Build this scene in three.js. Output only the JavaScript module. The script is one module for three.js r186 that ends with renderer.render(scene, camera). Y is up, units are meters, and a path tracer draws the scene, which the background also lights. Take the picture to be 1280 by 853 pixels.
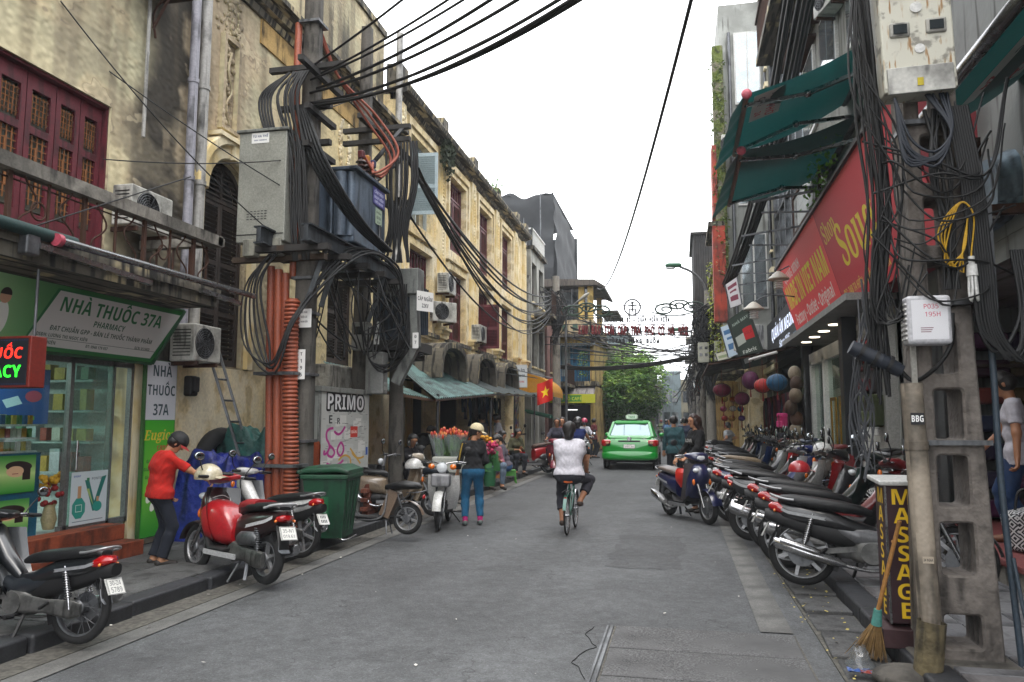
import*as THREE from 'three';
import {mergeGeometries,toCreasedNormals } from 'three/addons/utils/BufferGeometryUtils.js';
import {RoundedBoxGeometry } from 'three/addons/geometries/RoundedBoxGeometry.js';
import {FontLoader } from 'three/addons/loaders/FontLoader.js';
import {TextGeometry } from 'three/addons/geometries/TextGeometry.js';
import {RectAreaLightUniformsLib } from 'three/addons/lights/RectAreaLightUniformsLib.js';

// ---------- camera, sky, light ----------
const scene=new THREE.Scene();
const renderer=new THREE.WebGLRenderer({antialias:true });
renderer.setSize(1024,682);
renderer.shadowMap.enabled=true;
renderer.toneMapping=THREE.LinearToneMapping;
renderer.toneMappingExposure=1.55;
const camera=new THREE.PerspectiveCamera(47.92,1024 / 682,0.05,2000);
camera.rotation.order='YXZ';
camera.position.set(0,1.55,0);
camera.rotation.set(5.97*Math.PI / 180,12.28*Math.PI / 180,0);

RectAreaLightUniformsLib.init();
scene.fog=new THREE.FogExp2(0xe3e8ee,.0011);
let seed_=7;
function rnd() {seed_=(seed_*1664525+ 1013904223) >>> 0;return seed_ / 4294967296;}
const rr=(a,b) => a+ (b - a)*rnd();
function seed(n) {seed_=n >>> 0;rnd();rnd();}
const hashT=new Float32Array(65536);seed(99);for (let i=0;i < 65536;i++) hashT[i]=rnd();
function vn(x,y,px=256,py=256) {// periodic value noise
const xi=Math.floor(x),yi=Math.floor(y);let fx=x - xi,fy=y - yi;
fx=fx*fx*(3 - 2*fx);fy=fy*fy*(3 - 2*fy);
const m=(a,n) => ((a % n)+ n) % n;
const x0=m(xi,px),x1=m(xi+ 1,px),y0=m(yi,py)*256,y1=m(yi+ 1,py)*256;
const a=hashT[(y0+ x0) & 65535],b=hashT[(y0+ x1) & 65535],c=hashT[(y1+ x0) & 65535],d=hashT[(y1+ x1) & 65535];
return a+ (b - a)*fx+ (c - a)*fy+ (a - b - c+ d)*fx*fy;
}
function fbm(u,v,f,o=5,fy=f) {// u,v in 0..1, tileable
let s=0,a=.5,t=0;for (let i=0;i < o;i++) {s+=a*vn(u*f+ i*17,v*fy+ i*31,f,fy);t+=a;a*=.5;f*=2;fy*=2;if (f > 256 || fy > 256) break;} return s / t;
}
const sm=(a,b,x) => {x=Math.min(1,Math.max(0,(x - a) / (b - a)));return x*x*(3 - 2*x);};
const mixA=(a,b,t) => [a[0]+ (b[0] - a[0])*t,a[1]+ (b[1] - a[1])*t,a[2]+ (b[2] - a[2])*t];

{// overcast sky
const W=512,Hh=256,d=new Float32Array(W*Hh*4);
for (let j=0;j < Hh;j++) for (let i=0;i < W;i++) {
const el=(j+ .5) / Hh*2 - 1,e=Math.max(0,el);
const c=fbm(i / W,j / Hh,6,5),c2=fbm(i / W,j / Hh,3,3);
let b=1.95+ .75*e+ (c - .5)*.5+ (c2 - .5)*.35;
if (el < 0) b=.5;
const k=(j*W+ i)*4;d[k]=b*.985;d[k+ 1]=b;d[k+ 2]=b*1.03;d[k+ 3]=1;
}
const t=new THREE.DataTexture(d,W,Hh,THREE.RGBAFormat,THREE.FloatType);
t.mapping=THREE.EquirectangularReflectionMapping;t.magFilter=t.minFilter=THREE.LinearFilter;t.needsUpdate=true;
scene.background=t;scene.environment=t;
}
{
const sun=new THREE.DirectionalLight(0xfff6ea,1.0);
sun.position.set(8,40,6);sun.target.position.set(0,0,-12);sun.castShadow=true;
sun.shadow.radius=50;sun.shadow.mapSize.set(2048,2048);
Object.assign(sun.shadow.camera,{left:-60,right:60,top:90,bottom:-90,near:1,far:200 });
scene.add(sun);scene.add(sun.target);
}

// ---------- textures and materials ----------
function tex(w,h,fn,mw,mh,opt={}) {// fn(u,v) -> linear-ish sRGB 0..1 triple
const d=new Uint8Array(w*h*4);
for (let j=0;j < h;j++) for (let i=0;i < w;i++) {
const c=fn((i+ .5) / w,(j+ .5) / h),k=(j*w+ i)*4;
d[k]=Math.max(0,Math.min(255,c[0]*255));d[k+ 1]=Math.max(0,Math.min(255,c[1]*255));d[k+ 2]=Math.max(0,Math.min(255,c[2]*255));d[k+ 3]=255;
}
const t=new THREE.DataTexture(d,w,h,THREE.RGBAFormat);
t.wrapS=t.wrapT=THREE.RepeatWrapping;t.magFilter=THREE.LinearFilter;t.minFilter=THREE.LinearMipmapLinearFilter;
t.repeat.set(1 / mw,1 / (mh || mw));if (opt.off) t.offset.set(...opt.off);
if (!opt.data) t.colorSpace=THREE.SRGBColorSpace;t.needsUpdate=true;return t;
}
function retile(t,mw,mh) {const c=t.clone();c.repeat.set(1 / mw,1 / (mh || mw));c.needsUpdate=true;return c;}
const g3=v => [v,v,v];
const T={};
T.grain=tex(256,256,(u,v) => g3(.5+ (fbm(u,v,64,3) - .5)*1.2),.5,.5,{data:true });
T.lump=tex(512,512,(u,v) => g3(.5+ (fbm(u,v,12,6) - .5)*1.5),1.2,1.2,{data:true });
T.dirt=tex(512,512,(u,v) => g3(.86+ .26*(fbm(u,v,5,7) - .5)+ .2*(fbm(u,v,128,2) - .5)),1.7);
T.dirt2=tex(512,512,(u,v) => {const s=fbm(u,v,22,4,4),b=fbm(u,v,6,6);return g3(.92 - .38*sm(.52,.8,s) - .3*sm(.5,.75,b)+ .14*(fbm(u,v,128,2) - .5));},2.1,2.1);
T.fab=tex(256,256,(u,v) => g3(.86+ .2*(fbm(u,v,9,5) - .5)+ .1*Math.sin(u*6.2832*60)*Math.sin(v*6.2832*60)),.22);
T.scuff=tex(256,256,(u,v) => g3(.35+ .5*fbm(u,v,7,6)),.8,.8,{data:true });

const M={};
function S(hex,rough=.8,metal=0,o={}) {return new THREE.MeshStandardMaterial({color:hex,roughness:rough,metalness:metal,side:THREE.DoubleSide,...o });}
function P(hex,rough=.4,o={}) {return new THREE.MeshPhysicalMaterial({color:hex,roughness:rough,side:THREE.DoubleSide,...o });}
const paintC={};
function paint(hex) {return paintC[hex] || (paintC[hex]=P(hex,.38,{clearcoat:.8,clearcoatRoughness:.12,map:T.dirt }));}
const matC={};
function mat(hex,rough=.8,t=T.dirt,metal=0) {const k=hex+ '_'+ rough+ '_'+ (t?t.uuid :0)+ metal;return matC[k] || (matC[k]=S(hex,rough,metal,{map:t,bumpMap:T.grain,bumpScale:.0006 }));}
M.rubber=S('#1b1b1c',.85,0,{map:T.dirt,bumpMap:T.grain,bumpScale:.001 });
M.black=S('#161618',.55,0,{map:T.dirt });
M.blackGloss=P('#101114',.3,{clearcoat:.6,map:T.dirt });
M.seat=S('#17181a',.5,0,{map:T.dirt,bumpMap:T.grain,bumpScale:.0008 });
M.chrome=S('#c9c9cb',.22,1,{map:T.dirt });
M.alu=S('#9b9c9d',.42,.9,{map:T.dirt,roughnessMap:T.scuff });
M.castAlu=S('#7d7d7b',.55,.8,{map:T.dirt2 });
M.steel=S('#75777a',.5,.7,{map:T.dirt2 });
M.rust=S('#4a3024',.9,.1,{map:T.dirt2,bumpMap:T.lump,bumpScale:.002 });
M.cable=S('#08090b',.6,0);
M.cableBlue=S('#1c222c',.6,0);
M.conc=S('#8e8980',.95,0,{map:T.dirt2,bumpMap:T.lump,bumpScale:.006 });
M.concDark=S('#5f5b55',.95,0,{map:T.dirt2,bumpMap:T.lump,bumpScale:.006 });
M.white=S('#d8d8d4',.6,0,{map:T.dirt });
M.whitePlas=S('#e2e2df',.45,0,{map:T.dirt });
M.redLens=P('#a10f14',.15,{clearcoat:1 });
M.orangeLens=P('#d5690f',.15,{clearcoat:1 });
M.clearLens=P('#c9cdd0',.08,{clearcoat:1 });
M.mirror=S('#aeb4b8',.06,1);
M.dark=S('#131313',.9);
M.glass=P('#e9f2ef',.03,{transmission:1,thickness:0,ior:1.5 });
M.winDark=P('#1b2226',.08,{clearcoat:1 });

// ---------- geometry builder ----------
const V=(x,y,z) => new THREE.Vector3(x,y,z);
const UP=V(0,1,0);
function uvw(g) {// metres, box projection per triangle
if (g.index) g=g.toNonIndexed();
const p=g.attributes.position,n=p.count,uv=new Float32Array(n*2),a=V(),b=V(),c=V();
for (let i=0;i < n;i+=3) {
a.fromBufferAttribute(p,i);b.fromBufferAttribute(p,i+ 1);c.fromBufferAttribute(p,i+ 2);
const f=b.clone().sub(a).cross(c.clone().sub(a));const X=Math.abs(f.x),Y=Math.abs(f.y),Z=Math.abs(f.z);
for (let k=0;k < 3;k++) {const q=k===0?a :k===1?b :c,j=(i+ k)*2;if (X >=Y && X >=Z) {uv[j]=q.z;uv[j+ 1]=q.y;} else if (Y >=Z) {uv[j]=q.x;uv[j+ 1]=q.z;} else {uv[j]=q.x;uv[j+ 1]=q.y;} }
}
g.setAttribute('uv',new THREE.BufferAttribute(uv,2));return g;
}
const E_=new THREE.Euler(),Q_=new THREE.Quaternion(),M4=new THREE.Matrix4();
function xf(g,p=[0,0,0],r=[0,0,0],s=[1,1,1]) {M4.compose(V(...p),Q_.setFromEuler(E_.set(...r)),V(...s));return g.applyMatrix4(M4);}
function profile(pts,r=0) {const s=new THREE.Shape();s.moveTo(...pts[0]);for (let i=1;i < pts.length;i++) s.lineTo(...pts[i]);s.closePath();return s;}
function roundRect(w,h,r) {const s=new THREE.Shape(),x=w / 2,y=h / 2;s.moveTo(-x+ r,-y);s.lineTo(x - r,-y);s.absarc(x - r,-y+ r,r,-Math.PI / 2,0);s.lineTo(x,y - r);s.absarc(x - r,y - r,r,0,Math.PI / 2);s.lineTo(-x+ r,y);s.absarc(-x+ r,y - r,r,Math.PI / 2,Math.PI);s.lineTo(-x,-y+ r);s.absarc(-x+ r,-y+ r,r,Math.PI,Math.PI*1.5);return s;}
class B {
constructor() {this.g=[];}
add(g,p,r,s,keep) {if (p || r || s) xf(g,p,r,s);g=keep?(g.index?g.toNonIndexed() :g) :uvw(g);for (const k of Object.keys(g.attributes)) if (!['position','normal','uv'].includes(k)) g.deleteAttribute(k);this.g.push(g);return this;}
box(w,h,d,p,r) {return this.add(new THREE.BoxGeometry(w,h,d),p,r);}
rbox(w,h,d,c,p,r,seg=2) {return this.add(new RoundedBoxGeometry(w,h,d,seg,c),p,r);}
bb(x0,x1,y0,y1,z0,z1) {return this.box(Math.abs(x1 - x0),Math.abs(y1 - y0),Math.abs(z1 - z0),[(x0+ x1) / 2,(y0+ y1) / 2,(z0+ z1) / 2]);}
cyl(a,b,r0,r1=r0,seg=12,open=false) {const A=V(...a),Bv=V(...b),d=Bv.clone().sub(A),L=d.length(),g=new THREE.CylinderGeometry(r1,r0,L,seg,1,open);g.applyQuaternion(new THREE.Quaternion().setFromUnitVectors(UP,d.normalize()));return this.add(g,A.add(Bv).multiplyScalar(.5).toArray());}
bar(a,b,w,h=w) {const A=V(...a),Bv=V(...b),d=Bv.clone().sub(A),L=d.length(),g=new THREE.BoxGeometry(w,h,L);const m=new THREE.Matrix4().lookAt(V(),d,Math.abs(d.y) > .98*L?V(1,0,0) :UP);g.applyMatrix4(m);return this.add(g,A.add(Bv).multiplyScalar(.5).toArray());}
tube(pts,r,seg=24,rad=6,closed=false) {return this.add(new THREE.TubeGeometry(new THREE.CatmullRomCurve3(pts.map(p => V(...p)),closed,'centripetal'),seg,r,rad,closed));}
sph(r,p,s,w=16,h=10) {return this.add(new THREE.SphereGeometry(r,w,h),p,[0,0,0],s);}
lathe(pts,seg,p,r,s) {return this.add(new THREE.LatheGeometry(pts.map(q => new THREE.Vector2(...q)),seg),p,r,s);}
tor(R,r,p,rot,a=24,b=8,arc=Math.PI*2) {return this.add(new THREE.TorusGeometry(R,r,b,a,arc),p,rot);}
ext(shape,depth,p,r,bev=0,cs=8) {if (Array.isArray(shape)) shape=profile(shape);const g=new THREE.ExtrudeGeometry(shape,{depth:depth - 2*bev,bevelEnabled:bev > 0,bevelSize:bev,bevelThickness:bev,bevelSegments:1,curveSegments:cs });g.translate(0,0,-depth / 2+ bev);return this.add(g,p,r);}
// loft: sections [x, cy, halfW, halfH, exp, cz]; along x, superellipse in y/z
hull(secs,n=16,p,r,cap=true) {
const ps=[],idx=[];
secs.forEach(s => {for (let i=0;i < n;i++) {const t=i / n*Math.PI*2,e=2 / (s[4] || 2.4),c=Math.cos(t),q=Math.sin(t);ps.push(s[0]+ (s[6] || 0)*Math.sign(q)*Math.abs(q) **e*s[3],s[1]+ Math.sign(q)*Math.abs(q) **e*s[3],(s[5] || 0)+ Math.sign(c)*Math.abs(c) **e*s[2]);} });
for (let k=0;k < secs.length - 1;k++) for (let i=0;i < n;i++) {const a=k*n+ i,b=k*n+ (i+ 1) % n;idx.push(a,b,a+ n,b,b+ n,a+ n);}
if (cap) for (const k of [0,secs.length - 1]) {const c=ps.length / 3,s=secs[k];ps.push(s[0],s[1],s[5] || 0);for (let i=0;i < n;i++) {const a=k*n+ i,b=k*n+ (i+ 1) % n;k?idx.push(a,b,c) :idx.push(b,a,c);} }
let g=new THREE.BufferGeometry();g.setAttribute('position',new THREE.Float32BufferAttribute(ps,3));g.setIndex(idx);g=toCreasedNormals(g,.9);return this.add(g,p,r);
}
// grid surface: fn(u,v)->[x,y,z]
grid(fn,nu,nv,p,r,crease) {
const ps=[],idx=[];for (let j=0;j <=nv;j++) for (let i=0;i <=nu;i++) ps.push(...fn(i / nu,j / nv));
for (let j=0;j < nv;j++) for (let i=0;i < nu;i++) {const a=j*(nu+ 1)+ i;idx.push(a,a+ 1,a+ nu+ 1,a+ 1,a+ nu+ 2,a+ nu+ 1);}
let g=new THREE.BufferGeometry();g.setAttribute('position',new THREE.Float32BufferAttribute(ps,3));g.setIndex(idx);if (crease) g=toCreasedNormals(g,crease);else g.computeVertexNormals();return this.add(g,p,r);
}
geo() {const g=this.g.length===1?this.g[0] :mergeGeometries(this.g);return g;}
mesh(name,m,parent,label) {return pm(name,this.geo(),m,parent,label);}
}
// ---------- naming ----------
const used={};
function numbered(n) {const k=used[n]=(used[n] ??-1)+ 1;return k?n+ '_'+ String(k).padStart(3,'0') :n;}
function pm(name,geo,m,parent,label) {
const o=new THREE.Mesh(geo,m);o.castShadow=o.receiveShadow=true;
o.name=numbered(name);if (label) o.userData.label=label;
(parent || scene).add(o);return o;
}
function tag(o,label,category,group) {o.userData.label=label;o.userData.category=category;if (group) o.userData.group=group;return o;}
function thing(name,label,category,p=[0,0,0],turn=0,group) {const o=new THREE.Group();o.name=numbered(name);scene.add(o);o.position.set(...p);o.rotation.y=turn;return tag(o,label,category,group);}
function struct(o) {o.userData.kind='structure';return o;}
function piecesAt(parent,name,geo,m,list) {for (const [x,y,z,ry=0,mm] of list) {const o=pm(name,geo,mm || m,parent);o.position.set(x,y,z);o.rotation.y=ry;} }
// canvas print
function print(w,h,fn) {const c=document.createElement('canvas');c.width=w;c.height=h;const x=c.getContext('2d');fn(x,w,h);const t=new THREE.CanvasTexture(c);t.colorSpace=THREE.SRGBColorSpace;return t;}
function txt(x,s,px,py,size,col,o={}) {// text with Vietnamese marks drawn where the font lacks them
x.save();x.translate(px,py);if (o.rot) x.rotate(o.rot);x.transform(o.sx || 1,0,o.skew || 0,1,0,0);x.font=`${o.w || 'bold'} ${size}px ${o.f || 'sans-serif'}`;x.fillStyle=x.strokeStyle=col;x.textAlign='left';x.textBaseline='middle';
const cs=[...s].map(c => {if (c.codePointAt(0) < 0x180) return [c,''];const d=c.normalize('NFD');let b=d[0],m=d.slice(1);if (m.includes('\u0302')) {b=(b+ '\u0302').normalize('NFC');m=m.replace('\u0302','');} else if (m.includes('\u0306')) {b=(b+ '\u0306').normalize('NFC');m=m.replace('\u0306','');} return [b,m];});
let w=0;const ws=cs.map(c => x.measureText(c[0]).width);ws.forEach(v => w+=v);let cx=-w / 2;const draw=(f) => {let c0=cx;cs.forEach((c,i) => {f(c,c0,ws[i]);c0+=ws[i];});};
if (o.stroke) {x.strokeStyle=o.stroke;x.lineWidth=o.lw || 3;draw((c,a) => x.strokeText(c[0],a,0));x.strokeStyle=col;}
draw((c,a,ww) => {x.fillText(c[0],a,0);if (!c[1]) return;const u=c[0]===c[0].toUpperCase(),m=a+ ww / 2,t=-size*((u?.44 :.32)+ ('ÂÊÔâêôĂă'.includes(c[0])?.12 :0)),e=size*.1;x.lineWidth=size*.07;x.lineCap='round';x.beginPath();for (const k of c[1]) {if (k==='\u0301') {x.moveTo(m,t);x.lineTo(m+ e,t - e);} else if (k==='\u0300') {x.moveTo(m,t);x.lineTo(m - e,t - e);} else if (k==='\u0323') {x.moveTo(m,size*.47);x.lineTo(m+ .1,size*.47);} else if (k==='\u0309') {x.moveTo(m - e*.5,t - e);x.quadraticCurveTo(m+ e,t - e*1.2,m,t);} else if (k==='\u0303') {x.moveTo(m - e,t);x.quadraticCurveTo(m - e*.4,t - e,m,t - e*.4);x.quadraticCurveTo(m+ e*.5,t+ e*.2,m+ e,t - e*.7);} else if (k==='\u031b') {x.moveTo(a+ ww*.82,-size*.3);x.quadraticCurveTo(a+ ww*1.05,-size*.34,a+ ww,-size*.46);} } x.stroke();});
x.restore();}
// a printed face: quad p0 (bottom-left) p1 (bottom-right) p2 (top-right) p3 (top-left), uv 0..1
function quadGeo(p0,p1,p2,p3) {const g=new THREE.BufferGeometry();g.setAttribute('position',new THREE.Float32BufferAttribute([...p0,...p1,...p2,...p3],3));g.setAttribute('uv',new THREE.Float32BufferAttribute([0,0,1,0,1,1,0,1],2));g.setIndex([0,1,2,0,2,3]);g.computeVertexNormals();return g;}
function printed(name,t,q,parent,o={}) {return pm(name,quadGeo(...q),S('#ffffff',o.rough ??.55,0,{map:t,...(o.m || {}) }),parent);}
// ---------- ground, road, pavements ----------
{
const asp=tex(1024,1024,(u,v) => {
const f=vn(u*256,v*256),f2=hashT[((Math.floor(u*512)*131+ Math.floor(v*512)*977) & 65535)],b=fbm(u,v,5,5),m=fbm(u,v,40,3);
let k=.28+ .06*(f - .5)+ .06*(f2 - .5)+ .09*(b - .5)+ .08*(m - .5);
if (f2 > .972) k+=.09*f;const cr=Math.abs(fbm(u,v,4,6) - .5);if (cr < .0035 && fbm(u,v,3,2) > .56) k -=.06;
return [k*.98,k,k*1.02];
},3.1);
const aspB=tex(512,512,(u,v) => g3(.5+ (vn(u*256,v*256) - .5)*.9),.9,.9,{data:true });
M.asphalt=S('#ffffff',.78,0,{map:asp,bumpMap:aspB,bumpScale:.004,vertexColors:true });
const g0=new B().add(new THREE.PlaneGeometry(500,600,1,1),[0,-.03,-150],[-Math.PI / 2,0,0]).mesh('ground',M.conc);struct(g0);
const ng=new THREE.PlaneGeometry(5.2,190,26,420);ng.rotateX(-Math.PI / 2);ng.translate(-1.55,0,-85);{const q=ng.attributes.position;for (let i=0;i < q.count;i++) {const k=(10 - q.getZ(i)) / 190;q.setZ(i,10 - 190*(.35*k+ .65*k*k*k));} } seed(88);const stains=Array.from({length:60 },() => [rr(-3.9,.6),-3 - 24*rnd() **1.3,rr(.12,.6),rr(.2,1.4),rr(-.3,.16)]);
const rg=uvw(ng),pp=rg.attributes.position,cc=new Float32Array(pp.count*3);
for (let i=0;i < pp.count;i++) {
const x=pp.getX(i),z=pp.getZ(i);const b=fbm(((x+ 50) / 40) % 1,((z+ 300) / 40) % 1,10,5),s=fbm(((x+ 50) / 16) % 1,((z+ 900) / 120) % 1,8,4,8);
const tr=.07*(sm(.5,0,Math.abs(x+ .9))+ sm(.5,0,Math.abs(x+ 2.4))) - .09*sm(.35,0,Math.abs(x+ 1.65));let so=0;for (const [a,c,w,d,q] of stains) {const e=((x - a) / w) **2+ ((z - c) / d) **2;if (e < 4) so+=q*Math.exp(-e*1.5)*(.5+ b);} const k=1+ so+ .85*(b - .5)+ .5*(s - .5)+ tr - .1*sm(.5,0,Math.abs(x+ 3.5)) - .06*sm(.7,0,Math.abs(x - .3));
cc[i*3]=cc[i*3+ 1]=cc[i*3+ 2]=k;
}
rg.setAttribute('color',new THREE.BufferAttribute(cc,3));
struct(pm('road',rg,M.asphalt));
// gutters and worn edge lines
const gutT=tex(512,512,(u,v) => {const b=fbm(u,v,5,6),s=fbm(u,v,60,2);const k=.30+ .16*(b - .5)+ .16*(s - .5);return [k*1.03,k,k*.93];},1.6);
M.gut=S('#ffffff',.95,0,{map:gutT,bumpMap:T.lump,bumpScale:.012 });
struct(new B().bb(-4.45,-4.02,-.02,.006,-160,8).mesh('gutter',M.gut));
const lineT=tex(256,256,(u,v) => {const b=fbm(u,v,7,6),k=.35+ .2*(b - .5)+ .1*(vn(u*200,v*200,200,200) - .5);return [k,k*.995,k*.97];},1.1);
M.line=S('#ffffff',.85,0,{map:lineT,bumpMap:T.grain,bumpScale:.001 });
const L1=new THREE.PlaneGeometry(.2,150);struct(new B().add(L1,[-3.9,.008,-74],[-Math.PI / 2,0,0]).mesh('edge_line',M.line));
struct(new B().add(new THREE.PlaneGeometry(.23,150),[.66,.008,-81.1],[-Math.PI / 2,0,0]).mesh('edge_line',M.line));
// trench cover: concrete slabs across the road with a steel edge
const tc=struct(new B().bb(-.52,.78,-.02,.003,-6.05,-3.4).mesh('trench',M.gut));tc.name='trench';
const slabT=tex(512,512,(u,v) => {const k=.315+ .12*(fbm(u,v,6,6) - .5)+ .22*(vn(u*220,v*220,220,220) - .5)*sm(.35,.65,fbm(u,v,4,4));return [k,k,k*1.01];},1.5);
M.slabRoad=S('#ffffff',.9,0,{map:slabT,bumpMap:T.lump,bumpScale:.004 });
const sg=[0,1,2,3].map(i => new B().rbox(1.27,.06,.57,.008).geo());
[-5.74,-5.155,-4.57,-3.985].forEach((z,i) => {const o=pm('slab',sg[i],M.slabRoad,tc);o.position.set(.13,-.014,z);o.rotation.y=.01*(i - 1);});
pm('steel_edge',new B().bb(-.545,-.525,-.02,.012,-6.05,-4.55).geo(),M.steel,tc);
pm('steel_edge',new B().bb(-.575,-.56,-.02,.01,-6.04,-4.57).geo(),M.steel,tc);
seed(17);for (const [x,z,w,d] of [[-.4,-9.6,.8,2.4],[-3.2,-12.5,.6,3]]) {const g=new B().grid((u,v) => [x+ (u - .5)*w+ .16*(vn(v*9+ x*5,u*3) - .5),.003,z+ (v - .5)*d+ .2*(vn(u*9,v*3+ z) - .5)],24,24).geo();const n=g.attributes.position.count,q=new Float32Array(n*3).fill(.86+ .1*(x < -2));g.setAttribute('color',new THREE.BufferAttribute(q,3));struct(pm('road_patch',g,M.asphalt));}
// crack beside the steel edge
{seed(5);const pts=[];for (let i=0;i <=16;i++) pts.push([-.66 - .05*Math.sin(i*.7)+ rr(-.02,.02),.004,-6.0+ i*.075]);struct(new B().tube(pts,.003,60,4).mesh('crack',M.dark));}

// left pavement
const stoneT=tex(512,512,(u,v) => {const b=fbm(u,v,6,6),s=vn(u*240,v*240,240,240),e=fbm(u,v,14,4);const k=.285+ .17*(b - .5)+ .1*(s - .5) - .09*sm(.55,.75,e);return [k*1.0,k,k*1.0];},1.9);
M.stone=[1,.93,1.06].map(q => S(new THREE.Color(q,q,q),.85,0,{map:stoneT,bumpMap:T.lump,bumpScale:.004 }));
const kerbT=tex(512,512,(u,v) => {const k=.16+ .10*(fbm(u,v,8,6) - .5)+ .08*(vn(u*240,v*240,240,240) - .5);return [k*.97,k,k*1.08];},1.3);
M.kerb=[1,.9,1.1].map(q => S(new THREE.Color(q,q,q),.6,0,{map:kerbT,bumpMap:T.lump,bumpScale:.004 }));
const pl=struct(new B().bb(-6.5,-4.46,-.02,.10,-160,4).mesh('pavement_left',mat('#55534f',.95)));
const slab=new B().rbox(.63,.06,.89,.012).geo();seed(21);
for (let i=0;i < 16;i++) for (let j=0;j < 3;j++) {const o=pm('slab',slab,M.stone[Math.floor(rr(0,3))],pl);o.position.set(-4.8 - j*.645,.092+ rr(-.004,.004),-2.6 - i*.905 - (j % 2)*.3);o.rotation.set(rr(-.006,.006),rr(-.008,.008),rr(-.006,.006));}
const kg=new B().rbox(.2,.17,.985,.025).geo();
for (let i=0;i < 26;i++) {const o=pm('kerbstone',kg,M.kerb[Math.floor(rr(0,3))],pl);o.position.set(-4.37+ rr(-.012,.012),.042+ rr(-.008,.006),-3 - i*1.0);o.rotation.set(rr(-.008,.008),rr(-.012,.012),0);}
pm('kerbstone',new B().bb(-4.47,-4.27,-.02,.12,-160,-28.6).geo(),M.kerb[0],pl);
// right pavement and loose gutter slabs
const prt=struct(new B().bb(1.5,3.3,-.02,.09,-160,2).mesh('pavement_right',mat('#4d4b47',.95)));
const rt=new B().rbox(.385,.05,.385,.008).geo();const tileM=['#77777a','#6c6c70','#808082','#737071'].map(h => S(h,.8,0,{map:T.dirt2,bumpMap:T.grain,bumpScale:.001 }));
for (let i=0;i < 20;i++) for (let j=0;j < 4;j++) {const o=pm('tile',rt,tileM[Math.floor(rr(0,4))],prt);o.position.set(1.72+ j*.395,.1+ rr(-.002,.003),-3.2 - i*.395);o.rotation.set(rr(-.004,.004),0,rr(-.004,.004));}
for (let i=0;i < 22;i++) {const o=pm('kerbstone',kg,M.kerb[Math.floor(rr(0,3))],prt);o.position.set(1.42+ rr(-.01,.01),.045,-3 - i*1.0);o.rotation.y=rr(-.01,.01);}
pm('kerbstone',new B().bb(1.32,1.52,-.02,.125,-160,-24.6).geo(),M.kerb[0],prt);
const gt=struct(new B().bb(.93,1.32,-.02,.012,-160,2).mesh('gutter',M.gut));
const gsl=[0,1,2].map(i => new B().rbox(.36,.07,.5+ i*.05,.014).geo());
let z=-3.3;for (let i=0;i < 12;i++) {const k=Math.floor(rr(0,3)),o=pm('gutter_slab',gsl[k],M.stone[k],gt);o.position.set(1.13,.0+ rr(-.012,.008),z);o.rotation.set(rr(-.03,.03),rr(-.05,.05),rr(-.02,.03));z -=.58+ k*.03;}
// small litter on the ground (leaf scraps and paper)
seed(44);
const lt=new B();for (let i=0;i < 90;i++) {const x=rr(.86,1.3),zz=rr(-3.6,-9),s=rr(.006,.02);lt.add(new THREE.PlaneGeometry(s,s*rr(.5,1.6)),[x,.05,zz],[-Math.PI / 2+ rr(-.4,.4),rr(-.3,.3),rr(0,3)]);}
const l1=tag(lt.mesh('leaf_litter',S('#b0a25c',.9)),'scraps of leaves scattered along the right gutter slabs','litter');l1.userData.kind='stuff';
const lp=new B();for (let i=0;i < 46;i++) {const x=rnd() < .6?rr(-4.3,-3.6) :rr(-3.5,.8),zz=rr(-4,-14),s=rr(.006,.022);lp.add(new THREE.PlaneGeometry(s,s*rr(.5,1.6)),[x,.016,zz],[-Math.PI / 2+ rr(-.3,.3),rr(-.2,.2),rr(0,3)]);}
const l2=tag(lp.mesh('paper_litter',S('#c9c6bd',.9)),'tiny pale scraps of paper strewn over the asphalt','litter');l2.userData.kind='stuff';
}
// ---------- left side buildings ----------
// wall in a plane of constant x: a = -z; returns builder additions
function wallYZ(b,x,t,a0,a1,y0,y1,holes=[]) {
const s=new THREE.Shape();s.moveTo(a0,y0);s.lineTo(a1,y0);s.lineTo(a1,y1);s.lineTo(a0,y1);s.closePath();
for (const [h0,h1,k0,k1,arch] of holes) {const p=new THREE.Path();p.moveTo(h0,k0);p.lineTo(h0,k1);if (arch) {const r=(h1 - h0) / 2;p.absarc((h0+ h1) / 2,k1,r,Math.PI,0,true);} else p.lineTo(h1,k1);p.lineTo(h1,k0);p.closePath();s.holes.push(p);}
return b.ext(s,t,[x,0,0],[0,Math.PI / 2,0]);
}
const ringShape=(R,r) => {const s=new THREE.Shape();s.moveTo(R,0);s.absarc(0,0,R,0,Math.PI,false);s.lineTo(-r,0);s.absarc(0,0,r,Math.PI,0,true);s.closePath();return s;};
function louvre(w,h,n,o={}) {// local: x across, y up, centred bottom; returns {frame, slat}
const f=new B(),st=o.st || .05;f.box(st,h,.035,[-w / 2+ st / 2,h / 2,0]).box(st,h,.035,[w / 2 - st / 2,h / 2,0]);
const rails=o.rails || [0,.5,1];for (const r of rails) f.box(w - 2*st,st*1.3,.033,[0,st*.65+ r*(h - st*1.3),0]);
const sl=new B();const pos=[];for (let i=0;i < n;i++) {const y=.08+ (i+ .5)*(h - .16) / n;pos.push(y);}
sl.box(w - 2*st,.05,.008,[0,0,0],[.7,0,0]);
return {frame:f,slat:sl,pos };
}
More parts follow.
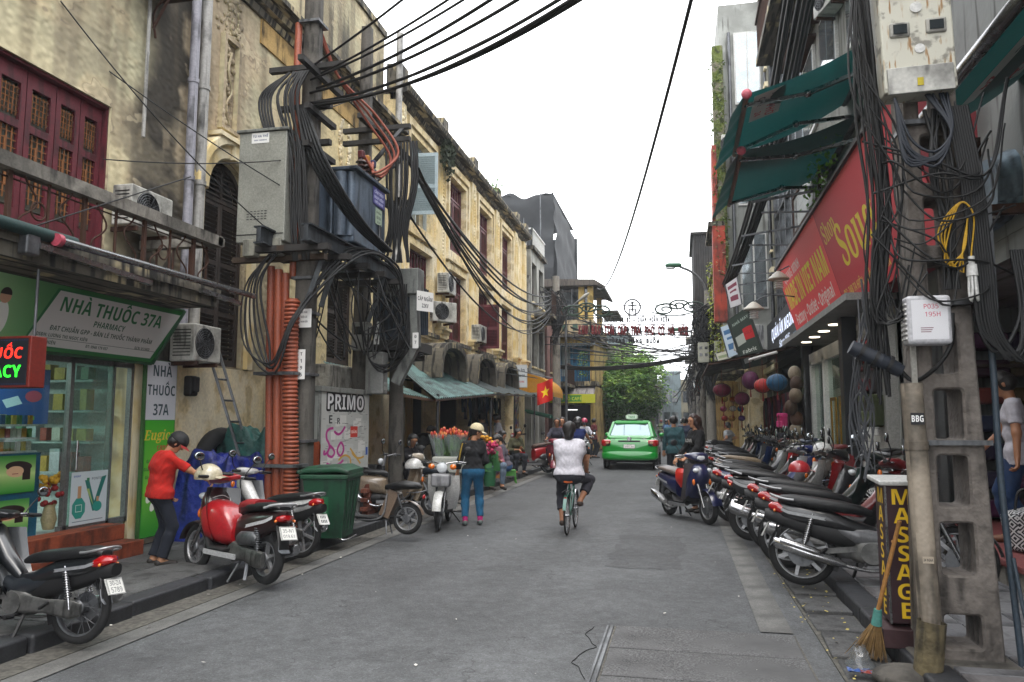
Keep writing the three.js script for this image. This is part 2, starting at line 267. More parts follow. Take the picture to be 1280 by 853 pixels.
const wallA=tex(1024,1024,(u,v) => {
const md=x => x - Math.floor(x);const a=4+ md(.66667 - u)*12,y=2+ md(v - .22222)*9;
const n=fbm(u,v,9,6),n2=fbm(u,v,28,5),st=fbm(u,v,60,4,5),big=fbm(u,v,4,5),fine=vn(u*250,v*250,250,250);
let c=[.83,.785,.64];
c=mixA(c,[.72,.70,.58],sm(.35,.7,big));
c=mixA(c,[.76,.68,.54],sm(.45,.7,n2)*.6);
c=mixA(c,[.52,.47,.40],sm(.55,.8,st)*.42);
const w=(n - .5)*1.1;
c=mixA(c,[.86,.78,.58],sm(10.2,11.4,a+ w)*.7*sm(8.4,7.6,y));
c=mixA(c,[.70,.62,.52],sm(7.4,8.2,a+ w)*sm(10.4,9.6,a+ w)*.7);
const mold=sm(7.45,7.9,a+ w*.7)*sm(8.95,8.3,a+ w*.9)*sm(.36,.6,n2*.6+ st*.45+ .1);
c=mixA(c,[.19,.175,.15],Math.min(.92,mold));
const m2=sm(.5,.66,fbm(u,v,30,4,3))*sm(5.4,8,y+ w*2)*.55;c=mixA(c,[.33,.30,.25],m2*sm(9,9.4,a));
if (y > 8.2) {c=mixA(c,[.55,.51,.41],.55*sm(.3,.6,n));c=mixA(c,[.24,.23,.20],sm(.52,.75,st)*.7);}
const pl=sm(.60,.70,n);c=mixA(c,[.60,.56,.47],pl*.5);c=mixA(c,[.45,.40,.32],sm(.5,.8,fbm(u,v,44,4,3))*.5);
const pe=sm(.67,.685,n2);c=mixA(c,[.79,.74,.62],pe*.45);c=mixA(c,[.42,.38,.33],sm(.65,.67,n2)*(1 - pe)*.45);
const k=.95+ .12*(fine - .5)+ .1*(n2 - .5);return [c[0]*k,c[1]*k,c[2]*k];
},12,9);
const wallAb=tex(512,512,(u,v) => {const n=fbm(u,v,9,6),n2=fbm(u,v,28,5);return g3(.5+ (n2 - .5)*.6 - .22*sm(.6,.625,n)+ .3*(vn(u*200,v*200,200,200) - .5));},12,9,{data:true });
M.wallA=S('#ffffff',.95,0,{map:wallA,bumpMap:wallAb,bumpScale:.03 });
const wallB=tex(1024,1024,(u,v) => {
const n=fbm(u,v,7,6),n2=fbm(u,v,26,5),st=fbm(u,v,70,4,4),fine=vn(u*250,v*250,250,250);
let c=[.90,.82,.635];c=mixA(c,[.91,.86,.74],sm(.45,.65,n));c=mixA(c,[.80,.68,.43],sm(.5,.7,n2)*.5);
c=mixA(c,[.46,.41,.34],sm(.6,.88,st)*.38);c=mixA(c,[.60,.55,.47],sm(.62,.70,n2)*.35);
const k=.96+ .1*(fine - .5);return [c[0]*k,c[1]*k,c[2]*k];
},6.5,6.5);
M.wallB=S('#ffffff',.95,0,{map:wallB,bumpMap:T.lump,bumpScale:.006 });
const pale=tex(512,512,(u,v) => {const n=fbm(u,v,8,6),st=fbm(u,v,40,4,4);let c=[.88,.83,.70];c=mixA(c,[.82,.73,.52],sm(.45,.7,n));c=mixA(c,[.42,.38,.32],sm(.58,.88,st)*.42);return c;},3.3);
M.pale=S('#ffffff',.95,0,{map:pale,bumpMap:T.lump,bumpScale:.008 });
const mould=tex(512,512,(u,v) => {const n=fbm(u,v,10,6),st=fbm(u,v,40,4,5);let c=[.36,.34,.30];c=mixA(c,[.62,.57,.45],sm(.52,.7,n));c=mixA(c,[.13,.125,.115],sm(.4,.7,st));return c;},2.3);
M.mould=S('#ffffff',.95,0,{map:mould,bumpMap:T.lump,bumpScale:.012 });
M.ochre=mat('#c6a468',.95,T.dirt2);
M.maroon=S('#65202b',.6,0,{map:T.dirt2,bumpMap:T.grain,bumpScale:.001 });
M.maroonD=S('#4a1a22',.65,0,{map:T.dirt2 });
M.brownWood=S('#3c3029',.8,0,{map:T.dirt2 });

// ----- old house with the pharmacy -----
const X0=-6.2;
const houseA=thing('old_house','stained old yellow plaster house above the pharmacy with maroon shutters and a long balcony','house',[0,0,0]);
{
const t=houseA,b=new B();
wallYZ(b,X0 - .15,.3,-6,8.4,2.95,7.95,[[5.0,7.2,3.0,5.08]]);
wallYZ(b,X0 - .15,.3,8.4,15.95,2.29,7.95,[[8.95,10.0,2.31,4.66,1],[12.75,13.85,2.6,4.2]]);
b.bb(X0 - .9,X0 - .3,7.95,10.45,-15.95,6);// upper storey wall
b.bb(-13,X0 - .31,.1,10.3,-15.94,-15.6).bb(-13,X0 - .3,.1,10,6,6.3).bb(-13,-12.7,.1,10.3,-15.95,6.3);
b.mesh('wall',M.wallA,t);wallYZ(new B(),X0 - .15,.3,8.4,15.95,.1,2.285).mesh('wall',M.wallB,t);
pm('roof',new B().bb(-13.1,X0 - .25,10.4,10.55,-16,6.4).geo(),M.mould,t);
// moulded string cornice under the top storey
const cor=new B().ext([[0,7.75],[.05,7.75],[.08,7.85],[.16,7.88],[.2,7.98],[.34,8.02],[.34,8.1],[.1,8.22],[-.3,8.22],[-.3,7.75]].map(p => [p[0]+ X0,p[1]]),22,[0,0,-4.95]);
cor.mesh('cornice',M.mould,t);
pm('frieze',new B().bb(X0 - .01,X0+ .03,7.35,7.74,-15.9,-10.2).geo(),M.ochre,t);
// ground floor shop frame
pm('pillar',new B().bb(X0 - .3,X0+ .02,.1,2.3,-8.5,-7.78).geo(),M.pale,t);
pm('lintel',new B().bb(X0 - .3,X0+ .03,2.22,2.96,-8.4,5).geo(),M.concDark,t);
// balcony
const bal=new B().bb(X0,-5.2,2.86,3.02,-7.85,5).bb(X0,-5.17,2.98,3.06,-7.88,5);
pm('balcony',bal.geo(),M.mould,t);
const railing=pm('railing',new B().bb(-5.29,-5.15,3.56,3.68,-7.85,5).bb(-6.2,-5.15,3.57,3.67,-7.88,-7.76).geo(),M.conc,t);
const post=new B().cyl([0,3.04,0],[0,3.57,0],.014,.014,6).geo(),postB=new B().box(.035,.54,.035,[0,3.3,0]).geo();
const curl=s => new B().tube(Array.from({length:13 },(_,i) => {const k=i / 12;return [0,3.06+ .5*k,s*(.07*Math.sin(k*Math.PI*2.2)+ .03*Math.sin(k*9))];}),.009,26,5).geo();
const c1=curl(1),c2=curl(-1),ring=new B().tor(.075,.009,[0,3.3,0],[0,Math.PI / 2,0],20,5).geo();
const lower=new B().bar([-5.22,3.1,0],[-5.22,3.1,-7.8],.012).bar([-5.22,3.5,0],[-5.22,3.5,-7.8],.012).geo();pm('bar',lower,M.rust,railing);
for (let a=4.2;a < 7.8;a+=.2) {const i=Math.round(a*5);const o=pm(i % 2?'post' :'scroll',i % 2?(i % 4===1?postB :post) :(i % 4?c1 :c2),M.rust,railing);o.position.set(-5.22,0,-a);if (i % 8===2) {const q=pm('ring',ring,M.rust,railing);q.position.set(-5.22,0,-a - .1);} }
for (let x=-6.0;x < -5.3;x+=.22) {const o=pm('post',post,M.rust,railing);o.position.set(x,0,-7.82);}
// maroon folding shutters with iron lattices
const leafX=X0 - .12,xs=[5.1,5.46,5.8,6.16,6.53,6.86,7.18];
pm('shutter_frame',wallYZ(new B(),X0 - .13,.2,4.98,7.24,2.98,5.12,[[5.06,7.18,3.02,5.05]]).geo(),M.maroon,t);
for (let i=0;i < xs.length - 1;i++) {
const w=xs[i+ 1] - xs[i] - .012,m=(xs[i]+ xs[i+ 1]) / 2,ww=w / 2 - .062;
const lf=pm('shutter',wallYZ(new B(),0,.045,-w / 2,w / 2,3.02,5.04,[[-ww,ww,3.62,4.42],[-ww,ww,4.5,4.88]]).bb(-.03,.028,3.1,3.5,-ww,ww).geo(),M.maroon,t);
lf.position.set(leafX,0,-m);
const gr=new B();for (let k=-1;k <=1;k++) gr.box(.012,.74,.01,[0,4.07,k*ww*.55]);for (let y=3.76;y < 4.42;y+=.075) gr.box(.01,.008,ww*2,[0,y,0]);
for (let y=4.58;y < 4.84;y+=.06) gr.box(.01,.009,ww*2,[0,y,0]);for (let k=-2;k <=2;k++) gr.box(.012,.3,.009,[0,4.69,k*ww*.4]);
gr.box(.014,.2,.03,[0,4.2,.01]).box(.014,.16,.03,[0,3.9,-.01]);
pm('lattice',gr.geo(),mat('#8f5c34',.9,T.dirt2,.1),lf);pm('backing',new B().box(.01,1.2,w - .1,[-.025,4.25,0]).geo(),mat('#4e4c40',.7),lf);
}
// tall arched louvred windows
for (const [a0,a1,y0,y1,arch] of [[8.95,10,2.3,4.66,1],[12.75,13.85,2.6,4.2,0]]) {
const w=(a1 - a0) / 2 - .05,h=y1 - y0;
const win=pm('louvred_window',(() => {const b=new B();wallYZ(b,X0 - .12,.1,a0,a1,y0,y1 - .001,[[a0+ .05,a1 - .05,y0+ .05,y1 - .05]]);if (arch) {b.ext(ringShape(.525,.45),.1,[X0 - .12,y1,-(a0+ a1) / 2],[0,Math.PI / 2,0]);b.bb(X0 - .17,X0 - .07,y1,y1+ .5,-(a0+ a1) / 2 - .02,-(a0+ a1) / 2+ .02);} return b.geo();})(),M.brownWood,t);
pm('backing',new B().bb(X0 - .24,X0 - .22,y0,y1+ (arch?.5 :0),-a1,-a0).geo(),M.dark,win);
for (const s of [-1,1]) {
const L=louvre(w,h - .1,Math.round(h / .068),{rails:[0,.3,.62,1] });const m=(a0+ a1) / 2+ s*(w / 2+ .003);
const fr=pm('shutter',xf(L.frame.geo(),[X0 - .1,y0+ .05,-m],[0,Math.PI / 2,0]),M.brownWood,win);
const sg=xf(L.slat.geo(),[0,0,0],[0,Math.PI / 2,0]);
L.pos.forEach((y) => {const o=pm('slat',sg,M.brownWood,win);o.position.set(X0 - .1,y0+ .05+ y,-m);});
}
if (arch) for (let k=0;k < 6;k++) {const y=y1+ .05+ k*.07,hw=Math.sqrt(Math.max(.01,.45 **2 - (y - y1) **2));pm('slat',new B().box(.008,.05,2*hw,[X0 - .1,y,-(a0+ a1) / 2],[0,0,.7]).geo(),M.brownWood,win);}
}
// arch hood, keystone and moulded plaque
const hd=new B();hd.ext(ringShape(.78,.55),.12,[X0+ .04,4.68,-9.475],[0,Math.PI / 2,0],.02,16);hd.ext(ringShape(.84,.74),.2,[X0+ .07,4.68,-9.475],[0,Math.PI / 2,0],.02,16);
hd.box(.2,.3,.14,[X0+ .06,5.36,-9.475]).bb(X0,X0+ .2,5.44,5.5,-9.95,-9.0);
for (const a of [8.82,10.13]) hd.bb(X0,X0+ .07,2.3,4.66,-a - .07,-a+ .07);
pm('window_hood',hd.geo(),M.pale,t);
const fra=(y0,y1,a0,a1) => wallYZ(new B(),X0+ .03,.09,a0,a1,y0,y1,[[a0+ .06,a1 - .06,y0+ .06,y1 - .06]]);
const pq=pm('plaque',fra(5.62,7.0,9.2,9.62).geo(),M.wallA,t);
seed(3);const vine=new B();vine.tube([[X0+ .02,5.75,-9.45],[X0+ .04,6.0,-9.34],[X0+ .04,6.25,-9.47],[X0+ .04,6.5,-9.36],[X0+ .04,6.8,-9.42]],.018,24,6);
for (let i=0;i < 26;i++) {const y=5.75+ i*.045;vine.sph(rr(.025,.05),[X0+ .02,y,-9.41+ rr(-.1,.1)],[.6,1,1],7,5);} for (let i=0;i < 70;i++) vine.sph(rr(.02,.06),[X0+ .01,rr(7.0,7.75),-9.4+ rr(-.35,.35)*(1 - Math.abs(0))],[.6,1,rr(.6,1.4)],6,4);
pm('relief',vine.geo(),M.wallA,pq);
const wr=new B();for (let i=0;i < 150;i++) {const y=rr(6.2,7.3),e=1 - Math.abs((y - 6.85) / .75),q=.28*Math.sqrt(Math.max(.05,e));const s=rnd() < .5?-1 :1;wr.sph(rr(.02,.055),[X0+ .01,y,-13.3+ s*q*rr(.55,1)],[.7,rr(.7,1.5),1],6,4);}
for (let i=0;i < 30;i++) wr.sph(rr(.02,.045),[X0+ .01,rr(5.6,6.2),-13.3+ rr(-.06,.06)],[.7,1,1],6,4);
pm('relief',wr.geo(),M.wallB,t);
// pipes
const pipe=(x,a,y0,y1,r,m,n) => {const g=new B().cyl([x,y0,-a],[x,y1,-a],r,r,12);for (const y of [4.65,5.95,7.3]) if (y < y1 && y > y0) g.cyl([x,y - .03,-a],[x,y+ .03,-a],r*1.18,r*1.18,12);pm(n,g.geo(),m,t);};
const pvc=S('#9b9aa3',.5,0,{map:T.dirt2 }),pvc2=S('#a9a7a2',.55,0,{map:T.dirt2 });
pipe(X0+ .12,8.47,2.5,11,.06,pvc,'drain_pipe');pipe(X0+ .12,8.69,2.5,11,.07,pvc2,'drain_pipe');pipe(X0+ .06,7.66,4.9,6.7,.022,pvc2,'drain_pipe');
const dp=new B().cyl([X0+ .12,5.2,-15.85],[X0+ .12,10.4,-15.85],.075,.075,12).tube([[X0+ .12,5.3,-15.85],[X0+ .1,5.1,-15.7],[X0+ .05,4.9,-15.4]],.075,10,10);pm('drain_pipe',dp.geo(),pvc2,t);
// iron brackets in the wall
pm('bracket',new B().bar([X0,6.25,-6.35],[X0+ .35,6.32,-6.6],.05).bar([X0+ .02,6.5,-6.4],[X0+ .02,6.25,-6.4],.045).geo(),M.rust,t);
const cn=new B().bb(X0,X0+ .4,6.75,6.85,-8.0,-7.2).bar([X0+ .05,6.3,-7.75],[X0+ .3,6.75,-7.75],.025).tube([[X0+ .28,6.75,-7.75],[X0+ .06,6.5,-7.74],[X0+ .05,6.2,-7.8]],.016,12,5);pm('ledge',cn.geo(),M.rust,t);
// street-level yellow wall details: plinth and pale skirting, vent
pm('plinth',new B().bb(X0,X0+ .05,.1,.32,-12.2,-8.52).geo(),M.concDark,t);
// dark doorway near the cabinet
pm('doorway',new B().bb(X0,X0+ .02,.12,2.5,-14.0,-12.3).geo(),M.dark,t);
}
// ----- pharmacy: shop room, counter, posters, door -----
{
const t=houseA;const shop=pm('shop_room',new B().bb(-9.4,-9.3,.38,2.4,-8.5,2).bb(-9.4,X0 - .02,.36,.42,-7.76,2).bb(-9.4,X0 - .02,2.4,2.5,-7.76,2).bb(-9.4,X0 - .3,.4,2.4,-8.1,-7.8).bb(-9.4,X0 - .3,.4,2.4,1.9,2).geo(),mat('#dfe8e6',.7),t);
pm('ceiling_tube',new B().bb(-7.6,-7.5,2.36,2.39,-7.0,-5.2).geo(),S('#ffffff',.5,0,{emissive:'#e8fff6',emissiveIntensity:4 }),t);
const rl=new THREE.RectAreaLight(0xe6fff4,11,1.6,.4);rl.position.set(-7.6,2.34,-6.1);rl.rotation.x=-Math.PI / 2;scene.add(rl);rl.name='ceiling_light';
const blueM=mat('#17607c',.5);
const ctr=pm('counter',new B().bb(-6.75,-6.3,.42,1.24,-6.62,1).geo(),blueM,t);
// posters on the counter front
const pg=print(512,512,(x,w,h) => {const g=x.createLinearGradient(0,0,0,h);g.addColorStop(0,'#3f8f3c');g.addColorStop(.5,'#bcd98a');g.addColorStop(1,'#2f8a2e');x.fillStyle=g;x.fillRect(0,0,w,h);x.fillStyle='#d9b38c';x.beginPath();x.ellipse(390,210,62,86,0,0,7);x.fill();x.fillStyle='#221511';x.beginPath();x.ellipse(405,150,85,70,.4,0,7);x.fill();x.fillRect(430,150,50,190);x.fillStyle='#d9b38c';x.beginPath();x.ellipse(385,215,52,70,0,0,7);x.fill();x.fillStyle='#8e2f34';x.fillRect(365,245,38,10);x.fillStyle='#8a5a2c';x.beginPath();x.arc(120,250,70,0,7);x.fill();x.fillStyle='#d7e8bb';x.beginPath();x.arc(120,250,58,0,7);x.fill();x.fillStyle='#7a3529';x.fillRect(85,225,70,40);x.fillStyle='#237a25';for (let i=0;i < 6;i++) {x.beginPath();x.ellipse(230+ 25*Math.cos(i),300+ 25*Math.sin(i),22,9,i,0,7);x.fill();} });
printed('poster',pg,[[-6.285,.86,-5.6],[-6.285,.86,-6.55],[-6.285,1.22,-6.55],[-6.285,1.22,-5.6]],ctr);
printed('poster',pg,[[-6.285,.46,-5.5],[-6.285,.46,-6.5],[-6.285,.8,-6.5],[-6.285,.8,-5.5]],ctr);
const wp=print(256,300,(x,w,h) => {x.fillStyle='#e4e7e2';x.fillRect(0,0,w,h);x.fillStyle='#2f6a4c';x.fillRect(40,90,180,90);x.fillStyle='#c9d6cd';x.fillRect(55,105,100,14);x.fillRect(55,130,130,10);for (let i=0;i < 4;i++) {x.fillStyle='#4c544f';x.fillRect(60,30+ i*14,140 - i*20,6);x.fillRect(50,200+ i*18,150 - i*10,6);} });
printed('poster',wp,[[-6.282,.95,-5.72],[-6.282,.95,-5.98],[-6.282,1.26,-5.98],[-6.282,1.26,-5.72]],ctr);
// blue poster in the shop on the back board
const bp=print(256,384,(x,w,h) => {x.fillStyle='#1a4f9c';x.fillRect(0,0,w,h);x.fillStyle='#123a77';x.fillRect(0,0,w,110);x.fillStyle='#e8eef7';for (let i=0;i < 4;i++) x.fillRect(30,40+ i*16,150,7);x.fillStyle='#c24a66';x.beginPath();x.arc(180,190,40,0,7);x.fill();x.fillStyle='#c9e0f2';x.save();x.translate(80,230);x.rotate(-.4);x.fillRect(-40,-30,80,60);x.restore();x.fillStyle='#7bb04a';x.fillRect(40,330,150,26);});
printed('poster',bp,[[-6.98,1.52,-6.7],[-6.6,1.52,-7.0],[-6.6,2.1,-7.0],[-6.98,2.1,-6.7]],shop);
const rackB=new B();for (let i=0;i < 3;i++) rackB.bb(-6.75,-6.35,1.24+ i*.13,1.26+ i*.13,-6.62,-6.2);rackB.bb(-6.76,-6.74,1.24,1.62,-6.62,-6.2);pm('rack',rackB.geo(),M.whitePlas,ctr);
seed(12);const bc=['#c98f2f','#d9d3c4','#a53c32','#4e8b4a','#3a6ea5','#e0c24c'];
for (let i=0;i < 3;i++) for (let k=0;k < 6;k++) pm('medicine_box',new B().box(.06,.09,.045,[-6.42,1.305+ i*.13,-6.24 - k*.065],[0,rr(-.2,.2),0]).geo(),mat(bc[Math.floor(rr(0,6))],.5),ctr);
const shelf=new B();for (let i=0;i < 5;i++) shelf.bb(-9.3,-9.0,.9+ i*.32,.92+ i*.32,-7.7,1);pm('shelf',shelf.geo(),mat('#8fa6a2',.5),shop);
for (let i=0;i < 4;i++) for (let k=0;k < 16;k++) pm('medicine_box',new B().box(.14,rr(.12,.26),rr(.1,.18),[-9.1,.92+ i*.32+ .12,-3.6 - k*.26]).geo(),mat(bc[Math.floor(rr(0,6))],.5),shop);
const ws=pm('wall_shelf',new B().bb(-9.2,-6.5,.95,.98,-7.79,-7.5).bb(-9.2,-6.5,1.3,1.32,-7.79,-7.5).bb(-9.2,-6.5,1.65,1.67,-7.79,-7.5).bb(-9.2,-6.5,2.0,2.02,-7.79,-7.5).geo(),mat('#c3cfcd',.5),shop);for (let r=0;r < 4;r++) for (let k=0;k < 15;k++) {const h=rr(.12,.26);pm('medicine_box',new B().box(rr(.08,.15),h,.12,[-9.05+ k*.17,.98+ r*.35+ h / 2,-7.62]).geo(),mat(['#c9d3d6','#5f8fb0','#d8d4c8','#6fa07a','#b5574c','#d2b45a'][Math.floor(rr(0,6))],.5),ws);}
// glazing, sliding door with frosted lower poster
const al=S('#8f9290',.5,.6,{map:T.dirt });
const fr=new B();for (const a of [4.6,5.75,6.86,7.46,7.76]) fr.bb(X0 - .05,X0+ .01,.42,2.22,-a - .025,-a+ .025);fr.bb(X0 - .05,X0+ .01,2.16,2.22,-7.76,-3).bb(X0 - .05,X0+ .01,.42,.48,-7.76,-6.8);
pm('shopfront_frame',fr.geo(),al,t);
pm('pane',new B().bb(X0 - .03,X0 - .02,1.24,2.16,-6.85,-3).geo(),M.glass,t);
const door=pm('glass_door',new B().bb(X0+ .012,X0+ .022,.47,2.16,-7.45,-6.88).geo(),P('#d7ece6',.05,{transmission:.92,thickness:0 }),t);
pm('handle',new B().cyl([X0+ .05,1.05,-6.93],[X0+ .05,1.35,-6.93],.012,.012,8).geo(),M.chrome,door);
const dpz=print(384,480,(x,w,h) => {x.fillStyle='#c3cfd2';x.fillRect(0,0,w,h);x.fillStyle='#1e6f63';x.beginPath();x.moveTo(140,80);x.lineTo(185,80);x.lineTo(250,280);x.lineTo(320,60);x.lineTo(370,50);x.lineTo(262,370);x.lineTo(235,370);x.closePath();x.fill();x.fillStyle='#9fb46a';x.beginPath();x.moveTo(160,160);x.lineTo(190,160);x.lineTo(245,330);x.closePath();x.fill();x.fillStyle='#2b8f80';x.beginPath();for (let i=0;i < 8;i++) {const q=i / 8*6.283+ .39;x.lineTo(90+ 72*Math.cos(q),330+ 100*Math.sin(q));} x.fill();x.fillStyle='#b78f69';x.fillRect(72,130,36,110);x.fillStyle='#2b8f80';x.beginPath();x.arc(285,330,48,0,7);x.fill();x.fillStyle='#b78f69';x.fillRect(272,240,26,46);x.strokeStyle='#d9e6df';x.lineWidth=5;x.strokeRect(60,300,60,60);x.fillStyle='#2e7d4f';x.fillRect(160,60,28,28);txt(x,'PONTO',265,70,32,'#6d7b7f');txt(x,'EVENT',60,40,24,'#2a4f9e');x.fillStyle='#7d8a90';x.fillRect(30,445,320,8);});
printed('poster',dpz,[[X0+ .026,.47,-6.9],[X0+ .026,.47,-7.42],[X0+ .026,1.02,-7.42],[X0+ .026,1.02,-6.9]],door);
// steps of red tiles
const st=pm('step',new B().rbox(.5,.16,4.9,.01,[-5.95,.2,-5.0]).geo(),mat('#8f4326',.7,T.dirt2),t);pm('step',new B().rbox(.25,.16,4.9,.01,[-6.07,.36,-5.0]).geo(),mat('#9a4b2b',.7,T.dirt2),t);
}
// ----- long yellow colonial building -----
const houseB=thing('colonial_building','long yellow colonial building with tall maroon shuttered windows in moulded bays','building',[0,0,0]);
{
const t=houseB,a0=16.0,a1=30.9,bays=[17.75,20.95,24.15,27.35,29.9],b=new B();
const holes=[];for (const c of bays.slice(0,4)) holes.push([c - .85,c+ .85,6.35,8.45],[c - .85,c+ .85,3.75,5.75],[c - 1.42,c+ 1.42,.12,2.6]);
wallYZ(b,X0 - .2,.4,a0,a1,.1,9.05,holes);
b.bb(-14,X0 - .2,.1,9.05,-a1,-a1+ .3).bb(-14,-13.7,.1,9,-a1,-a0).bb(-14,X0 - .4,2.9,3.1,-a1,-a0);
b.mesh('wall',M.wallB,t);
pm('roof',new B().bb(-14,X0,9.05,9.15,-a1,-a0).geo(),M.mould,t);
const cor=new B().ext([[0,8.92],[.07,8.95],[.12,9.05],[.3,9.1],[.34,9.2],[.3,9.28],[.05,9.3],[.05,9.55],[-.15,9.55],[-.15,8.92]].map(p => [p[0]+ X0,p[1]]),a1 - a0,[0,0,-(a0+ a1) / 2]);
for (const a of [16.1,19.35,22.55,25.75,29,30.8]) cor.bb(X0 - .2,X0+ .16,9.1,9.72,-a - .22,-a+ .22);
pm('cornice',cor.geo(),M.mould,t);
// bay surrounds, pilasters, ledges
for (const c of bays.slice(0,4)) {
const w=new B();wallYZ(w,X0+ .05,.1,c - 1.1,c+ 1.1,6.0,8.78,[[c - .98,c+ .98,6.1,8.62]]);wallYZ(w,X0+ .02,.05,c - .97,c+ .97,6.1,8.6,[[c - .86,c+ .86,6.3,8.46]]);
wallYZ(w,X0+ .02,.06,c - .98,c+ .98,3.72,5.92,[[c - .86,c+ .86,3.74,5.76]]);
w.bb(X0,X0+ .12,3.6,3.72,-c - 1.15,-c+ 1.15).bb(X0,X0+ .07,3.3,3.38,-c - 1.1,-c+ 1.1).bb(X0,X0+ .06,3.05,3.12,-c - 1.1,-c+ 1.1);
pm('window_surround',w.geo(),M.wallB,t);
const rel=new B();seed(Math.round(c*10));for (let i=0;i < 60;i++) {const z=rr(-.8,.8);rel.sph(rr(.03,.06),[X0+ .01,6.02+ rr(-.09,.09),-c+ z],[.6,1,1.3],6,4);} pm('relief',rel.geo(),M.pale,t);
pm('ledge',new B().bb(X0,X0+ .16,3.66,3.76,-c - 1.2,-c+ 1.2).geo(),M.mould,t);
}
for (const a of [16.22,19.35,22.55,25.75,28.9,30.6]) {
const p=new B().bb(X0,X0+ .09,3.0,8.92,-a - .22,-a+ .22).bb(X0+ .09,X0+ .12,3.9,8.6,-a - .17,-a - .12).bb(X0+ .09,X0+ .12,3.9,8.6,-a+ .12,-a+ .17).bb(X0,X0+ .2,3.84,3.93,-a - .32,-a+ .32).bb(X0,X0+ .26,3.93,4.0,-a - .36,-a+ .36).bb(X0,X0+ .16,3.72,3.84,-a - .27,-a+ .27);
wallYZ(p,X0+ .12,.05,a - .15,a+ .15,3.1,3.65,[[a - .1,a+ .1,3.15,3.6]]);
const pil=pm('pilaster',p.geo(),M.pale,t);
const bd=new B();for (let y=5.9;y < 8.4;y+=.1) bd.sph(.035,[X0+ .1,y,-a],[.7,1.2,1],7,5);for (let y=8.4;y < 8.8;y+=.06) bd.sph(.06,[X0+ .1,y,-a+ .04*Math.sin(y*40)],[.7,1,1],7,5);pm('beading',bd.geo(),M.pale,pil);
}
// shutters
bays.slice(0,4).forEach((c,i) => {
for (const [y0,y1,lo] of [[6.36,8.44,0],[3.76,5.74,1]]) {
const white=i===0 && !lo,m=white?mat('#a9bcc4',.6) :M.maroon,win=pm('window',wallYZ(new B(),X0 - .16,.08,c - .85,c+ .85,y0,y1,[[c - .79,c - .03,y0+ .06,y1 - .5],[c+ .03,c+ .79,y0+ .06,y1 - .5],[c - .79,c+ .79,y1 - .44,y1 - .05]]).geo(),white?mat('#b9c2c0',.6) :M.maroon,t);
pm('pane',new B().bb(X0 - .34,X0 - .33,y0,y1,-c - .85,-c+ .85).geo(),M.winDark,win);
const bars=new B();for (let k=-3;k <=3;k++) bars.bb(X0 - .17,X0 - .13,y1 - .44,y1 - .05,-c - k*.22 - .015,-c - k*.22+ .015);bars.geo && pm('mullion',bars.geo(),m,win);
for (const s of white?[-1] :[-1,1]) {
const L=louvre(.74,y1 - y0 - .58,26,{st:.07,rails:[0,.45,1] });
const open=(i===2 && lo && s===-1) || white;const f=pm('shutter',L.frame.geo(),m,win);
const pos=open?[X0+ .34,y0+ .06,-c+ s*-.84] :[X0 - .15,y0+ .06,-c - s*.4],ry=open?(s < 0?.1 :-.1)+ 0 :Math.PI / 2;
f.position.set(...pos);f.rotation.y=ry;
const q=new B();L.pos.forEach(y => q.box(.6,.06,.01,[0,y,0],[.6,0,0]));const qs=pm('slats',q.geo(),m,f);qs.userData.kind='stuff';
}
}
});
// roller shutter, graffiti pillar at the far shop and ground floor shop interiors
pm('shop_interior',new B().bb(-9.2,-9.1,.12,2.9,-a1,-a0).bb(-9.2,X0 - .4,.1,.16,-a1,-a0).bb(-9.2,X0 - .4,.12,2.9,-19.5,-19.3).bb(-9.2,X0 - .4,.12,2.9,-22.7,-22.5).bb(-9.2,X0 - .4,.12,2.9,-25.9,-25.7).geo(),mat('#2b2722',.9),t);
const rs=pm('roller_shutter',new B().bb(X0 - .3,X0 - .28,.12,2.62,-28.42,-26.28).geo(),mat('#8f8268',.6),t);
for (let y=.2;y < 2.6;y+=.11) pm('slat',new B().bb(X0 - .29,X0 - .25,y,y+ .085,-28.4,-26.3).geo(),mat('#a5977b',.55,T.dirt2),rs);
const gp=print(128,512,(x,w,h) => {x.fillStyle='#8c7f70';x.fillRect(0,0,w,h);seed(8);for (let i=0;i < 60;i++) {x.fillStyle=['#8b2f6b','#d8a43a','#5b4d8f','#c9c2b4','#9c3b34','#39424e'][Math.floor(rr(0,6))];x.beginPath();x.ellipse(rr(0,w),rr(0,h),rr(6,26),rr(8,40),rr(0,3),0,7);x.fill();} });
printed('painted_panel',gp,[[X0+ .02,.15,-28.95],[X0+ .02,.15,-29.6],[X0+ .02,2.7,-29.6],[X0+ .02,2.7,-28.95]],t);
// folding yellow wooden doors
for (const a of [16.75,17.2]) pm('folding_door',wallYZ(new B(),X0 - .1,.05,a,a+ .42,.15,2.5,[[a+ .08,a+ .34,1.4,2.35]]).bb(X0 - .12,X0 - .1,.2,2.4,-a - .4,-a - .05).geo(),mat('#8a6a1f',.6),t);
// drain pipe at far end
pm('drain_pipe',new B().cyl([X0+ .15,3,-30.95],[X0+ .15,7.6,-30.95],.09,.09,10).geo(),S('#8a8a86',.6,0,{map:T.dirt2 }),t);
// stains of moss/plants on cornice
seed(31);const mo=new B();for (let i=0;i < 500;i++) {const z=-19.2+ rr(-.35,.3),y=9.0 - Math.abs(rr(-.1,1.0))*rr(.2,1);mo.add(new THREE.PlaneGeometry(rr(.04,.1),rr(.05,.14)),[X0+ .36 - rr(0,.2),y,z],[rr(-1,1),rr(-1,2),rr(0,3)]);}
const w=tag(mo.mesh('hanging_weed',S('#27301c',.9)),'dark weeds hanging from the cornice of the yellow building','weeds');w.userData.kind='stuff';
}
// concrete barrel hoods over the shop openings
[20.95,24.15,17.75].forEach((c,i) => {
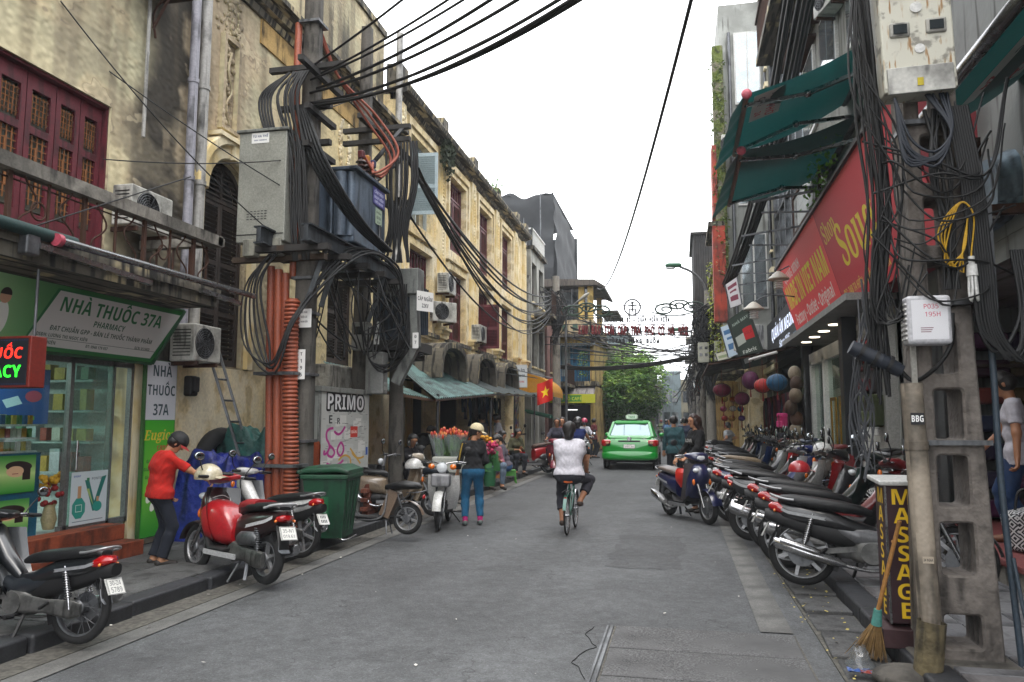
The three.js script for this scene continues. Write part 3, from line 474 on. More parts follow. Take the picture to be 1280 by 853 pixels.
const s=new THREE.Shape();s.moveTo(-1.15,2.55);s.bezierCurveTo(-1.1,3.35,-.75,3.4,0,3.42);s.bezierCurveTo(.75,3.4,1.1,3.35,1.15,2.55);s.lineTo(1.02,2.55);s.bezierCurveTo(.98,3.2,.7,3.28,0,3.3);s.bezierCurveTo(-.7,3.28,-.98,3.2,-1.02,2.55);s.closePath();
const o=tag(new B().ext(s,.95,[X0+ .48,0,-c],[0,Math.PI / 2,0],.01,14).mesh('arched_hood',M.mould),['grey concrete barrel hood above the green awning, nearest the hanging cables','second grey concrete barrel hood, beside the white shop sign','grey concrete barrel hood mostly behind the transformer gear'][i],'canopy','arched hoods of the yellow building');
});
// ---------- right side buildings ----------
const XR=2.9;
const paleWall=tex(512,512,(u,v) => {const n=fbm(u,v,6,6),st=fbm(u,v,50,4,4);let c=[.70,.70,.68];c=mixA(c,[.58,.58,.56],sm(.45,.7,n));c=mixA(c,[.30,.29,.27],sm(.57,.85,st)*.7);return c;},4.1);
const greyW=c => S(c,.9,0,{map:paleWall,bumpMap:T.lump,bumpScale:.004 });
M.skyGlass=P('#b3bcc0',.06,{metalness:.75,map:T.dirt });
const mossT=tex(512,512,(u,v) => {const n=fbm(u,v,14,6),b=fbm(u,v,5,5);let c=[.44,.42,.36];c=mixA(c,[.34,.38,.17],sm(.4,.6,b));c=mixA(c,[.17,.20,.09],sm(.5,.75,n));return c;},1.6);
M.mossy=S('#ffffff',1,0,{map:mossT,bumpMap:T.lump,bumpScale:.02 });
function airCon(name,label,p,turn,group,w=.8,h=.55,d=.3) {// front (fan grille) faces local +z
const t=thing(name,label,'air conditioner',p,turn,group);
pm('casing',new B().rbox(w,h,d,.02,[0,h / 2,0]).geo(),S('#c4c3bb',.6,0,{map:T.dirt2 }),t);
const g=new B();for (let i=0;i < 6;i++) g.tor(.04+ i*(h*.4 - .04) / 5,.006,[-w*.12,h / 2,d / 2+ .008],[0,0,0],22,4);for (let i=0;i < 6;i++) {const q=i / 6*3.1416;g.bar([-w*.12 - h*.4*Math.cos(q),h / 2 - h*.4*Math.sin(q),d / 2+ .01],[-w*.12+ h*.4*Math.cos(q),h / 2+ h*.4*Math.sin(q),d / 2+ .01],.008);}
pm('grille',g.geo(),M.steel,t);pm('fan_recess',new B().cyl([-w*.12,h / 2,d / 2 - .02],[-w*.12,h / 2,d / 2+ .003],h*.42,h*.42,24).geo(),M.dark,t);
const l=new B();for (let i=0;i < 9;i++) l.box(.006,.012,d*.7,[-w / 2 - .002,h*(.15+ i*.085),0]);pm('vent',l.geo(),M.black,t);
pm('bracket',new B().bb(-w*.35 - .02,-w*.35+ .02,-.05,0,-d,d / 2).bb(w*.35 - .02,w*.35+ .02,-.05,0,-d,d / 2).geo(),M.rust,t);
return t;
}
// generic narrow town house on a constant-x facade; side = -1 left of street (faces +x), +1 right (faces -x)
function townHouse(name,label,o) {
const {x,z0,z1,h,side,m,floors=3,depth=8,y0=.1,trim=M.pale,frameM=M.brownWood,balcony=[],openGround=true }=o;// z0 near (larger), z1 far
const t=thing(name,label,'house',[0,0,0]);const s=-side,b=new B(),fh=(h - 3.3) / floors,wins=[],n=Math.max(1,Math.round((z0 - z1) / 2.0)),pw=(z0 - z1) / n;
const holes=[];for (let f=0;f < floors;f++) for (let i=0;i < n;i++) {const c=-z0+ (i+ .5)*pw,y=3.3+ f*fh;const hw=Math.min(.62,pw*.33),ht=Math.min(1.7,fh*.62);holes.push([c - hw,c+ hw,y+ .55,y+ .55+ ht]);wins.push([c,hw,y+ .55,ht]);}
if (openGround) for (let i=0;i < n;i++) {const c=-z0+ (i+ .5)*pw;holes.push([c - pw*.4,c+ pw*.4,y0+ .04,2.7]);}
wallYZ(b,x+ side*.15,.3,-z0,-z1,y0,h,holes);const xb=x+ side*depth;b.bb(x+ side*.3,xb,y0,h,z0,z0 - .25).bb(x+ side*.3,xb,y0,h,z1+ .25,z1).bb(xb,xb+ side*.2,y0,h,z1,z0);for (let f=0;f <=floors;f++) b.bb(x+ side*.3,xb,3.1+ f*fh,3.25+ f*fh,z1+ .25,z0 - .25);
b.mesh('wall',m,t);pm('roof',new B().bb(x - side*.15,xb,h,h+ .15,z0+ .02,z1 - .02).geo(),M.mould,t);
const cor=new B();for (let f=0;f < floors;f++) cor.bb(x - side*.1,x,3.12+ f*fh,3.28+ f*fh,z1+ .02,z0 - .02);cor.mesh('string_course',trim,t);
wins.forEach(([c,hw,y,ht],i) => {
const w=pm('window',wallYZ(new B(),x+ side*.18,.06,c - hw,c+ hw,y,y+ ht,[[c - hw+ .05,c - .025,y+ .05,y+ ht - .05],[c+ .025,c+ hw - .05,y+ .05,y+ ht - .05]]).geo(),frameM,t);
pm('pane',new B().bb(x+ side*.2,x+ side*.21,y+ .04,y+ ht - .04,-c - hw,-c+ hw).geo(),M.winDark,w);pm('sill',new B().bb(x - side*.08,x+ side*.1,y - .07,y - .003,-c - hw - .08,-c+ hw+ .08).geo(),trim,w);
});
for (const f of balcony) {const y=3.3+ f*fh,bl=pm('balcony',new B().bb(x - side*.9,x - side*.1,y - .14,y,z1+ .1,z0 - .1).geo(),M.mould,t);const rl=new B();for (let z=z1+ .15;z < z0 - .1;z+=.16) rl.bb(x - side*.88,x - side*.86,y,y+ .9,z,z+ .02);rl.bb(x - side*.9,x - side*.84,y+ .88,y+ .93,z1+ .1,z0 - .1);pm('railing',rl.geo(),M.rust,bl);}
return t;
}
// ----- textile shop in front on the right -----
const shopT=thing('textile_shop','dark open textile shop behind the concrete pole with a red terrazzo step','shop',[0,0,0]);
{
const t=shopT;
pm('wall',new B().bb(XR,XR+ .3,3.2,9,-10.9,2).bb(XR,XR+ .3,.1,3.2,-10.9,-10.45).bb(XR,XR+ .3,.1,3.2,-5.2,2).bb(5.6,5.8,.1,3.2,-11,-5).bb(XR,5.8,.1,3.2,-11,-10.9).bb(XR,5.8,.1,3.2,-5.1,-5).bb(XR+ .01,5.8,3.0,3.2,-10.9,-5.1).geo(),greyW('#a9adb0'),t);
const red=tex(256,256,(u,v) => {const q=hashT[((Math.floor(u*256)*131+ Math.floor(v*256)*977) & 65535)];return q > .8?[.55,.42,.40] :[.42+ .05*q,.17,.17];},.5);
pm('step',new B().rbox(3.2,.06,5.6,.01,[4.33,.32,-7.9]).geo(),S('#ffffff',.7,0,{map:red }),t);pm('footing',new B().bb(2.76,5.8,.05,.292,-10.7,-5.12).geo(),M.conc,t);
seed(77);const cl=['#3c1f33','#5a1d2b','#2b2440','#6b2a22','#463a1f','#1f3a3a','#6d5a2a','#4f1f4a','#28324e'];
for (let r=0;r < 9;r++) for (let k=0;k < 9;k++) pm('folded_cloth',new B().rbox(.55,.2,.52,.05,[5.2,.5+ r*.25,-6.0 - k*.54]).geo(),mat(cl[Math.floor(rr(0,9))],.9,T.fab),t);
for (let r=0;r < 7;r++) for (let k=0;k < 4;k++) pm('folded_cloth',new B().rbox(.5,.2,.45,.05,[3.7+ k*.5,.5+ r*.34,-10.6]).geo(),mat(cl[Math.floor(rr(0,9))],.9,T.fab),t);
pm('shelf',new B().bb(4.9,5.5,.38,.42,-10.8,-5.6).bb(3.4,5.6,2.2,2.24,-10.85,-10.3).geo(),M.brownWood,t);
pm('door_jamb',new B().bb(XR - .1,XR+ .02,.1,3.1,-10.46,-10.2).geo(),mat('#8d8a2c',.6),t);pm('door_jamb',new B().bb(XR - .14,XR - .02,.3,3.1,-10.1,-9.98).geo(),M.whitePlas,t);
}
// ----- souvenir shop with the red sign -----
const shopS=thing('clothes_shop','clothes shop with glass door and black pillar under the big red sign','shop',[0,0,0]);
{
const t=shopS,lm=S('#f6f3ea',.5,0,{emissive:'#fff1d6',emissiveIntensity:2.5 });
pm('wall',new B().bb(XR,XR+ .3,3.3,14,-18,-11).bb(XR,XR+ .3,.1,3.3,-12.9,-11).bb(XR,XR+ .2,.1,3.3,-18,-17.8).bb(XR,7,.1,14,-11.2,-11).bb(XR,7,.1,14,-18,-17.8).bb(6.8,7,.1,14,-18,-11).geo(),greyW('#c3c5c4'),t);
pm('soffit',new B().bb(2.25,5.9,3.2,3.3,-17.8,-11.1).geo(),mat('#8d8d8a',.8),t);
[-16.9,-15.9,-14.9,-13.9].forEach(z => pm('downlight',new B().cyl([2.62,3.185,z],[2.62,3.199,z],.1,.1,16).geo(),lm,t));
for (const [z,y] of [[-12.3,7.6],[-14.6,7.6],[-16.8,7.6],[-12.3,10.6],[-14.6,10.6],[-16.8,10.6]]) {const w=pm('window',new B().bb(XR - .06,XR - .002,y,y+ 1.7,z - .7,z+ .7).geo(),M.whitePlas,t);for (const s of [-1,1]) pm('pane',new B().bb(XR - .08,XR - .06,y+ .08,y+ 1.62,z+ s*.33 - .3,z+ s*.33+ .3).geo(),M.skyGlass,w);pm('hood',new B().bb(XR - .5,XR,y+ 1.8,y+ 1.86,z - .85,z+ .85).geo(),M.rust,t);}
{const bl=pm('balcony',new B().bb(1.9,XR,9.7,9.85,-17.8,-11.2).geo(),M.mould,t),r=new B();for (let z=-17.7;z < -11.2;z+=.18) r.bb(1.93,1.95,9.85,10.75,z,z+ .02);r.bb(1.9,1.97,10.7,10.76,-17.8,-11.2);pm('railing',r.geo(),M.rust,bl);}
{const sc=pm('sheet_screen',new B().grid((u,v) => [2.62+ .02*Math.sin(u*190),5.0+ 1.5*v,-14.6 - 3.2*u],120,1).geo(),mat('#a9adac',.6,T.dirt2,.2),t);pm('screen_frame',new B().bar([2.6,5,-14.6],[2.6,6.5,-14.6],.05).bar([2.6,6.5,-14.6],[2.6,6.5,-17.8],.05).bar([2.6,5.7,-14.6],[2.6,5.7,-17.8],.04).bar([2.6,5,-17.8],[2.6,6.5,-17.8],.05).geo(),M.rust,sc);}
pm('drain_pipe',new B().cyl([XR - .1,4.9,-11.4],[XR - .1,13.9,-11.4],.07).geo(),M.alu,t);
pm('pillar',new B().rbox(.26,3.1,.28,.01,[2.66,1.65,-13.05]).geo(),S('#10151b',.35,0,{map:T.dirt }),t);
const wt=pm('tiled_pier',new B().bb(2.74,XR+ .02,.1,3.2,-12.85,-11.3).geo(),mat('#9a9994',.6),t);
const tg=new B().rbox(.02,.09,.2,.004).geo();for (let r=0;r < 30;r++) for (let k=0;k < 5;k++) {const o=pm('tile',tg,[M.whitePlas,M.white,mat('#c2c1ba',.5)][(r*7+ k*3) % 3],wt);o.position.set(2.735,.2+ r*.1,-12.7+ k*.21+ (r % 2)*.1);}
const fr=new B();for (const a of [13.35,14.1,16.2,17.7]) fr.bb(XR - .1,XR+ .06,.1,2.85,-a - .09,-a+ .09);fr.bb(XR - .1,XR+ .06,2.75,3.0,-17.8,-13.2);pm('door_frame',fr.geo(),M.whitePlas,t);
const dr=pm('glass_door',new B().bb(XR - .02,XR,.15,2.75,-17.6,-13.4).geo(),P('#cfe0d8',.04,{transmission:.95,thickness:0 }),t);
const gold=S('#b08a3a',.35,.9,{map:T.dirt });for (const [a,b] of [[14.5,15.0],[15.3,15.8]]) pm('handle',wallYZ(new B(),XR - .05,.03,a,b,.8,2.0,[[a+ .06,b - .06,.86,1.94]]).geo(),gold,dr);
// lit interior
pm('room',new B().bb(6.0,6.1,.1,3.2,-17.8,-11.2).bb(XR,6.1,.09,.14,-17.8,-11.2).geo(),mat('#b5b6a8',.7),t);
pm('ceiling_tube',new B().bb(3.9,4.0,3.14,3.18,-17,-13).geo(),lm,t);const rl=new THREE.RectAreaLight(0xfff3de,3,.3,3.6);rl.position.set(3.95,3.12,-15);rl.rotation.x=-Math.PI / 2;scene.add(rl);rl.name='ceiling_light';
seed(61);for (let i=0;i < 26;i++) pm('garment',new B().rbox(.12,rr(.6,.95),.4,.05,[5.7,1.1+ (i % 2)*1.0,-11.6 - i*.23]).geo(),mat(['#7d2f2f','#2f4d6b','#c7bfae','#33383d','#8c7a3d','#5f2f5f','#b5c23c'][Math.floor(rr(0,7))],.9,T.fab),t);
const ps=print(128,256,(x,w,h) => {x.fillStyle='#e8e4da';x.fillRect(0,0,w,h);x.strokeStyle='#b23a3a';x.lineWidth=5;for (let i=0;i < 5;i++) {x.beginPath();x.moveTo(20,50+ i*40);x.quadraticCurveTo(60,20+ i*40,108,56+ i*38);x.stroke();} });printed('poster',ps,[[XR - .06,1.85,-13.5],[XR - .06,1.85,-14.0],[XR - .06,2.7,-14.0],[XR - .06,2.7,-13.5]],t);
}
// leaning red sign in two panels
{
const t=thing('shop_sign','big leaning red shop sign with yellow lettering, MADE IN VIET NAM','sign',[0,0,0]);
const xt=2.15,xb=2.6,yt=4.86,yb=3.28;
const s1=print(1024,512,(x,w,h) => {x.fillStyle='#b8323f';x.fillRect(0,0,w,h);txt(x,'Shop',120,130,130,'#c9b23a',{f:'serif',w:'bold',sx:.62,rot:-.05 });txt(x,'Souq',400,245,270,'#d6c02f',{f:'serif',w:'bold',sx:.68 });txt(x,'ĐC: 24B TẠ HIỆN - HOÀN KIẾM - HN',330,440,52,'#cdb64a',{sx:.66 });});
const s2=print(1024,512,(x,w,h) => {x.fillStyle='#e2484e';x.fillRect(0,0,w,h);txt(x,'QUANG MINH',330,105,76,'#d8c9c4',{sx:.85 });txt(x,'MADE IN VIET NAM',512,228,205,'#d6cf2d',{sx:.5 });txt(x,'Factory - Outlet - Original',520,378,100,'#e2d8d2',{sx:.7 });txt(x,'ĐC: 24 Tạ Hiện - Hoàn Kiếm - HN',620,470,50,'#d0a95a');});
pm('panel',new B().ext([[xt+ .02,yt - .005],[xb+ .02,yb],[xb+ .3,yb],[xb+ .3,yt]],4.72,[0,0,-10.4]).geo(),mat('#7c1c26',.6),t);pm('panel',new B().ext([[xt+ .02,yt - .005],[xb+ .02,yb],[xb+ .3,yb],[xb+ .3,yt]],4.78,[0,0,-15.17]).geo(),mat('#92242c',.6),t);
printed('printed_face',s1,[[xb,yb,-12.76],[xb,yb,-8.04],[xt,yt,-8.04],[xt,yt,-12.76]].map(p => [p[0],p[1],p[2]]),t);
printed('printed_face',s2,[[xb,yb,-17.56],[xb,yb,-12.78],[xt,yt,-12.78],[xt,yt,-17.56]],t);
pm('edge_strip',new B().bar([xt - .01,yt+ .02,-8.0],[xt - .01,yt+ .02,-17.6],.06).geo(),M.black,t);
pm('bracket',new B().bar([xt,yt,-9],[XR,yt+ .2,-9],.05).bar([xt,yt,-13],[XR,yt+ .2,-13],.05).bar([xt,yt,-17],[XR,yt+ .2,-17],.05).geo(),M.rust,t);
}
// green folding-arm awnings
function armAwning(name,label,w,o,z0,z1,group) {// wall [x,y], outer [x,y]
const t=thing(name,label,'awning',[0,0,0],0,group);const teal=P('#0d5f5c',.85,{map:T.fab,transmission:.3,thickness:0 });
const f=new B().grid((u,v) => {const z=z0+ (z1 - z0)*u;return [w[0]+ (o[0] - w[0])*v,w[1]+ (o[1] - w[1])*v - .1*Math.sin(v*3.14)*(1+ .3*Math.sin(u*9)),z];},14,10);
f.grid((u,v) => {const z=z0+ (z1 - z0)*u;return [o[0] - .02 - .32*v*(.6+ .4*u),o[1] - .3*v+ .02*Math.sin(u*22),z];},18,3);pm('fabric',f.geo(),teal,t);
pm('front_bar',new B().cyl([o[0],o[1] - .03,z0],[o[0],o[1] - .03,z1],.04,.04,10).geo(),mat('#8b5f4c',.6),t);pm('end_cap',new B().sph(.075,[o[0],o[1] - .02,z0+ .04],[1,1,.7]).geo(),mat('#c4596a',.5),t);
for (const z of [z0 - .25,z1+ .25]) {const mx=(w[0]+ o[0]) / 2,my=(w[1]+ o[1]) / 2 - .18,d=z===z0 - .25?-.5 :.5;pm('arm',new B().bar([w[0],w[1] - .35,z],[mx,my,z+ d*.8],.055).bar([mx,my,z+ d*.8],[o[0],o[1] - .07,z],.05).sph(.06,[mx,my,z+ d*.8]).geo(),M.alu,t);}
pm('roller',new B().cyl([w[0] - .05,w[1],z0],[w[0] - .05,w[1],z1],.07,.07,12).geo(),M.steel,t);
return t;
}
{
const st=print(256,128,(x,w,h) => {x.fillStyle='#b9c3bd';x.fillRect(0,0,w,h);txt(x,'PHỞ',190,44,54,'#b4353d');txt(x,'BÚN - CƠM',100,44,26,'#30454f');txt(x,'Café',80,92,38,'#3f4f58');txt(x,'24',195,96,40,'#a33b40');});
const a1=armAwning('awning','dark green folding-arm awning high on the right, the upper of two',[2.9,6.95],[1.03,6.2],-11.0,-13.5,'dark green folding-arm awnings on the right');printed('printed_patch',st,[[1.15,6.19,-11.1],[1.15,6.19,-12.1],[1.6,6.34,-12.1],[1.6,6.34,-11.1]],a1);
armAwning('awning','dark green folding-arm awning on the right, just below and behind the upper one',[2.9,6.35],[1.05,5.86],-12.4,-15.5,'dark green folding-arm awnings on the right');
const n=thing('awning','near green awning at the top right corner with long metal front bar','awning',[0,0,0]);
pm('fabric',new B().grid((u,v) => [1.98+ 1.0*v,3.98+ .55*v - .08*Math.sin(v*3.1),-4.2 - 2.9*u],10,8).geo(),P('#0d5a56',.85,{map:T.fab,transmission:.3,thickness:0 }),n);
pm('front_bar',new B().cyl([1.97,3.97,-3.6],[1.97,3.97,-7.15],.05,.05,12).geo(),M.alu,n);pm('arm',new B().bar([2.85,3.75,-6.9],[2.0,3.72,-4.3],.06).geo(),M.alu,n);
printed('printed_patch',st,[[2.25,4.055,-5.0],[2.25,4.055,-6.6],[2.7,4.30,-6.6],[2.7,4.30,-5.0]],n);
}
// ----- black-fascia shop with glass storeys -----
const shopB=thing('glass_front_building','building with pale glass upper storeys and a black shop fascia of lit letters','building',[0,0,0]);
{
const t=shopB,z0=-18,z1=-24;
pm('wall',new B().bb(XR+ .1,8,.1,3.2,z1,z1+ .2).bb(7.8,8,.1,13,z1,z0).bb(XR+ .1,8,3.2,13,z1,z1+ .2).bb(XR+ .1,8,13,13.2,z1,z0).bb(XR+ .1,8,3.3,3.5,z1,z0).geo(),greyW('#9c9fa0'),t);
const gl=pm('glass_wall',new B().bb(XR+ .1,XR+ .14,4.4,13,z1+ .1,z0 - .05).geo(),M.skyGlass,t);
for (let i=0;i <=5;i++) pm('mullion',new B().bb(XR+ .02,XR+ .1,4.4,13,z0 - .08 - i*1.16 - .04,z0 - .08 - i*1.16+ .04).geo(),M.steel,t);for (let y=4.4;y < 13;y+=1.6) pm('transom',new B().bb(XR+ .03,XR+ .1,y,y+ .08,z1+ .1,z0 - .05).geo(),M.steel,t);
const fs=print(1024,256,(x,w,h) => {x.fillStyle='#0e1216';x.fillRect(0,0,w,h);txt(x,'QUÁN ĂN NGON',560,100,110,'#dfe8ff',{sx:.85 });txt(x,'Since 1945',640,195,64,'#cfd9ee',{f:'serif' });txt(x,'Menu',110,210,46,'#8fa3bf');x.fillStyle='#3f5670';x.fillRect(900,190,90,50);});
const fa=pm('fascia',new B().bb(2.62,XR+ .1,3.3,4.4,z1,z0+ .1).geo(),M.blackGloss,t);
printed('lit_lettering',fs,[[2.61,3.32,z1+ .05],[2.61,3.32,z0+ .05],[2.61,4.38,z0+ .05],[2.61,4.38,z1+ .05]],fa,{m:{emissive:'#ffffff',emissiveMap:fs,emissiveIntensity:.75 } });
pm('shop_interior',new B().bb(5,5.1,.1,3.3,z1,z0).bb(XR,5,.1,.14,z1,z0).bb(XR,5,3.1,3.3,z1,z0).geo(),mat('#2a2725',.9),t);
pm('pillar',new B().bb(2.7,XR+ .1,.1,3.3,-18.3,-18.02).geo(),M.blackGloss,t);
}
// upper wall clutter and further right houses
townHouse('orange_house','tall narrow house with orange red vertical panels and overhanging mossy storeys',{x:2.9,z0:-24,z1:-27.2,h:15,side:1,m:greyW('#b3b0a4'),floors:4 });
{
const t=scene.getObjectByName('orange_house');
pm('overhang',new B().bb(1.5,2.9,3.6,15,-26.9,-24.6).geo(),greyW('#dfe2e2'),t);for (let f=0;f < 3;f++) {const w=pm('window',new B().bb(1.95,2.75,5+ f*3.3,7.4+ f*3.3,-24.6,-24.54).geo(),M.white,t);for (let k=0;k < 2;k++) pm('pane',new B().bb(2.0+ k*.38,2.33+ k*.38,5.06+ f*3.3,7.34+ f*3.3,-24.54,-24.53).geo(),M.skyGlass,w);} pm('drain_pipe',new B().cyl([1.8,3.4,-24.5],[1.8,14,-24.5],.05).cyl([2.86,3.4,-24.5],[2.86,14,-24.5],.05).geo(),M.steel,t);
pm('mossy_column',new B().rbox(.34,7.6,.4,.04,[1.42,9.7,-24.45]).geo(),M.mossy,t);
const or=mat('#b23b1d',.6,T.dirt2);pm('panel',new B().bb(1.12,1.5,4.6,7.6,-24.7,-24.2).geo(),or,t);pm('panel',new B().bb(1.16,1.3,8.0,10.2,-25.2,-24.2).geo(),or,t);
pm('balcony',new B().bb(1.0,1.5,7.6,7.75,-27,-24.2).geo(),M.mould,t);
}
townHouse('yellow_green_house','weathered house with green creepers above the grey shop awning',{x:2.3,z0:-27.3,z1:-32,h:9.2,side:1,m:M.wallB,floors:2,balcony:[0,1] });
townHouse('ochre_house','narrow ochre house beside the dark metal sheeted house',{x:1.6,z0:-32.1,z1:-38,h:8.0,side:1,m:M.ochre,floors:2,balcony:[1] });
townHouse('sheeted_house','narrow house with a dark corrugated box hung over its upper storey',{x:1.9,z0:-38.1,z1:-44,h:10.2,side:1,m:mat('#9b7d4d',.9,T.dirt2),floors:3 });
{
const t=scene.getObjectByName('sheeted_house');const b=new B();b.grid((u,v) => [.85+ .02*Math.sin(u*120),6.9+ 3.8*v,-38.2 - 5*u],60,2);b.grid((u,v) => [.85+ 1.1*u,6.9+ 3.8*v,-38.2+ .02*Math.sin(u*60)],30,2);b.bb(.7,2.2,10.7,10.8,-43.5,-38.0);pm('sheet_cladding',b.geo(),mat('#2b2826',.8,T.dirt2),t);
}
seed(15);
const far=[['#b7b2a6',9],['#8fa0a8',12],['#c3b48c',8],['#9c9a98',11],['#b8a28f',9],['#7f8f97',13],['#c2c0b6',10],['#a58f6c',9],['#b0b6b8',12]];
const farR=['grey','bluish grey','sandy','mid grey','brownish','slate blue','off-white','tan','pale blue'];
far.forEach(([c,h],i) => townHouse('far_house',`narrow ${farR[i]} house far down the right side, number ${['one', 'two', 'three', 'four', 'five', 'six', 'seven', 'eight', 'nine'][i]} past the sheeted house`,{x:1.9+ .25*Math.sin(i*2.1),z0:-44.1 - i*6.5,z1:-50.5 - i*6.5,h,side:1,m:greyW(c),floors:3,balcony:[i % 3],openGround:true }));
far.forEach(([c,h],i) => townHouse('far_house',`narrow ${farR[i]} house behind the tree, left side, ${['first', 'second', 'third', 'fourth', 'fifth', 'sixth', 'seventh', 'eighth', 'ninth'][i]} past the blue front`,{x:-3.4+ .04*i,z0:-46.1 - i*6.5,z1:-52.5 - i*6.5,h:Math.max(6,h*.62),side:-1,m:greyW(c),floors:2,balcony:[i % 2],openGround:true }));
for (let i=0;i < 4;i++) {const t=thing('far_block',['pale grey block closing the far end of the street','tall bluish block at the far end of the street','cream block at the far end of the street, right of the bluish one','low white block at the far end of the street'][i],'building',[0,0,0]);const x0=-5+ i*2.6,w=2.62,h=[7,8.5,7.5,6.5][i],z=-106 - i*3;pm('wall',new B().bb(x0,x0+ w,0,h,z - 8,z).geo(),greyW(['#b9bcbc','#8fa3ad','#c6bda6','#d0d0cc'][i]),t);for (let f=0;f < h / 3 - 1;f++) for (let k=0;k < 2;k++) pm('window',new B().bb(x0+ .3+ k*1.1,x0+ 1.1+ k*1.1,1.2+ f*3,2.8+ f*3,z,z+ .06).geo(),M.winDark,t);}
// ----- left side beyond the colonial building -----
townHouse('white_house','small white plastered house with roof terrace past the colonial building',{x:-6.0,z0:-31.3,z1:-34.6,h:8.8,side:-1,m:greyW('#e3e3e0'),floors:2,balcony:[1] });
{const t=scene.getObjectByName('white_house');const r=new B();for (let x=-9;x < -5.95;x+=.25) r.bb(x,x+ .03,8.95,9.75,-31.5,-31.47);r.bb(-9,-5.95,9.7,9.76,-31.52,-31.45);for (let z=-34.5;z < -31.4;z+=.25) r.bb(-6.0,-5.97,8.95,9.75,z,z+ .03);r.bb(-6.02,-5.95,9.7,9.76,-34.6,-31.45);pm('terrace_railing',r.geo(),M.white,t);}
townHouse('pink_house','faded pink house with small balconies behind the street pole',{x:-5.9,z0:-34.7,z1:-37.6,h:6.4,side:-1,m:greyW('#c08f8a'),floors:1,balcony:[0] });
{
// scaffolded tower wrapped in dark netting
const t=thing('netted_tower','tower wrapped in dark construction netting above the rooftops','building',[0,0,0]);
const net=tex(256,256,(u,v) => {const k=.135+ .06*(fbm(u,v,8,5) - .5);return [k*.95,k,k*1.06];},3);
const fold=(s,y) => .2*Math.sin(y*2.4+ 3*vn(s*.35,y*.3))+ .4*(vn(s*.5+ 9,y*1.1) - .5)+ .05*Math.sin(s*2+ y);
const topY=s => 19.3+ .2*Math.sin(s*1.5) - .15*Math.sin(s*3.1);
const b=new B();b.grid((u,v) => {const x=-14.2+ 4.9*u,y=4+ (topY(u*5) - 4)*v;return [x,y,-58+ fold(x,y)];},50,70);b.grid((u,v) => {const z=-58 - 12*u,y=4+ (topY(5) - 4 - .8*u)*v;return [-9.3+ .08*(19 - y)*.6+ .35*fold(z,y),y,z];},60,70);b.grid((u,v) => [-14.2+ 4.9*u,19.2+ .2*Math.sin(u*9),-58 - 12*v],8,8);b.bb(-14.2,-14.1,4,19,-70,-58);b.bb(-14.2,-9,4,18.5,-70,-69.9);
pm('netting',b.geo(),S('#ffffff',.95,0,{map:net }),t);
const p=new B();for (const [x,y0,y1,z] of [[-10.3,15,20.6,-57.7],[-10.25,16.4,18.2,-57.6],[-11.6,16.6,17.4,-57.6],[-12.6,16.8,17.5,-57.6],[-10.9,9,13,-57.6],[-10.0,8,11,-57.6]]) p.cyl([x,y0,z],[x,y1,z],.035,.035,6);pm('scaffold_pole',p.geo(),M.steel,t);
}
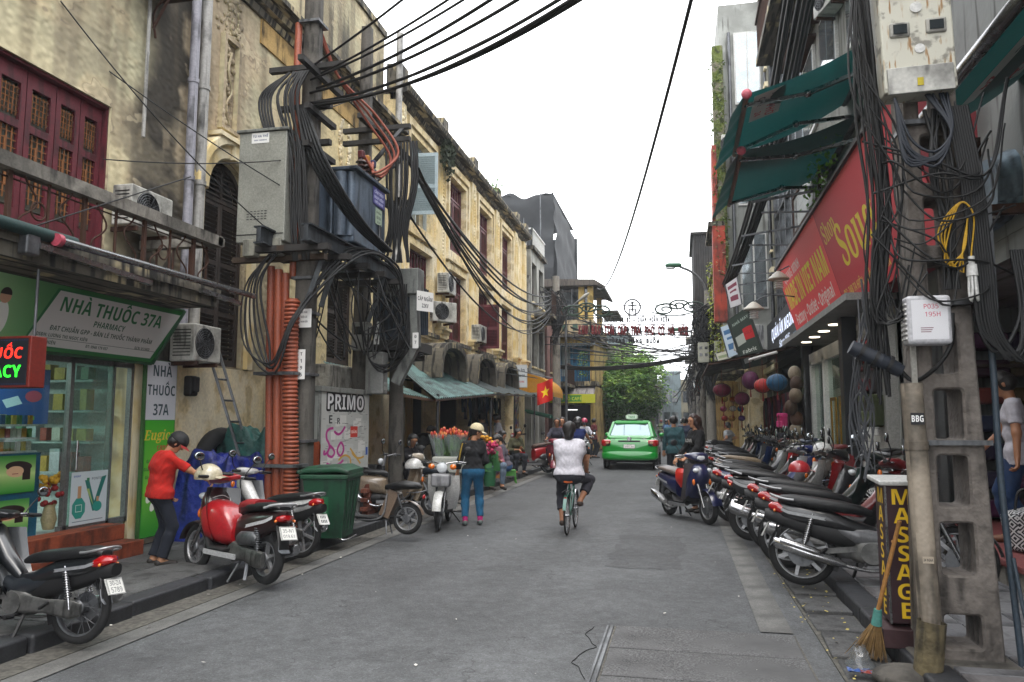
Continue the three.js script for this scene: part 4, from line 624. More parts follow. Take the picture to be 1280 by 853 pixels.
{
// corner house: open top floor, blue front, awning
const t=thing('corner_house','corner house with tiled roof, open dark top floor and bright blue first floor front','house',[-.6,0,0]);
const yl=mat('#c3a862',.95,T.dirt2),Z=-38;
pm('wall',new B().bb(-6.4,-3.6,.1,3.3,Z - 6,Z - 5.8).bb(-3.7,-3.5,.1,6.2,Z - 7.6,Z).bb(-6.5,-6.3,.1,6.2,Z - 7.6,Z).bb(-6.5,-3.5,3.3,3.5,Z - 7.6,Z+ .1).bb(-6.5,-3.5,5.4,5.75,Z - .2,Z).bb(-6.5,-3.5,3.5,5.4,Z - .6,Z - .4).geo(),yl,t);
pm('ledge',new B().bb(-6.6,-3.3,5.75,5.9,Z - 7.6,Z+ .35).bb(-6.6,-3.3,3.28,3.5,Z - .4,Z+ .55).geo(),M.mould,t);
const par=pm('parapet',new B().bb(-6.4,-3.6,5.9,6.6,Z - .1,Z+ .1).bb(-3.7,-3.5,5.9,6.6,Z - 7,Z+ .1).geo(),mat('#b9a787',.95,T.dirt2),t);for (let i=0;i < 5;i++) pm('panel',new B().bb(-6.1+ i*.52,-5.85+ i*.52,6.05,6.4,Z+ .09,Z+ .115).geo(),mat('#3d5b4b',.9),par);
for (const [x,z] of [[-6.3,Z],[-4.1,Z],[-3.65,Z],[-3.6,Z - 3.8]]) pm('pillar',new B().bb(x - .14,x+ .14,6.6,8.3,z - .2,z+ .06).geo(),mat('#d0b26a',.95,T.dirt2),t);
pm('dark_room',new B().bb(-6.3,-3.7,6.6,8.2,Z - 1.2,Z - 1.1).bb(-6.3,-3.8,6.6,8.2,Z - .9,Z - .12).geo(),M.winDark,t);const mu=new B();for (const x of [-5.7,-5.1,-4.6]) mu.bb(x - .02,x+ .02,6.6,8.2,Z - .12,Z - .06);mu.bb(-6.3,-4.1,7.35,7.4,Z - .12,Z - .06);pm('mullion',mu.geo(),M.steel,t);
pm('roof',new B().ext([[-6.9,8.28],[-3.3,8.28],[-2.9,8.1],[-2.9,8.22],[-3.4,8.55],[-6.9,8.7]],5,[0,0,Z - 2]).geo(),mat('#57504a',.95,T.dirt2),t);pm('roof',new B().bb(-3.6,-2.6,7.5,7.62,Z - 8,Z - 4).geo(),mat('#57504a',.95,T.dirt2),t);
const bl=mat('#1f7fb4',.6,T.dirt2),bf=pm('blue_front',new B().bb(-6.3,-3.7,3.5,5.4,Z - .4,Z - .3).geo(),bl,t);
for (const x of [-5.55,-4.95]) pm('curtain',new B().grid((u,v) => [x - .22+ .44*u,3.8+ 1.5*v,Z - .26+ .02*Math.sin(u*30)],24,2).geo(),mat('#9fb0b6',.9),bf);for (const x of [-6.1,-5.25,-4.65,-4.2]) pm('post',new B().bb(x - .05,x+ .05,3.5,5.4,Z - .3,Z - .22).geo(),mat('#2c8fc4',.6),bf);
const rl=new B();for (let x=-6.4;x < -3.5;x+=.14) rl.bb(x,x+ .02,3.5,4.15,Z+ .45,Z+ .47);rl.bb(-6.5,-3.5,4.13,4.18,Z+ .43,Z+ .49);pm('railing',rl.geo(),M.rust,t);
pm('corrugated_eave',new B().grid((u,v) => [-6.6+ 3.2*u,5.45 - .2*v+ .02*Math.sin(u*150),Z+ .02+ .6*v],90,2).geo(),mat('#3b4446',.7,T.dirt2),t);
pm('corrugated_awning',new B().grid((u,v) => [-5.9+ 2.5*u,3.35 - .65*v+ .015*Math.sin(u*160),Z+ .1+ 1.3*v],90,2).geo(),mat('#8c8683',.7,T.dirt2),t);
const bn=print(512,96,(x,w,h) => {x.fillStyle='#c3c52a';x.fillRect(0,0,w,h);x.fillStyle='#3f8f3a';x.fillRect(60,12,300,70);txt(x,'PHỐ CỔ CAFÉ',210,50,48,'#d9d840');x.fillStyle='#bf3a30';x.fillRect(10,20,40,50);});printed('shop_banner',bn,[[-5.5,2.42,Z+ 1.5],[-3.3,2.42,Z+ 1.5],[-3.3,2.84,Z+ 1.5],[-5.5,2.84,Z+ 1.5]],t);
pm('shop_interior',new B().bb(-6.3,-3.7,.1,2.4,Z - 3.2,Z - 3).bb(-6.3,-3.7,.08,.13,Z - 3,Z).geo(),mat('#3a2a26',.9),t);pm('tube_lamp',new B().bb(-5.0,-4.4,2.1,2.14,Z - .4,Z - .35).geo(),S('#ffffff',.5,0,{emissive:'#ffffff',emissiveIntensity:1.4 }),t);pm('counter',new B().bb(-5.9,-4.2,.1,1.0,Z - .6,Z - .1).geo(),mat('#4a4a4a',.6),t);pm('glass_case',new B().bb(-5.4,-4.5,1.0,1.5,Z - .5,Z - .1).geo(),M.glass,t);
}
M.armSteel=mat('#383634',.8,T.dirt2,.2);
// ---------- poles, transformer, cabinets, cables ----------
const catenary=(a,b,sag,n=12) => Array.from({length:n+ 1 },(_,i) => {const k=i / n;return [a[0]+ (b[0] - a[0])*k,a[1]+ (b[1] - a[1])*k - 4*sag*k*(1 - k),a[2]+ (b[2] - a[2])*k];});
function cables(name,label,list,m,group) {// list of [pts, r]
const t=thing(name,label,'cable',[0,0,0],0,group);for (const [pts,r,seg=36] of list) pm('cable',new B().tube(pts,r,seg,6).geo(),m || M.cable,t);return t;
}
function plateText(lines,o={}) {const w=o.w || 256,h=o.h || 160;return print(w,h,(x) => {x.fillStyle=o.bg || '#d9d9d6';x.fillRect(0,0,w,h);if (o.bd) {x.strokeStyle=o.bd;x.lineWidth=6;x.strokeRect(4,4,w - 8,h - 8);} lines.forEach(([s,y,sz,c,sx]) => txt(x,s,w / 2,y,sz,c || '#23262c',{sx:sx || 1 }));});}
const zq=(x0,x1,y0,y1,z) => [[x0,y0,z],[x1,y0,z],[x1,y1,z],[x0,y1,z]];// quad facing +z
const xq=(z0,z1,y0,y1,x) => [[x,y0,z0],[x,y0,z1],[x,y1,z1],[x,y1,z0]];// quad on constant x
// left concrete poles
{
const p1=thing('utility_pole','square concrete utility pole with orange conduits, nearer pole of the transformer pair','utility pole',[-4.74,0,-9.12],0,'concrete poles carrying the transformer');
pm('shaft',new B().add(new THREE.CylinderGeometry(.115,.16,10.5,4,1).rotateY(Math.PI / 4),[0,5.25,0]).geo(),M.concDark,p1);
for (const [y,w] of [[6.15,1.2],[5.6,.8],[5.1,.8]]) pm('cross_arm',new B().box(.08,.07,w,[.14,y,0]).box(w*.9,.07,.08,[0,y+ .08,.14]).geo(),M.armSteel,p1);
for (const y of [2.15,2.95,1.3,3.4,6.9]) pm('band',new B().box(.29,.035,.29,[0,y,0]).geo(),M.steel,p1);
printed('tag',plateText([['AN TOÀN',30,24],['ĐIỆN LỰC',70,24,'#333'],['HOÀN KIẾM',110,22]],{h:160 }),zq(-.02,.18,2.74,2.98,.19),p1);
printed('tag',plateText([['T',40,40],['1',100,44],['9',160,44],['5',220,44]],{w:80,h:260 }),zq(.0,.11,2.08,2.46,.19),p1);
const p2=thing('utility_pole','square concrete utility pole behind the transformer, farther pole of the pair','utility pole',[-5.1,0,-11.75],0,'concrete poles carrying the transformer');p2.scale.setScalar(1.075);
pm('shaft',new B().add(new THREE.CylinderGeometry(.1,.155,7.7,4,1).rotateY(Math.PI / 4),[0,3.85,0]).geo(),M.concDark,p2);
for (const [y,d] of [[5.95,.0],[5.75,.12],[4.75,.1]]) pm('cross_arm',new B().box(1.1,.07,.08,[.25,y,.14]).box(.08,.07,1.2,[.16+ d*2,y+ .05,0]).geo(),M.armSteel,p2);
pm('brace',new B().bar([.1,5.3,.15],[.7,5.95,.15],.05).bar([.1,5.0,.15],[.75,5.5,.15],.05).geo(),M.steel,p2);
const mt=pm('meter',new B().rbox(.26,.42,.18,.02,[.13,2.7,.28]).geo(),S('#8f908c',.6,0,{map:T.dirt2 }),p2);pm('meter_window',new B().box(.13,.12,.01,[.11,2.78,.372]).geo(),M.winDark,mt);
printed('tag',plateText([['T',30,34],['1',80,34],['7',130,34],['B',180,34]],{w:70,h:220 }),zq(.3,.4,2.58,2.92,.26),p2);
const gb=pm('junction_box',new B().rbox(.28,.62,.2,.02,[.36,2.15,.24]).geo(),S('#878885',.6,0,{map:T.dirt2 }),p2);printed('tag',plateText([['',0,1],['P 12',60,50]],{w:128,h:128,bg:'#9a9a96' }),[[.502,1.9,.3],[.502,1.9,.18],[.502,2.02,.18],[.502,2.02,.3]],gb);
}
{
const t=thing('low_voltage_cabinet','grey steel electric cabinet marked TỦ HẠ THẾ hung on the nearer pole','electrical cabinet',[-5.22,3.82,-8.95]);
pm('casing',new B().rbox(.68,1.46,.4,.015,[0,.75,0]).geo(),S('#9b9c93',.5,.1,{map:T.dirt }),t);pm('lid',new B().rbox(.74,.04,.46,.01,[0,1.5,0]).geo(),S('#7b7e79',.55,.1,{map:T.dirt2 }),t);pm('door_seam',new B().box(.66,.012,.01,[0,.12,.2]).geo(),M.dark,t);
printed('label',plateText([['TỦ HẠ THẾ',55,50,'#26345e',.9],['600V 1000KVA',115,28,'#26345e']]),zq(-.16,.09,1.33,1.47,.205),t);
const v=new B();for (let i=0;i < 6;i++) for (let k=0;k < 4;k++) v.box(.03,.008,.008,[-.18+ i*.05,.32+ k*.035,.202]);const vm=pm('vent',v.geo(),M.dark,t);vm.userData.kind='stuff';
pm('support',new B().box(1.3,.07,.1,[.2,-.18,.05]).box(.1,.07,.8,[.35,-.1,-.1]).geo(),mat('#4a3b2e',.9),t);
for (const x of [-.15,.22]) pm('terminal_box',new B().rbox(.17,.22,.15,.01,[x,-.05,.14]).geo(),S('#8d8c80',.7,0,{map:T.dirt2 }),t);
}
{
const t=thing('transformer','blue grey oil transformer with ribbed radiators on the platform between the poles','transformer',[-4.7,4.0,-10.2]);
const bm=S('#606d7c',.45,.2,{map:T.dirt2 }),bd=S('#4f5b69',.5,.2,{map:T.dirt2 });
pm('tank',new B().rbox(.62,1.02,1.15,.03,[.05,.52,-.05]).geo(),bm,t);pm('tank_lid',new B().rbox(.72,.05,1.25,.01,[.05,1.06,-.05]).geo(),bd,t);
for (let i=0;i < 9;i++) pm('radiator_fin',new B().rbox(.012,.82,.26,.004,[-.33+ i*.034,.58,.62]).geo(),bm,t);pm('radiator_panel',new B().rbox(.05,.9,.1,.02,[.04,.55,.56]).cyl([.16,.1,.54],[.16,1.0,.54],.09,.09,12).cyl([.3,.1,.5],[.3,1.0,.5],.06,.06,10).geo(),bm,t);
for (let i=0;i < 3;i++) {const b=pm('bushing',(() => {const q=new B(),z=-.15 - i*.22;q.cyl([.15,1.05,z],[.15,1.5,z],.035);for (let k=0;k < 5;k++) q.cyl([.15,1.1+ k*.07,z],[.15,1.13+ k*.07,z],.085,.06,12);return q.geo();})(),mat('#3a201a',.35),t);pm('cap',new B().rbox(.09,.12,.09,.02,[.15,1.5,-.15 - i*.22]).geo(),mat(['#5a1c22','#b5761e','#28315f'][i],.4),b);}
printed('label',plateText([['CẤM TRÈO',40,40,'#cfd3ea'],['NGUY HIỂM',90,36,'#cfd3ea'],['CHẾT NGƯỜI',130,30,'#cfd3ea']],{bg:'#4c4a86' }),xq(-.1,-.55,.74,1.0,.372),t);printed('nameplate',plateText([['MÁY BIẾN ÁP',40,30],['630 KVA',90,44],['22/0.4 KV',135,30]],{bg:'#9fb09a' }),xq(-.2,-.45,.46,.7,.372),t);
pm('pipe',new B().cyl([.38,.05,-.35],[.38,.46,-.35],.02).geo(),M.steel,t);
}
{
const t=thing('platform','rusty steel channel platform carrying the transformer between the two poles','platform',[-4.72,3.86,-10.1]);
for (const x of [-.34,.3]) pm('channel_beam',new B().box(.06,.2,3.5,[x,0,-.1]).box(.14,.02,3.5,[x,.1,-.1]).box(.14,.02,3.5,[x,-.1,-.1]).geo(),mat('#3e4348',.7,T.dirt2,.3),t);
for (let i=0;i < 6;i++) pm('cross_beam',new B().box(1.0,.08,.1,[0,-.14,1.4 - i*.62]).geo(),mat('#33302e',.85),t);
for (const z of [1.1,.7,-.9]) pm('strut',new B().bar([.3,-.1,z],[.1,-.8,z+ .1],.1,.06).geo(),mat('#54585b',.7,T.dirt2,.3),t);
}
{
const t=thing('transformer','lower dark blue grey transformer tank half hidden by looping cables','transformer',[-4.72,2.85,-12.4]);const bm=S('#3f4a57',.5,.2,{map:T.dirt2 });
pm('tank',new B().rbox(.6,1.1,.8,.03,[0,.6,0]).geo(),bm,t);pm('base_frame',new B().box(.9,.16,1.1,[0,-.05,0]).box(.7,.1,.9,[0,-.2,0]).geo(),mat('#35322f',.85),t);for (let i=0;i < 8;i++) pm('radiator_fin',new B().box(.5,.8,.012,[.2,.6,.38 - i*.1]).geo(),bm,t);pm('post',new B().cyl([0,-2.8,0],[0,-.2,0],.12,.12,12).geo(),M.concDark,t);
const d=thing('cable_duct','grey steel cable duct bending down beside the lower transformer','duct',[0,0,0]);const dm=S('#80837f',.55,.2,{map:T.dirt2 });pm('duct',new B().bar([-4.14,3.95,-11.6],[-4.1,2.75,-11.6],.16,.12).bar([-4.1,2.78,-11.6],[-4.42,2.15,-11.6],.12,.16).rbox(.55,.42,.3,.02,[-4.3,3.78,-11.62]).geo(),dm,d);
printed('label',plateText([['CÁP NGẦM',60,44],['22KV',115,44]]),[[-4.04,3.3,-11.45],[-3.86,3.3,-11.75],[-3.86,3.62,-11.75],[-4.04,3.62,-11.45]],d);printed('label',plateText([['Đ',40,46],['7',100,46]],{w:80,h:160 }),zq(-4.12,-4.02,2.7,2.95,-11.5),d);
}
{// street cabinet with graffiti
const t=thing('street_cabinet','street electrical cabinet covered in graffiti and stickers behind the green bin','cabinet',[-5.07,.1,-10.68]);
pm('casing',new B().rbox(.44,1.86,1.75,.012,[0,.95,0]).geo(),S('#a3a5a0',.7,0,{map:T.dirt2 }),t);pm('lid',new B().rbox(.5,.08,1.82,.012,[0,1.9,0]).geo(),S('#8f918b',.7,0,{map:T.dirt2 }),t);
const g=print(512,560,(x,w,h) => {x.fillStyle='#b9bbb6';x.fillRect(0,0,w,h);x.scale(1,.64);x.fillStyle='#b9bbb6';x.fillRect(0,0,w,h*2);seed(70);for (let i=0;i < 26;i++) {x.fillStyle=['#d6d6d1','#cfcfc9','#c2c4c0','#a9aca8'][i % 4];x.fillRect(rr(0,440),rr(90,500),rr(30,90),rr(30,80));} x.fillStyle='#3b3d3d';for (let i=0;i < 90;i++) {const px=rr(0,480),py=rr(80,540);x.fillRect(px,py,rr(10,40),2);} x.lineJoin='round';txt(x,'PRIMO',250,66,150,'#dedede',{sx:.82,stroke:'#17181a',lw:34 });txt(x,'E',90,190,80,'#38393b');txt(x,'R',170,200,60,'#4b4c4e');x.strokeStyle='#b5308a';x.lineWidth=17;const sp=(a) => {x.beginPath();a.forEach(([p,q,r,s],i) => i?x.quadraticCurveTo(p,q,r,s) :x.moveTo(p,q));x.stroke();};sp([[120,250],[30,250,60,330],[110,380,60,420],[20,440,40,400]]);sp([[130,270],[180,330,240,240]]);sp([[90,380],[40,440,110,450],[170,420,90,370]]);sp([[200,350],[130,420,200,450],[260,400,200,350]]);sp([[60,490],[150,540,230,480]]);x.strokeStyle='#c99a35';x.lineWidth=14;sp([[180,480],[240,420,300,470],[330,540,280,540]]);sp([[320,430],[370,500,460,470]]);sp([[300,400],[340,440,420,520]]);x.fillStyle='#c6362b';x.fillRect(300,240,80,80);txt(x,'BÁN',340,280,30,'#f0d9cf');x.fillStyle='#2f56a8';x.fillRect(480,400,24,60);});
printed('graffiti',g,xq(.82,-.85,.08,1.86,.224),t);
const g2=print(128,560,(x) => {x.fillStyle='#a6a9a4';x.fillRect(0,0,128,560);x.strokeStyle='#1c1d1e';x.lineWidth=12;x.beginPath();x.moveTo(20,240);x.quadraticCurveTo(60,360,110,230);x.moveTo(80,300);x.quadraticCurveTo(90,420,20,400);x.stroke();txt(x,'hotel',60,120,40,'#555');});printed('graffiti',g2,zq(-.2,.2,.08,1.8,.884),t);
const s=thing('notice_sign','small pale blue notice sign reading ĐỀ NGHỊ ĐỔ RÁC VÀO THÙNG','sign',[-5.1,1.24,-9.9],-.1);pm('board',new B().rbox(.3,.42,.02,.008,[0,.22,0]).geo(),mat('#9aa5b0',.6),s);printed('face',plateText([['ĐỀ NGHỊ',55,50,'#24489a'],['ĐỔ RÁC',130,52,'#24489a'],['VÀO THÙNG',205,42,'#24489a']],{h:260,bg:'#9fabb8' }),zq(-.14,.14,.03,.41,.013),s);pm('post',new B().cyl([0,-1.14,-.03],[0,.2,-.03],.015).geo(),M.steel,s);
const k=tag(new B().grid((u,v) => [-5.05+ .28*u,.85+ .55*v*(1 - .3*u),-9.75+ .04*Math.sin(u*14)],16,8).grid((u,v) => [-5.18+ .1*u,.85+ .6*v,-9.72+ .02*Math.sin(u*9)],8,8).mesh('hanging_rag',mat('#a84f2b',.9,T.fab)),'orange and red rags hung behind the green bin','rag');
const wb=tag(new B().rbox(.9,.4,1.7,.05,[-5.75,2.25,-11.9]).mesh('concrete_block',S('#b8b5aa',.95,0,{map:T.dirt2,bumpMap:T.lump,bumpScale:.02 })),'whitewashed concrete block above the graffiti cabinet','concrete block');
}
{// orange conduits
const t=thing('cable_conduit','bunch of orange plastic cable conduits rising beside the nearer pole','conduit',[0,0,0]);const om=S('#94482f',.55,0,{map:T.dirt }),om2=S('#9f5034',.5,0,{map:T.dirt });
[[-5.14,3.55,.05],[-5.03,3.5,.055],[-4.93,3.45,.05]].forEach(([x,y,r],i) => pm('pipe',new B().tube([[x+ .1,.1,-8.86],[x+ .08,1.2,-8.87],[x+ .03,2.4,-8.9],[x,y,-8.92]],r,20,10).geo(),i % 2?om2 :om,t));
const c=new B();for (let y=.2;y < 3.1;y+=.052) {const x=-4.75+ .02*Math.sin(y*2) - y*.012;c.tor(.078,.022,[x,y,-8.86],[Math.PI / 2,0,0],14,6);} c.cyl([-4.75,.1,-8.86],[-4.79,3.1,-8.86],.075,.075,12,true);pm('corrugated_pipe',c.geo(),om2,t);
pm('strap',new B().box(.55,.04,.26,[-4.97,2.15,-8.88]).box(.6,.04,.3,[-4.9,1.0,-8.9]).geo(),M.steel,t);
pm('pipe',new B().tube([[-4.9,3.4,-9.05],[-4.86,4.6,-9.0],[-4.9,6.0,-9.0],[-4.92,6.9,-9.05]],.05,20,8).geo(),om2,t);
cables('feeder_cable','red brown feeder cables arching from the pole top to the transformer bushings',[0,1,2].map(i => [[[-4.72,6.9 - i*.05,-9.3],[-4.7,6.5,-9.8],[-4.55+ i*.1,6.1,-10.5],[-4.3+ i*.1,5.6,-10.9+ i*.1],[-4.4,5.25,-10.7+ i*.1],[-4.55,5.55,-10.35 - i*.22]],.02]),S('#8f4a38',.6));
}
// heavy black cables sweeping over the street
{
const A=[-4.7,6.1,-9.0],L=[];const ends=[[1.5,7.0,-4.6],[1.55,6.6,-4.9],[1.6,6.5,-4.9],[1.5,6.35,-4.9],[1.6,6.25,-5.0],[1.6,6.05,-5.05],[1.55,6.0,-5.05]];
ends.forEach((e,i) => L.push([catenary([A[0],6.25 - i*.09,-9.0 - (i % 2)*.1],e,.22+ .055*i,14),i < 3?.015 :.02,44]));L.push([catenary([A[0],5.75,-9.0],[1.6,6.0,-5.1],.58,14),.021,44]);
cables('overhead_cable','thick black cables sweeping from the left pole over the street',L);
}
{// tangle at the nearer pole: loops hanging and drops
seed(81);const L=[];for (let i=0;i < 6;i++) {const x=-5.35+ i*.04,d=rr(0,.3);L.push([[[-4.95+ rr(-.1,.1),3.75,-8.75],[x,3.3,-8.7],[x+ .03*i,2.55 - d*.5,-8.7],[-5.0+ d*.4,2.35 - d,-8.66],[-4.7+ d*.2,2.9 - d*.4,-8.7],[-4.2+ rr(-.2,.2),3.9+ rr(-.1,.1),-9.6],[-4.05,3.75+ rr(-.15,.1),-10.6],[-4.15,3.3+ rr(-.3,.2),-11.2]],.011+ .004*(i % 2),60]);}
cables('cable_loop','loose loops of black cable hanging below the grey cabinet',L);
const D=[];for (let i=0;i < 10;i++) {const x=-4.85+ i*.025;D.push([[[x - .05,6.15,-8.9],[x - .15+ rr(-.1,.1),5.8,-8.78],[x+ rr(-.05,.05),5.0,-8.8],[x+ .02,4.2,-8.82],[x+ .1*rr(0,1),3.6,-8.85]],.016,30]);} for (let i=0;i < 5;i++) D.push([[[-4.8+ i*.03,5.6,-8.85],[-4.6+ i*.05,4.9,-8.9],[-4.3+ i*.04,4.25,-9.5],[-4.15+ i*.03,4.0,-10.3]],.024,30]);for (let i=0;i < 5;i++) D.push([[[-4.95,6.15,-8.9],[-5.15 - i*.04,5.8,-8.8],[-5.05 - .03*i,5.2,-8.8],[-4.85,4.6,-8.85]],.016,24]);
cables('cable_bundle','black cable bundle running down the nearer pole past the transformer',D);
const K=[];for (let i=0;i < 18;i++) {const z=-9.6 - rr(0,2.4),x=-4.7+ rr(-.3,.45);K.push([[[x,3.7,z],[x+ rr(-.3,.3),3.2,z+ rr(-.3,.3)],[x+ rr(-.4,.4),2.6+ rr(-.2,.3),z+ rr(-.5,.5)],[x+ rr(-.4,.4),3.1,z+ rr(-.5,.3)],[x+ rr(-.3,.3),3.6,z]],.008+ .006*rnd(),26]);} for (let i=0;i < 8;i++) K.push([[[-4.35+ rr(-.1,.2),3.7,-11.3],[-4.2+ rr(-.1,.1),3.0 - .05*i,-11.35],[-4.5+ rr(-.1,.1),2.45 - .02*i,-11.4],[-4.75,2.5,-11.3],[-4.7,3.0,-11.1]],.012,26]);
cables('cable_tangle','dense tangle of black cables under the transformer platform',K);
const F=[];for (let i=0;i < 11;i++) {const x=-4.42+ i*.05;F.push([[[x,5.9,-11.0],[x+ rr(-.03,.03),5.2,-11.02],[x - .02*i+ .05,4.5,-11.05],[x - .1+ rr(-.1,.1),4.0,-11.1]],.022,20]);}
cables('cable_drop','vertical black cables dropping from the farther pole bracket',F);
const G=[];for (let i=0;i < 8;i++) G.push([catenary([-4.3+ i*.06,5.95 - i*.07,-11.0],[-5.3,7.1 - i*.09,-33],.9+ .26*(i % 4)+ .1*(i > 4),16),i < 5?.026 :.018,50]);G.push([catenary([-4.2,5.0,-11.0],[-5.3,6.5,-33],1.5,16),.02,50]);
cables('overhead_cable','fan of black cables sagging along the yellow building to the far pole',G);
}
cables('thin_wire','thin dark wires crossing in front of the old house wall',[[catenary([-7.0,6.2,-6.1],[-4.85,4.5,-8.9],.1),.008],[catenary([-6.3,6.0,-5.6],[-4.8,7.25,-9.0],.08),.009],[catenary([-6.3,6.25,-5.8],[-3.0,7.2,-8.5],.12),.008],[catenary([-6.3,6.1,-5.8],[-1.5,7.6,-8.0],.2),.008],[catenary([-6.1,4.4,-7.0],[-4.8,5.0,-9.0],.06),.007],[catenary([-6.2,5.9,-6.4],[-5.0,3.9,-8.8],.15),.008],[catenary([-5.1,3.05,-5.0],[-5.15,4.2,-7.2],.0),.007]]);
cables('thin_wire','long thin wire from the corner house roof up across the white sky',[[catenary([-3.9,8.2,-38],[.4,5.9,-6.2],1.1,20),.022,50]]);
cables('thin_wire','fine pale wire crossing the sky from the left pole bracket',[[catenary([-4.6,5.6,-9.0],[2.4,9.2,-9.5],.35,14),.006]],S('#6a6c70',.6));
// far left pole with tangle and lamp
{
const t=thing('utility_pole','grey round utility pole with tangled cables behind the hanging flag','utility pole',[-5.2,0,-33]);pm('shaft',new B().cyl([0,0,0],[0,7.9,0],.2,.15,14).geo(),M.conc,t);pm('cross_arm',new B().box(1.4,.08,.08,[0,7.2,.1]).box(.08,.08,1.2,[0,6.8,0]).geo(),M.armSteel,t);
const l=thing('street_lamp','grey street lamp arm on thin post beside the tangled far left pole','street lamp',[-4.75,0,-32.8]);pm('post',new B().cyl([0,0,0],[0,5.6,0],.07,.05).tube([[0,5.5,0],[.05,6.1,0],[.3,6.5,0],[.62,6.8,0]],.04,14,8).geo(),M.steel,l);pm('lamp_head',new B().hull([[0,0,.05,.03],[.1,.02,.1,.06],[.4,.06,.13,.08],[.6,.08,.06,.03]],12,[.55,6.72,0],[0,0,.5]).geo(),mat('#a9a79d',.6),l);
seed(90);const L=[];for (let i=0;i < 26;i++) {const a=rr(0,6.28),r=rr(.2,.7);L.push([[[-5.2,7.2 - rr(0,.8),-32.8],[-5.2+ r*Math.cos(a),7.0+ rr(-.5,.5),-32.6],[-5.0+ rr(-.4,.4),6.2+ rr(-.5,.4),-32.6],[-5.2+ rr(-.2,.2),5.4+ rr(-.6,.3),-32.7]],.018+ .014*rnd(),20]);} cables('cable_tangle','tangle of cables around the top of the far left pole',L);
}
// right pole beyond the shops with lamp and meter boxes
{
const t=thing('utility_pole','cable laden pole with meter boxes at the far end of the parked bikes','utility pole',[1.08,0,-28]);pm('shaft',new B().cyl([0,0,0],[0,6.2,0],.18,.13,12).geo(),M.conc,t);pm('cross_arm',new B().box(1.2,.08,.08,[0,5.6,.1]).box(1.0,.08,.08,[0,5.1,.1]).box(.08,.08,1.2,[-.1,5.3,0]).geo(),M.armSteel,t);
for (const [x,w,y] of [[-.22,.38,3.65],[.28,.26,3.7]]) {const bx=pm('meter_box',new B().rbox(w,.7,.25,.02,[x,y+ .3,.28]).geo(),mat('#b7b6a8',.6),t);for (let i=0;i < (w > .3?2 :1);i++) for (let k=0;k < 2;k++) pm('meter_window',new B().box(.1,.1,.02,[x - (w > .3?.09 :0)+ i*.18,y+ .22+ k*.24,.405]).geo(),M.winDark,bx);}
const l=thing('street_lamp','curved street lamp with green head over the road on the right','street lamp',[1.02,0,-28.2]);pm('arm',new B().tube([[0,5.4,0],[0,6.2,0],[-.15,6.6,0],[-.5,6.95,0],[-.9,7.15,0]],.045,20,8).geo(),M.steel,l);pm('lamp_head',new B().hull([[0,0,.06,.04],[.1,.01,.11,.08],[.5,.03,.11,.08],[.58,.03,.06,.05]],12,[-1.42,7.22,0],[0,0,-.08]).geo(),mat('#2f6b4c',.6),l);pm('diffuser',new B().hull([[0,-.05,.06,.03],[.2,-.06,.09,.05],[.34,-.04,.05,.02]],10,[-1.4,7.18,0],[0,0,-.08]).geo(),M.clearLens,l);
const l2=thing('street_lamp','smaller distant street lamp with green head by the hanging banner','street lamp',[1.5,0,-44]);pm('arm',new B().tube([[0,5.5,0],[-.4,6.3,0],[-1.2,6.7,0]],.05,14,6).cyl([0,0,0],[0,5.6,0],.08).geo(),M.steel,l2);pm('lamp_head',new B().hull([[0,0,.06,.04],[.1,.01,.14,.1],[.8,.03,.14,.1],[.9,.03,.06,.05]],12,[-2.1,6.7,0],[0,0,-.05]).geo(),mat('#2f6b4c',.6),l2);
seed(91);const L=[];for (let i=0;i < 40;i++) L.push([[[1.05+ rr(-.5,.4),5.6+ rr(-.3,.2),-27.9],[1.05+ rr(-.6,.5),5.0+ rr(-.6,.3),-27.7],[1.05+ rr(-.5,.5),4.3+ rr(-.5,.5),-27.8],[1.05+ rr(-.2,.2),3.4+ rr(-1.2,.3),-27.8]],.014+ .014*rnd(),18]);cables('cable_tangle','tangle of cables on the pole at the far end of the parked bikes',L);
const F=[];for (let i=0;i < 36;i++) {const x=rr(-.6,1.6),z=-34 - rr(0,22),y=rr(2.5,6.4);F.push([catenary([1.05+ rr(-.3,.3),rr(4.4,5.6),-28],[x,y,z],rr(.1,.7),6),.016+ .008*rnd(),14]);} for (let i=0;i < 14;i++) F.push([catenary([-5+ rr(0,.5),rr(4.2,6.5),-33],[1.1,rr(3.8,5.6),-28 - rr(0,14)],rr(.1,.6),6),.022,16]);for (let i=0;i < 3;i++) F.push([catenary([-5.0,3.95 - i*.06,-33],[1.1,4.1 - i*.05,-29],.25,6),.03,16]);cables('overhead_cable','web of cables strung between the far poles above the street',F);
for (let k=0;k < 5;k++) {const p=thing('utility_pole',`distant cable laden pole on the right kerb, ${['first', 'second', 'third', 'fourth', 'fifth'][k]} beyond the green-headed lamp`,'utility pole',[1.15+ .05*(k % 2),0,-40 - k*12]);pm('shaft',new B().cyl([0,0,0],[0,6.6,0],.16,.12,10).geo(),M.conc,p);pm('cross_arm',new B().box(1.3,.1,.1,[0,5.7,0]).box(1,.1,.1,[0,5.1,0]).geo(),M.armSteel,p);const b=new B();for (let i=0;i < 14;i++) b.tube([[rr(-.5,.5),5.7,rr(-.2,.2)],[rr(-.6,.6),4.8,rr(-.2,.2)],[rr(-.3,.3),3.8,rr(-.2,.2)],[rr(-.2,.2),2.6,0]],.03,10,4);const c=pm('cable_mess',b.geo(),M.cable,p);c.userData.kind='stuff';}
}
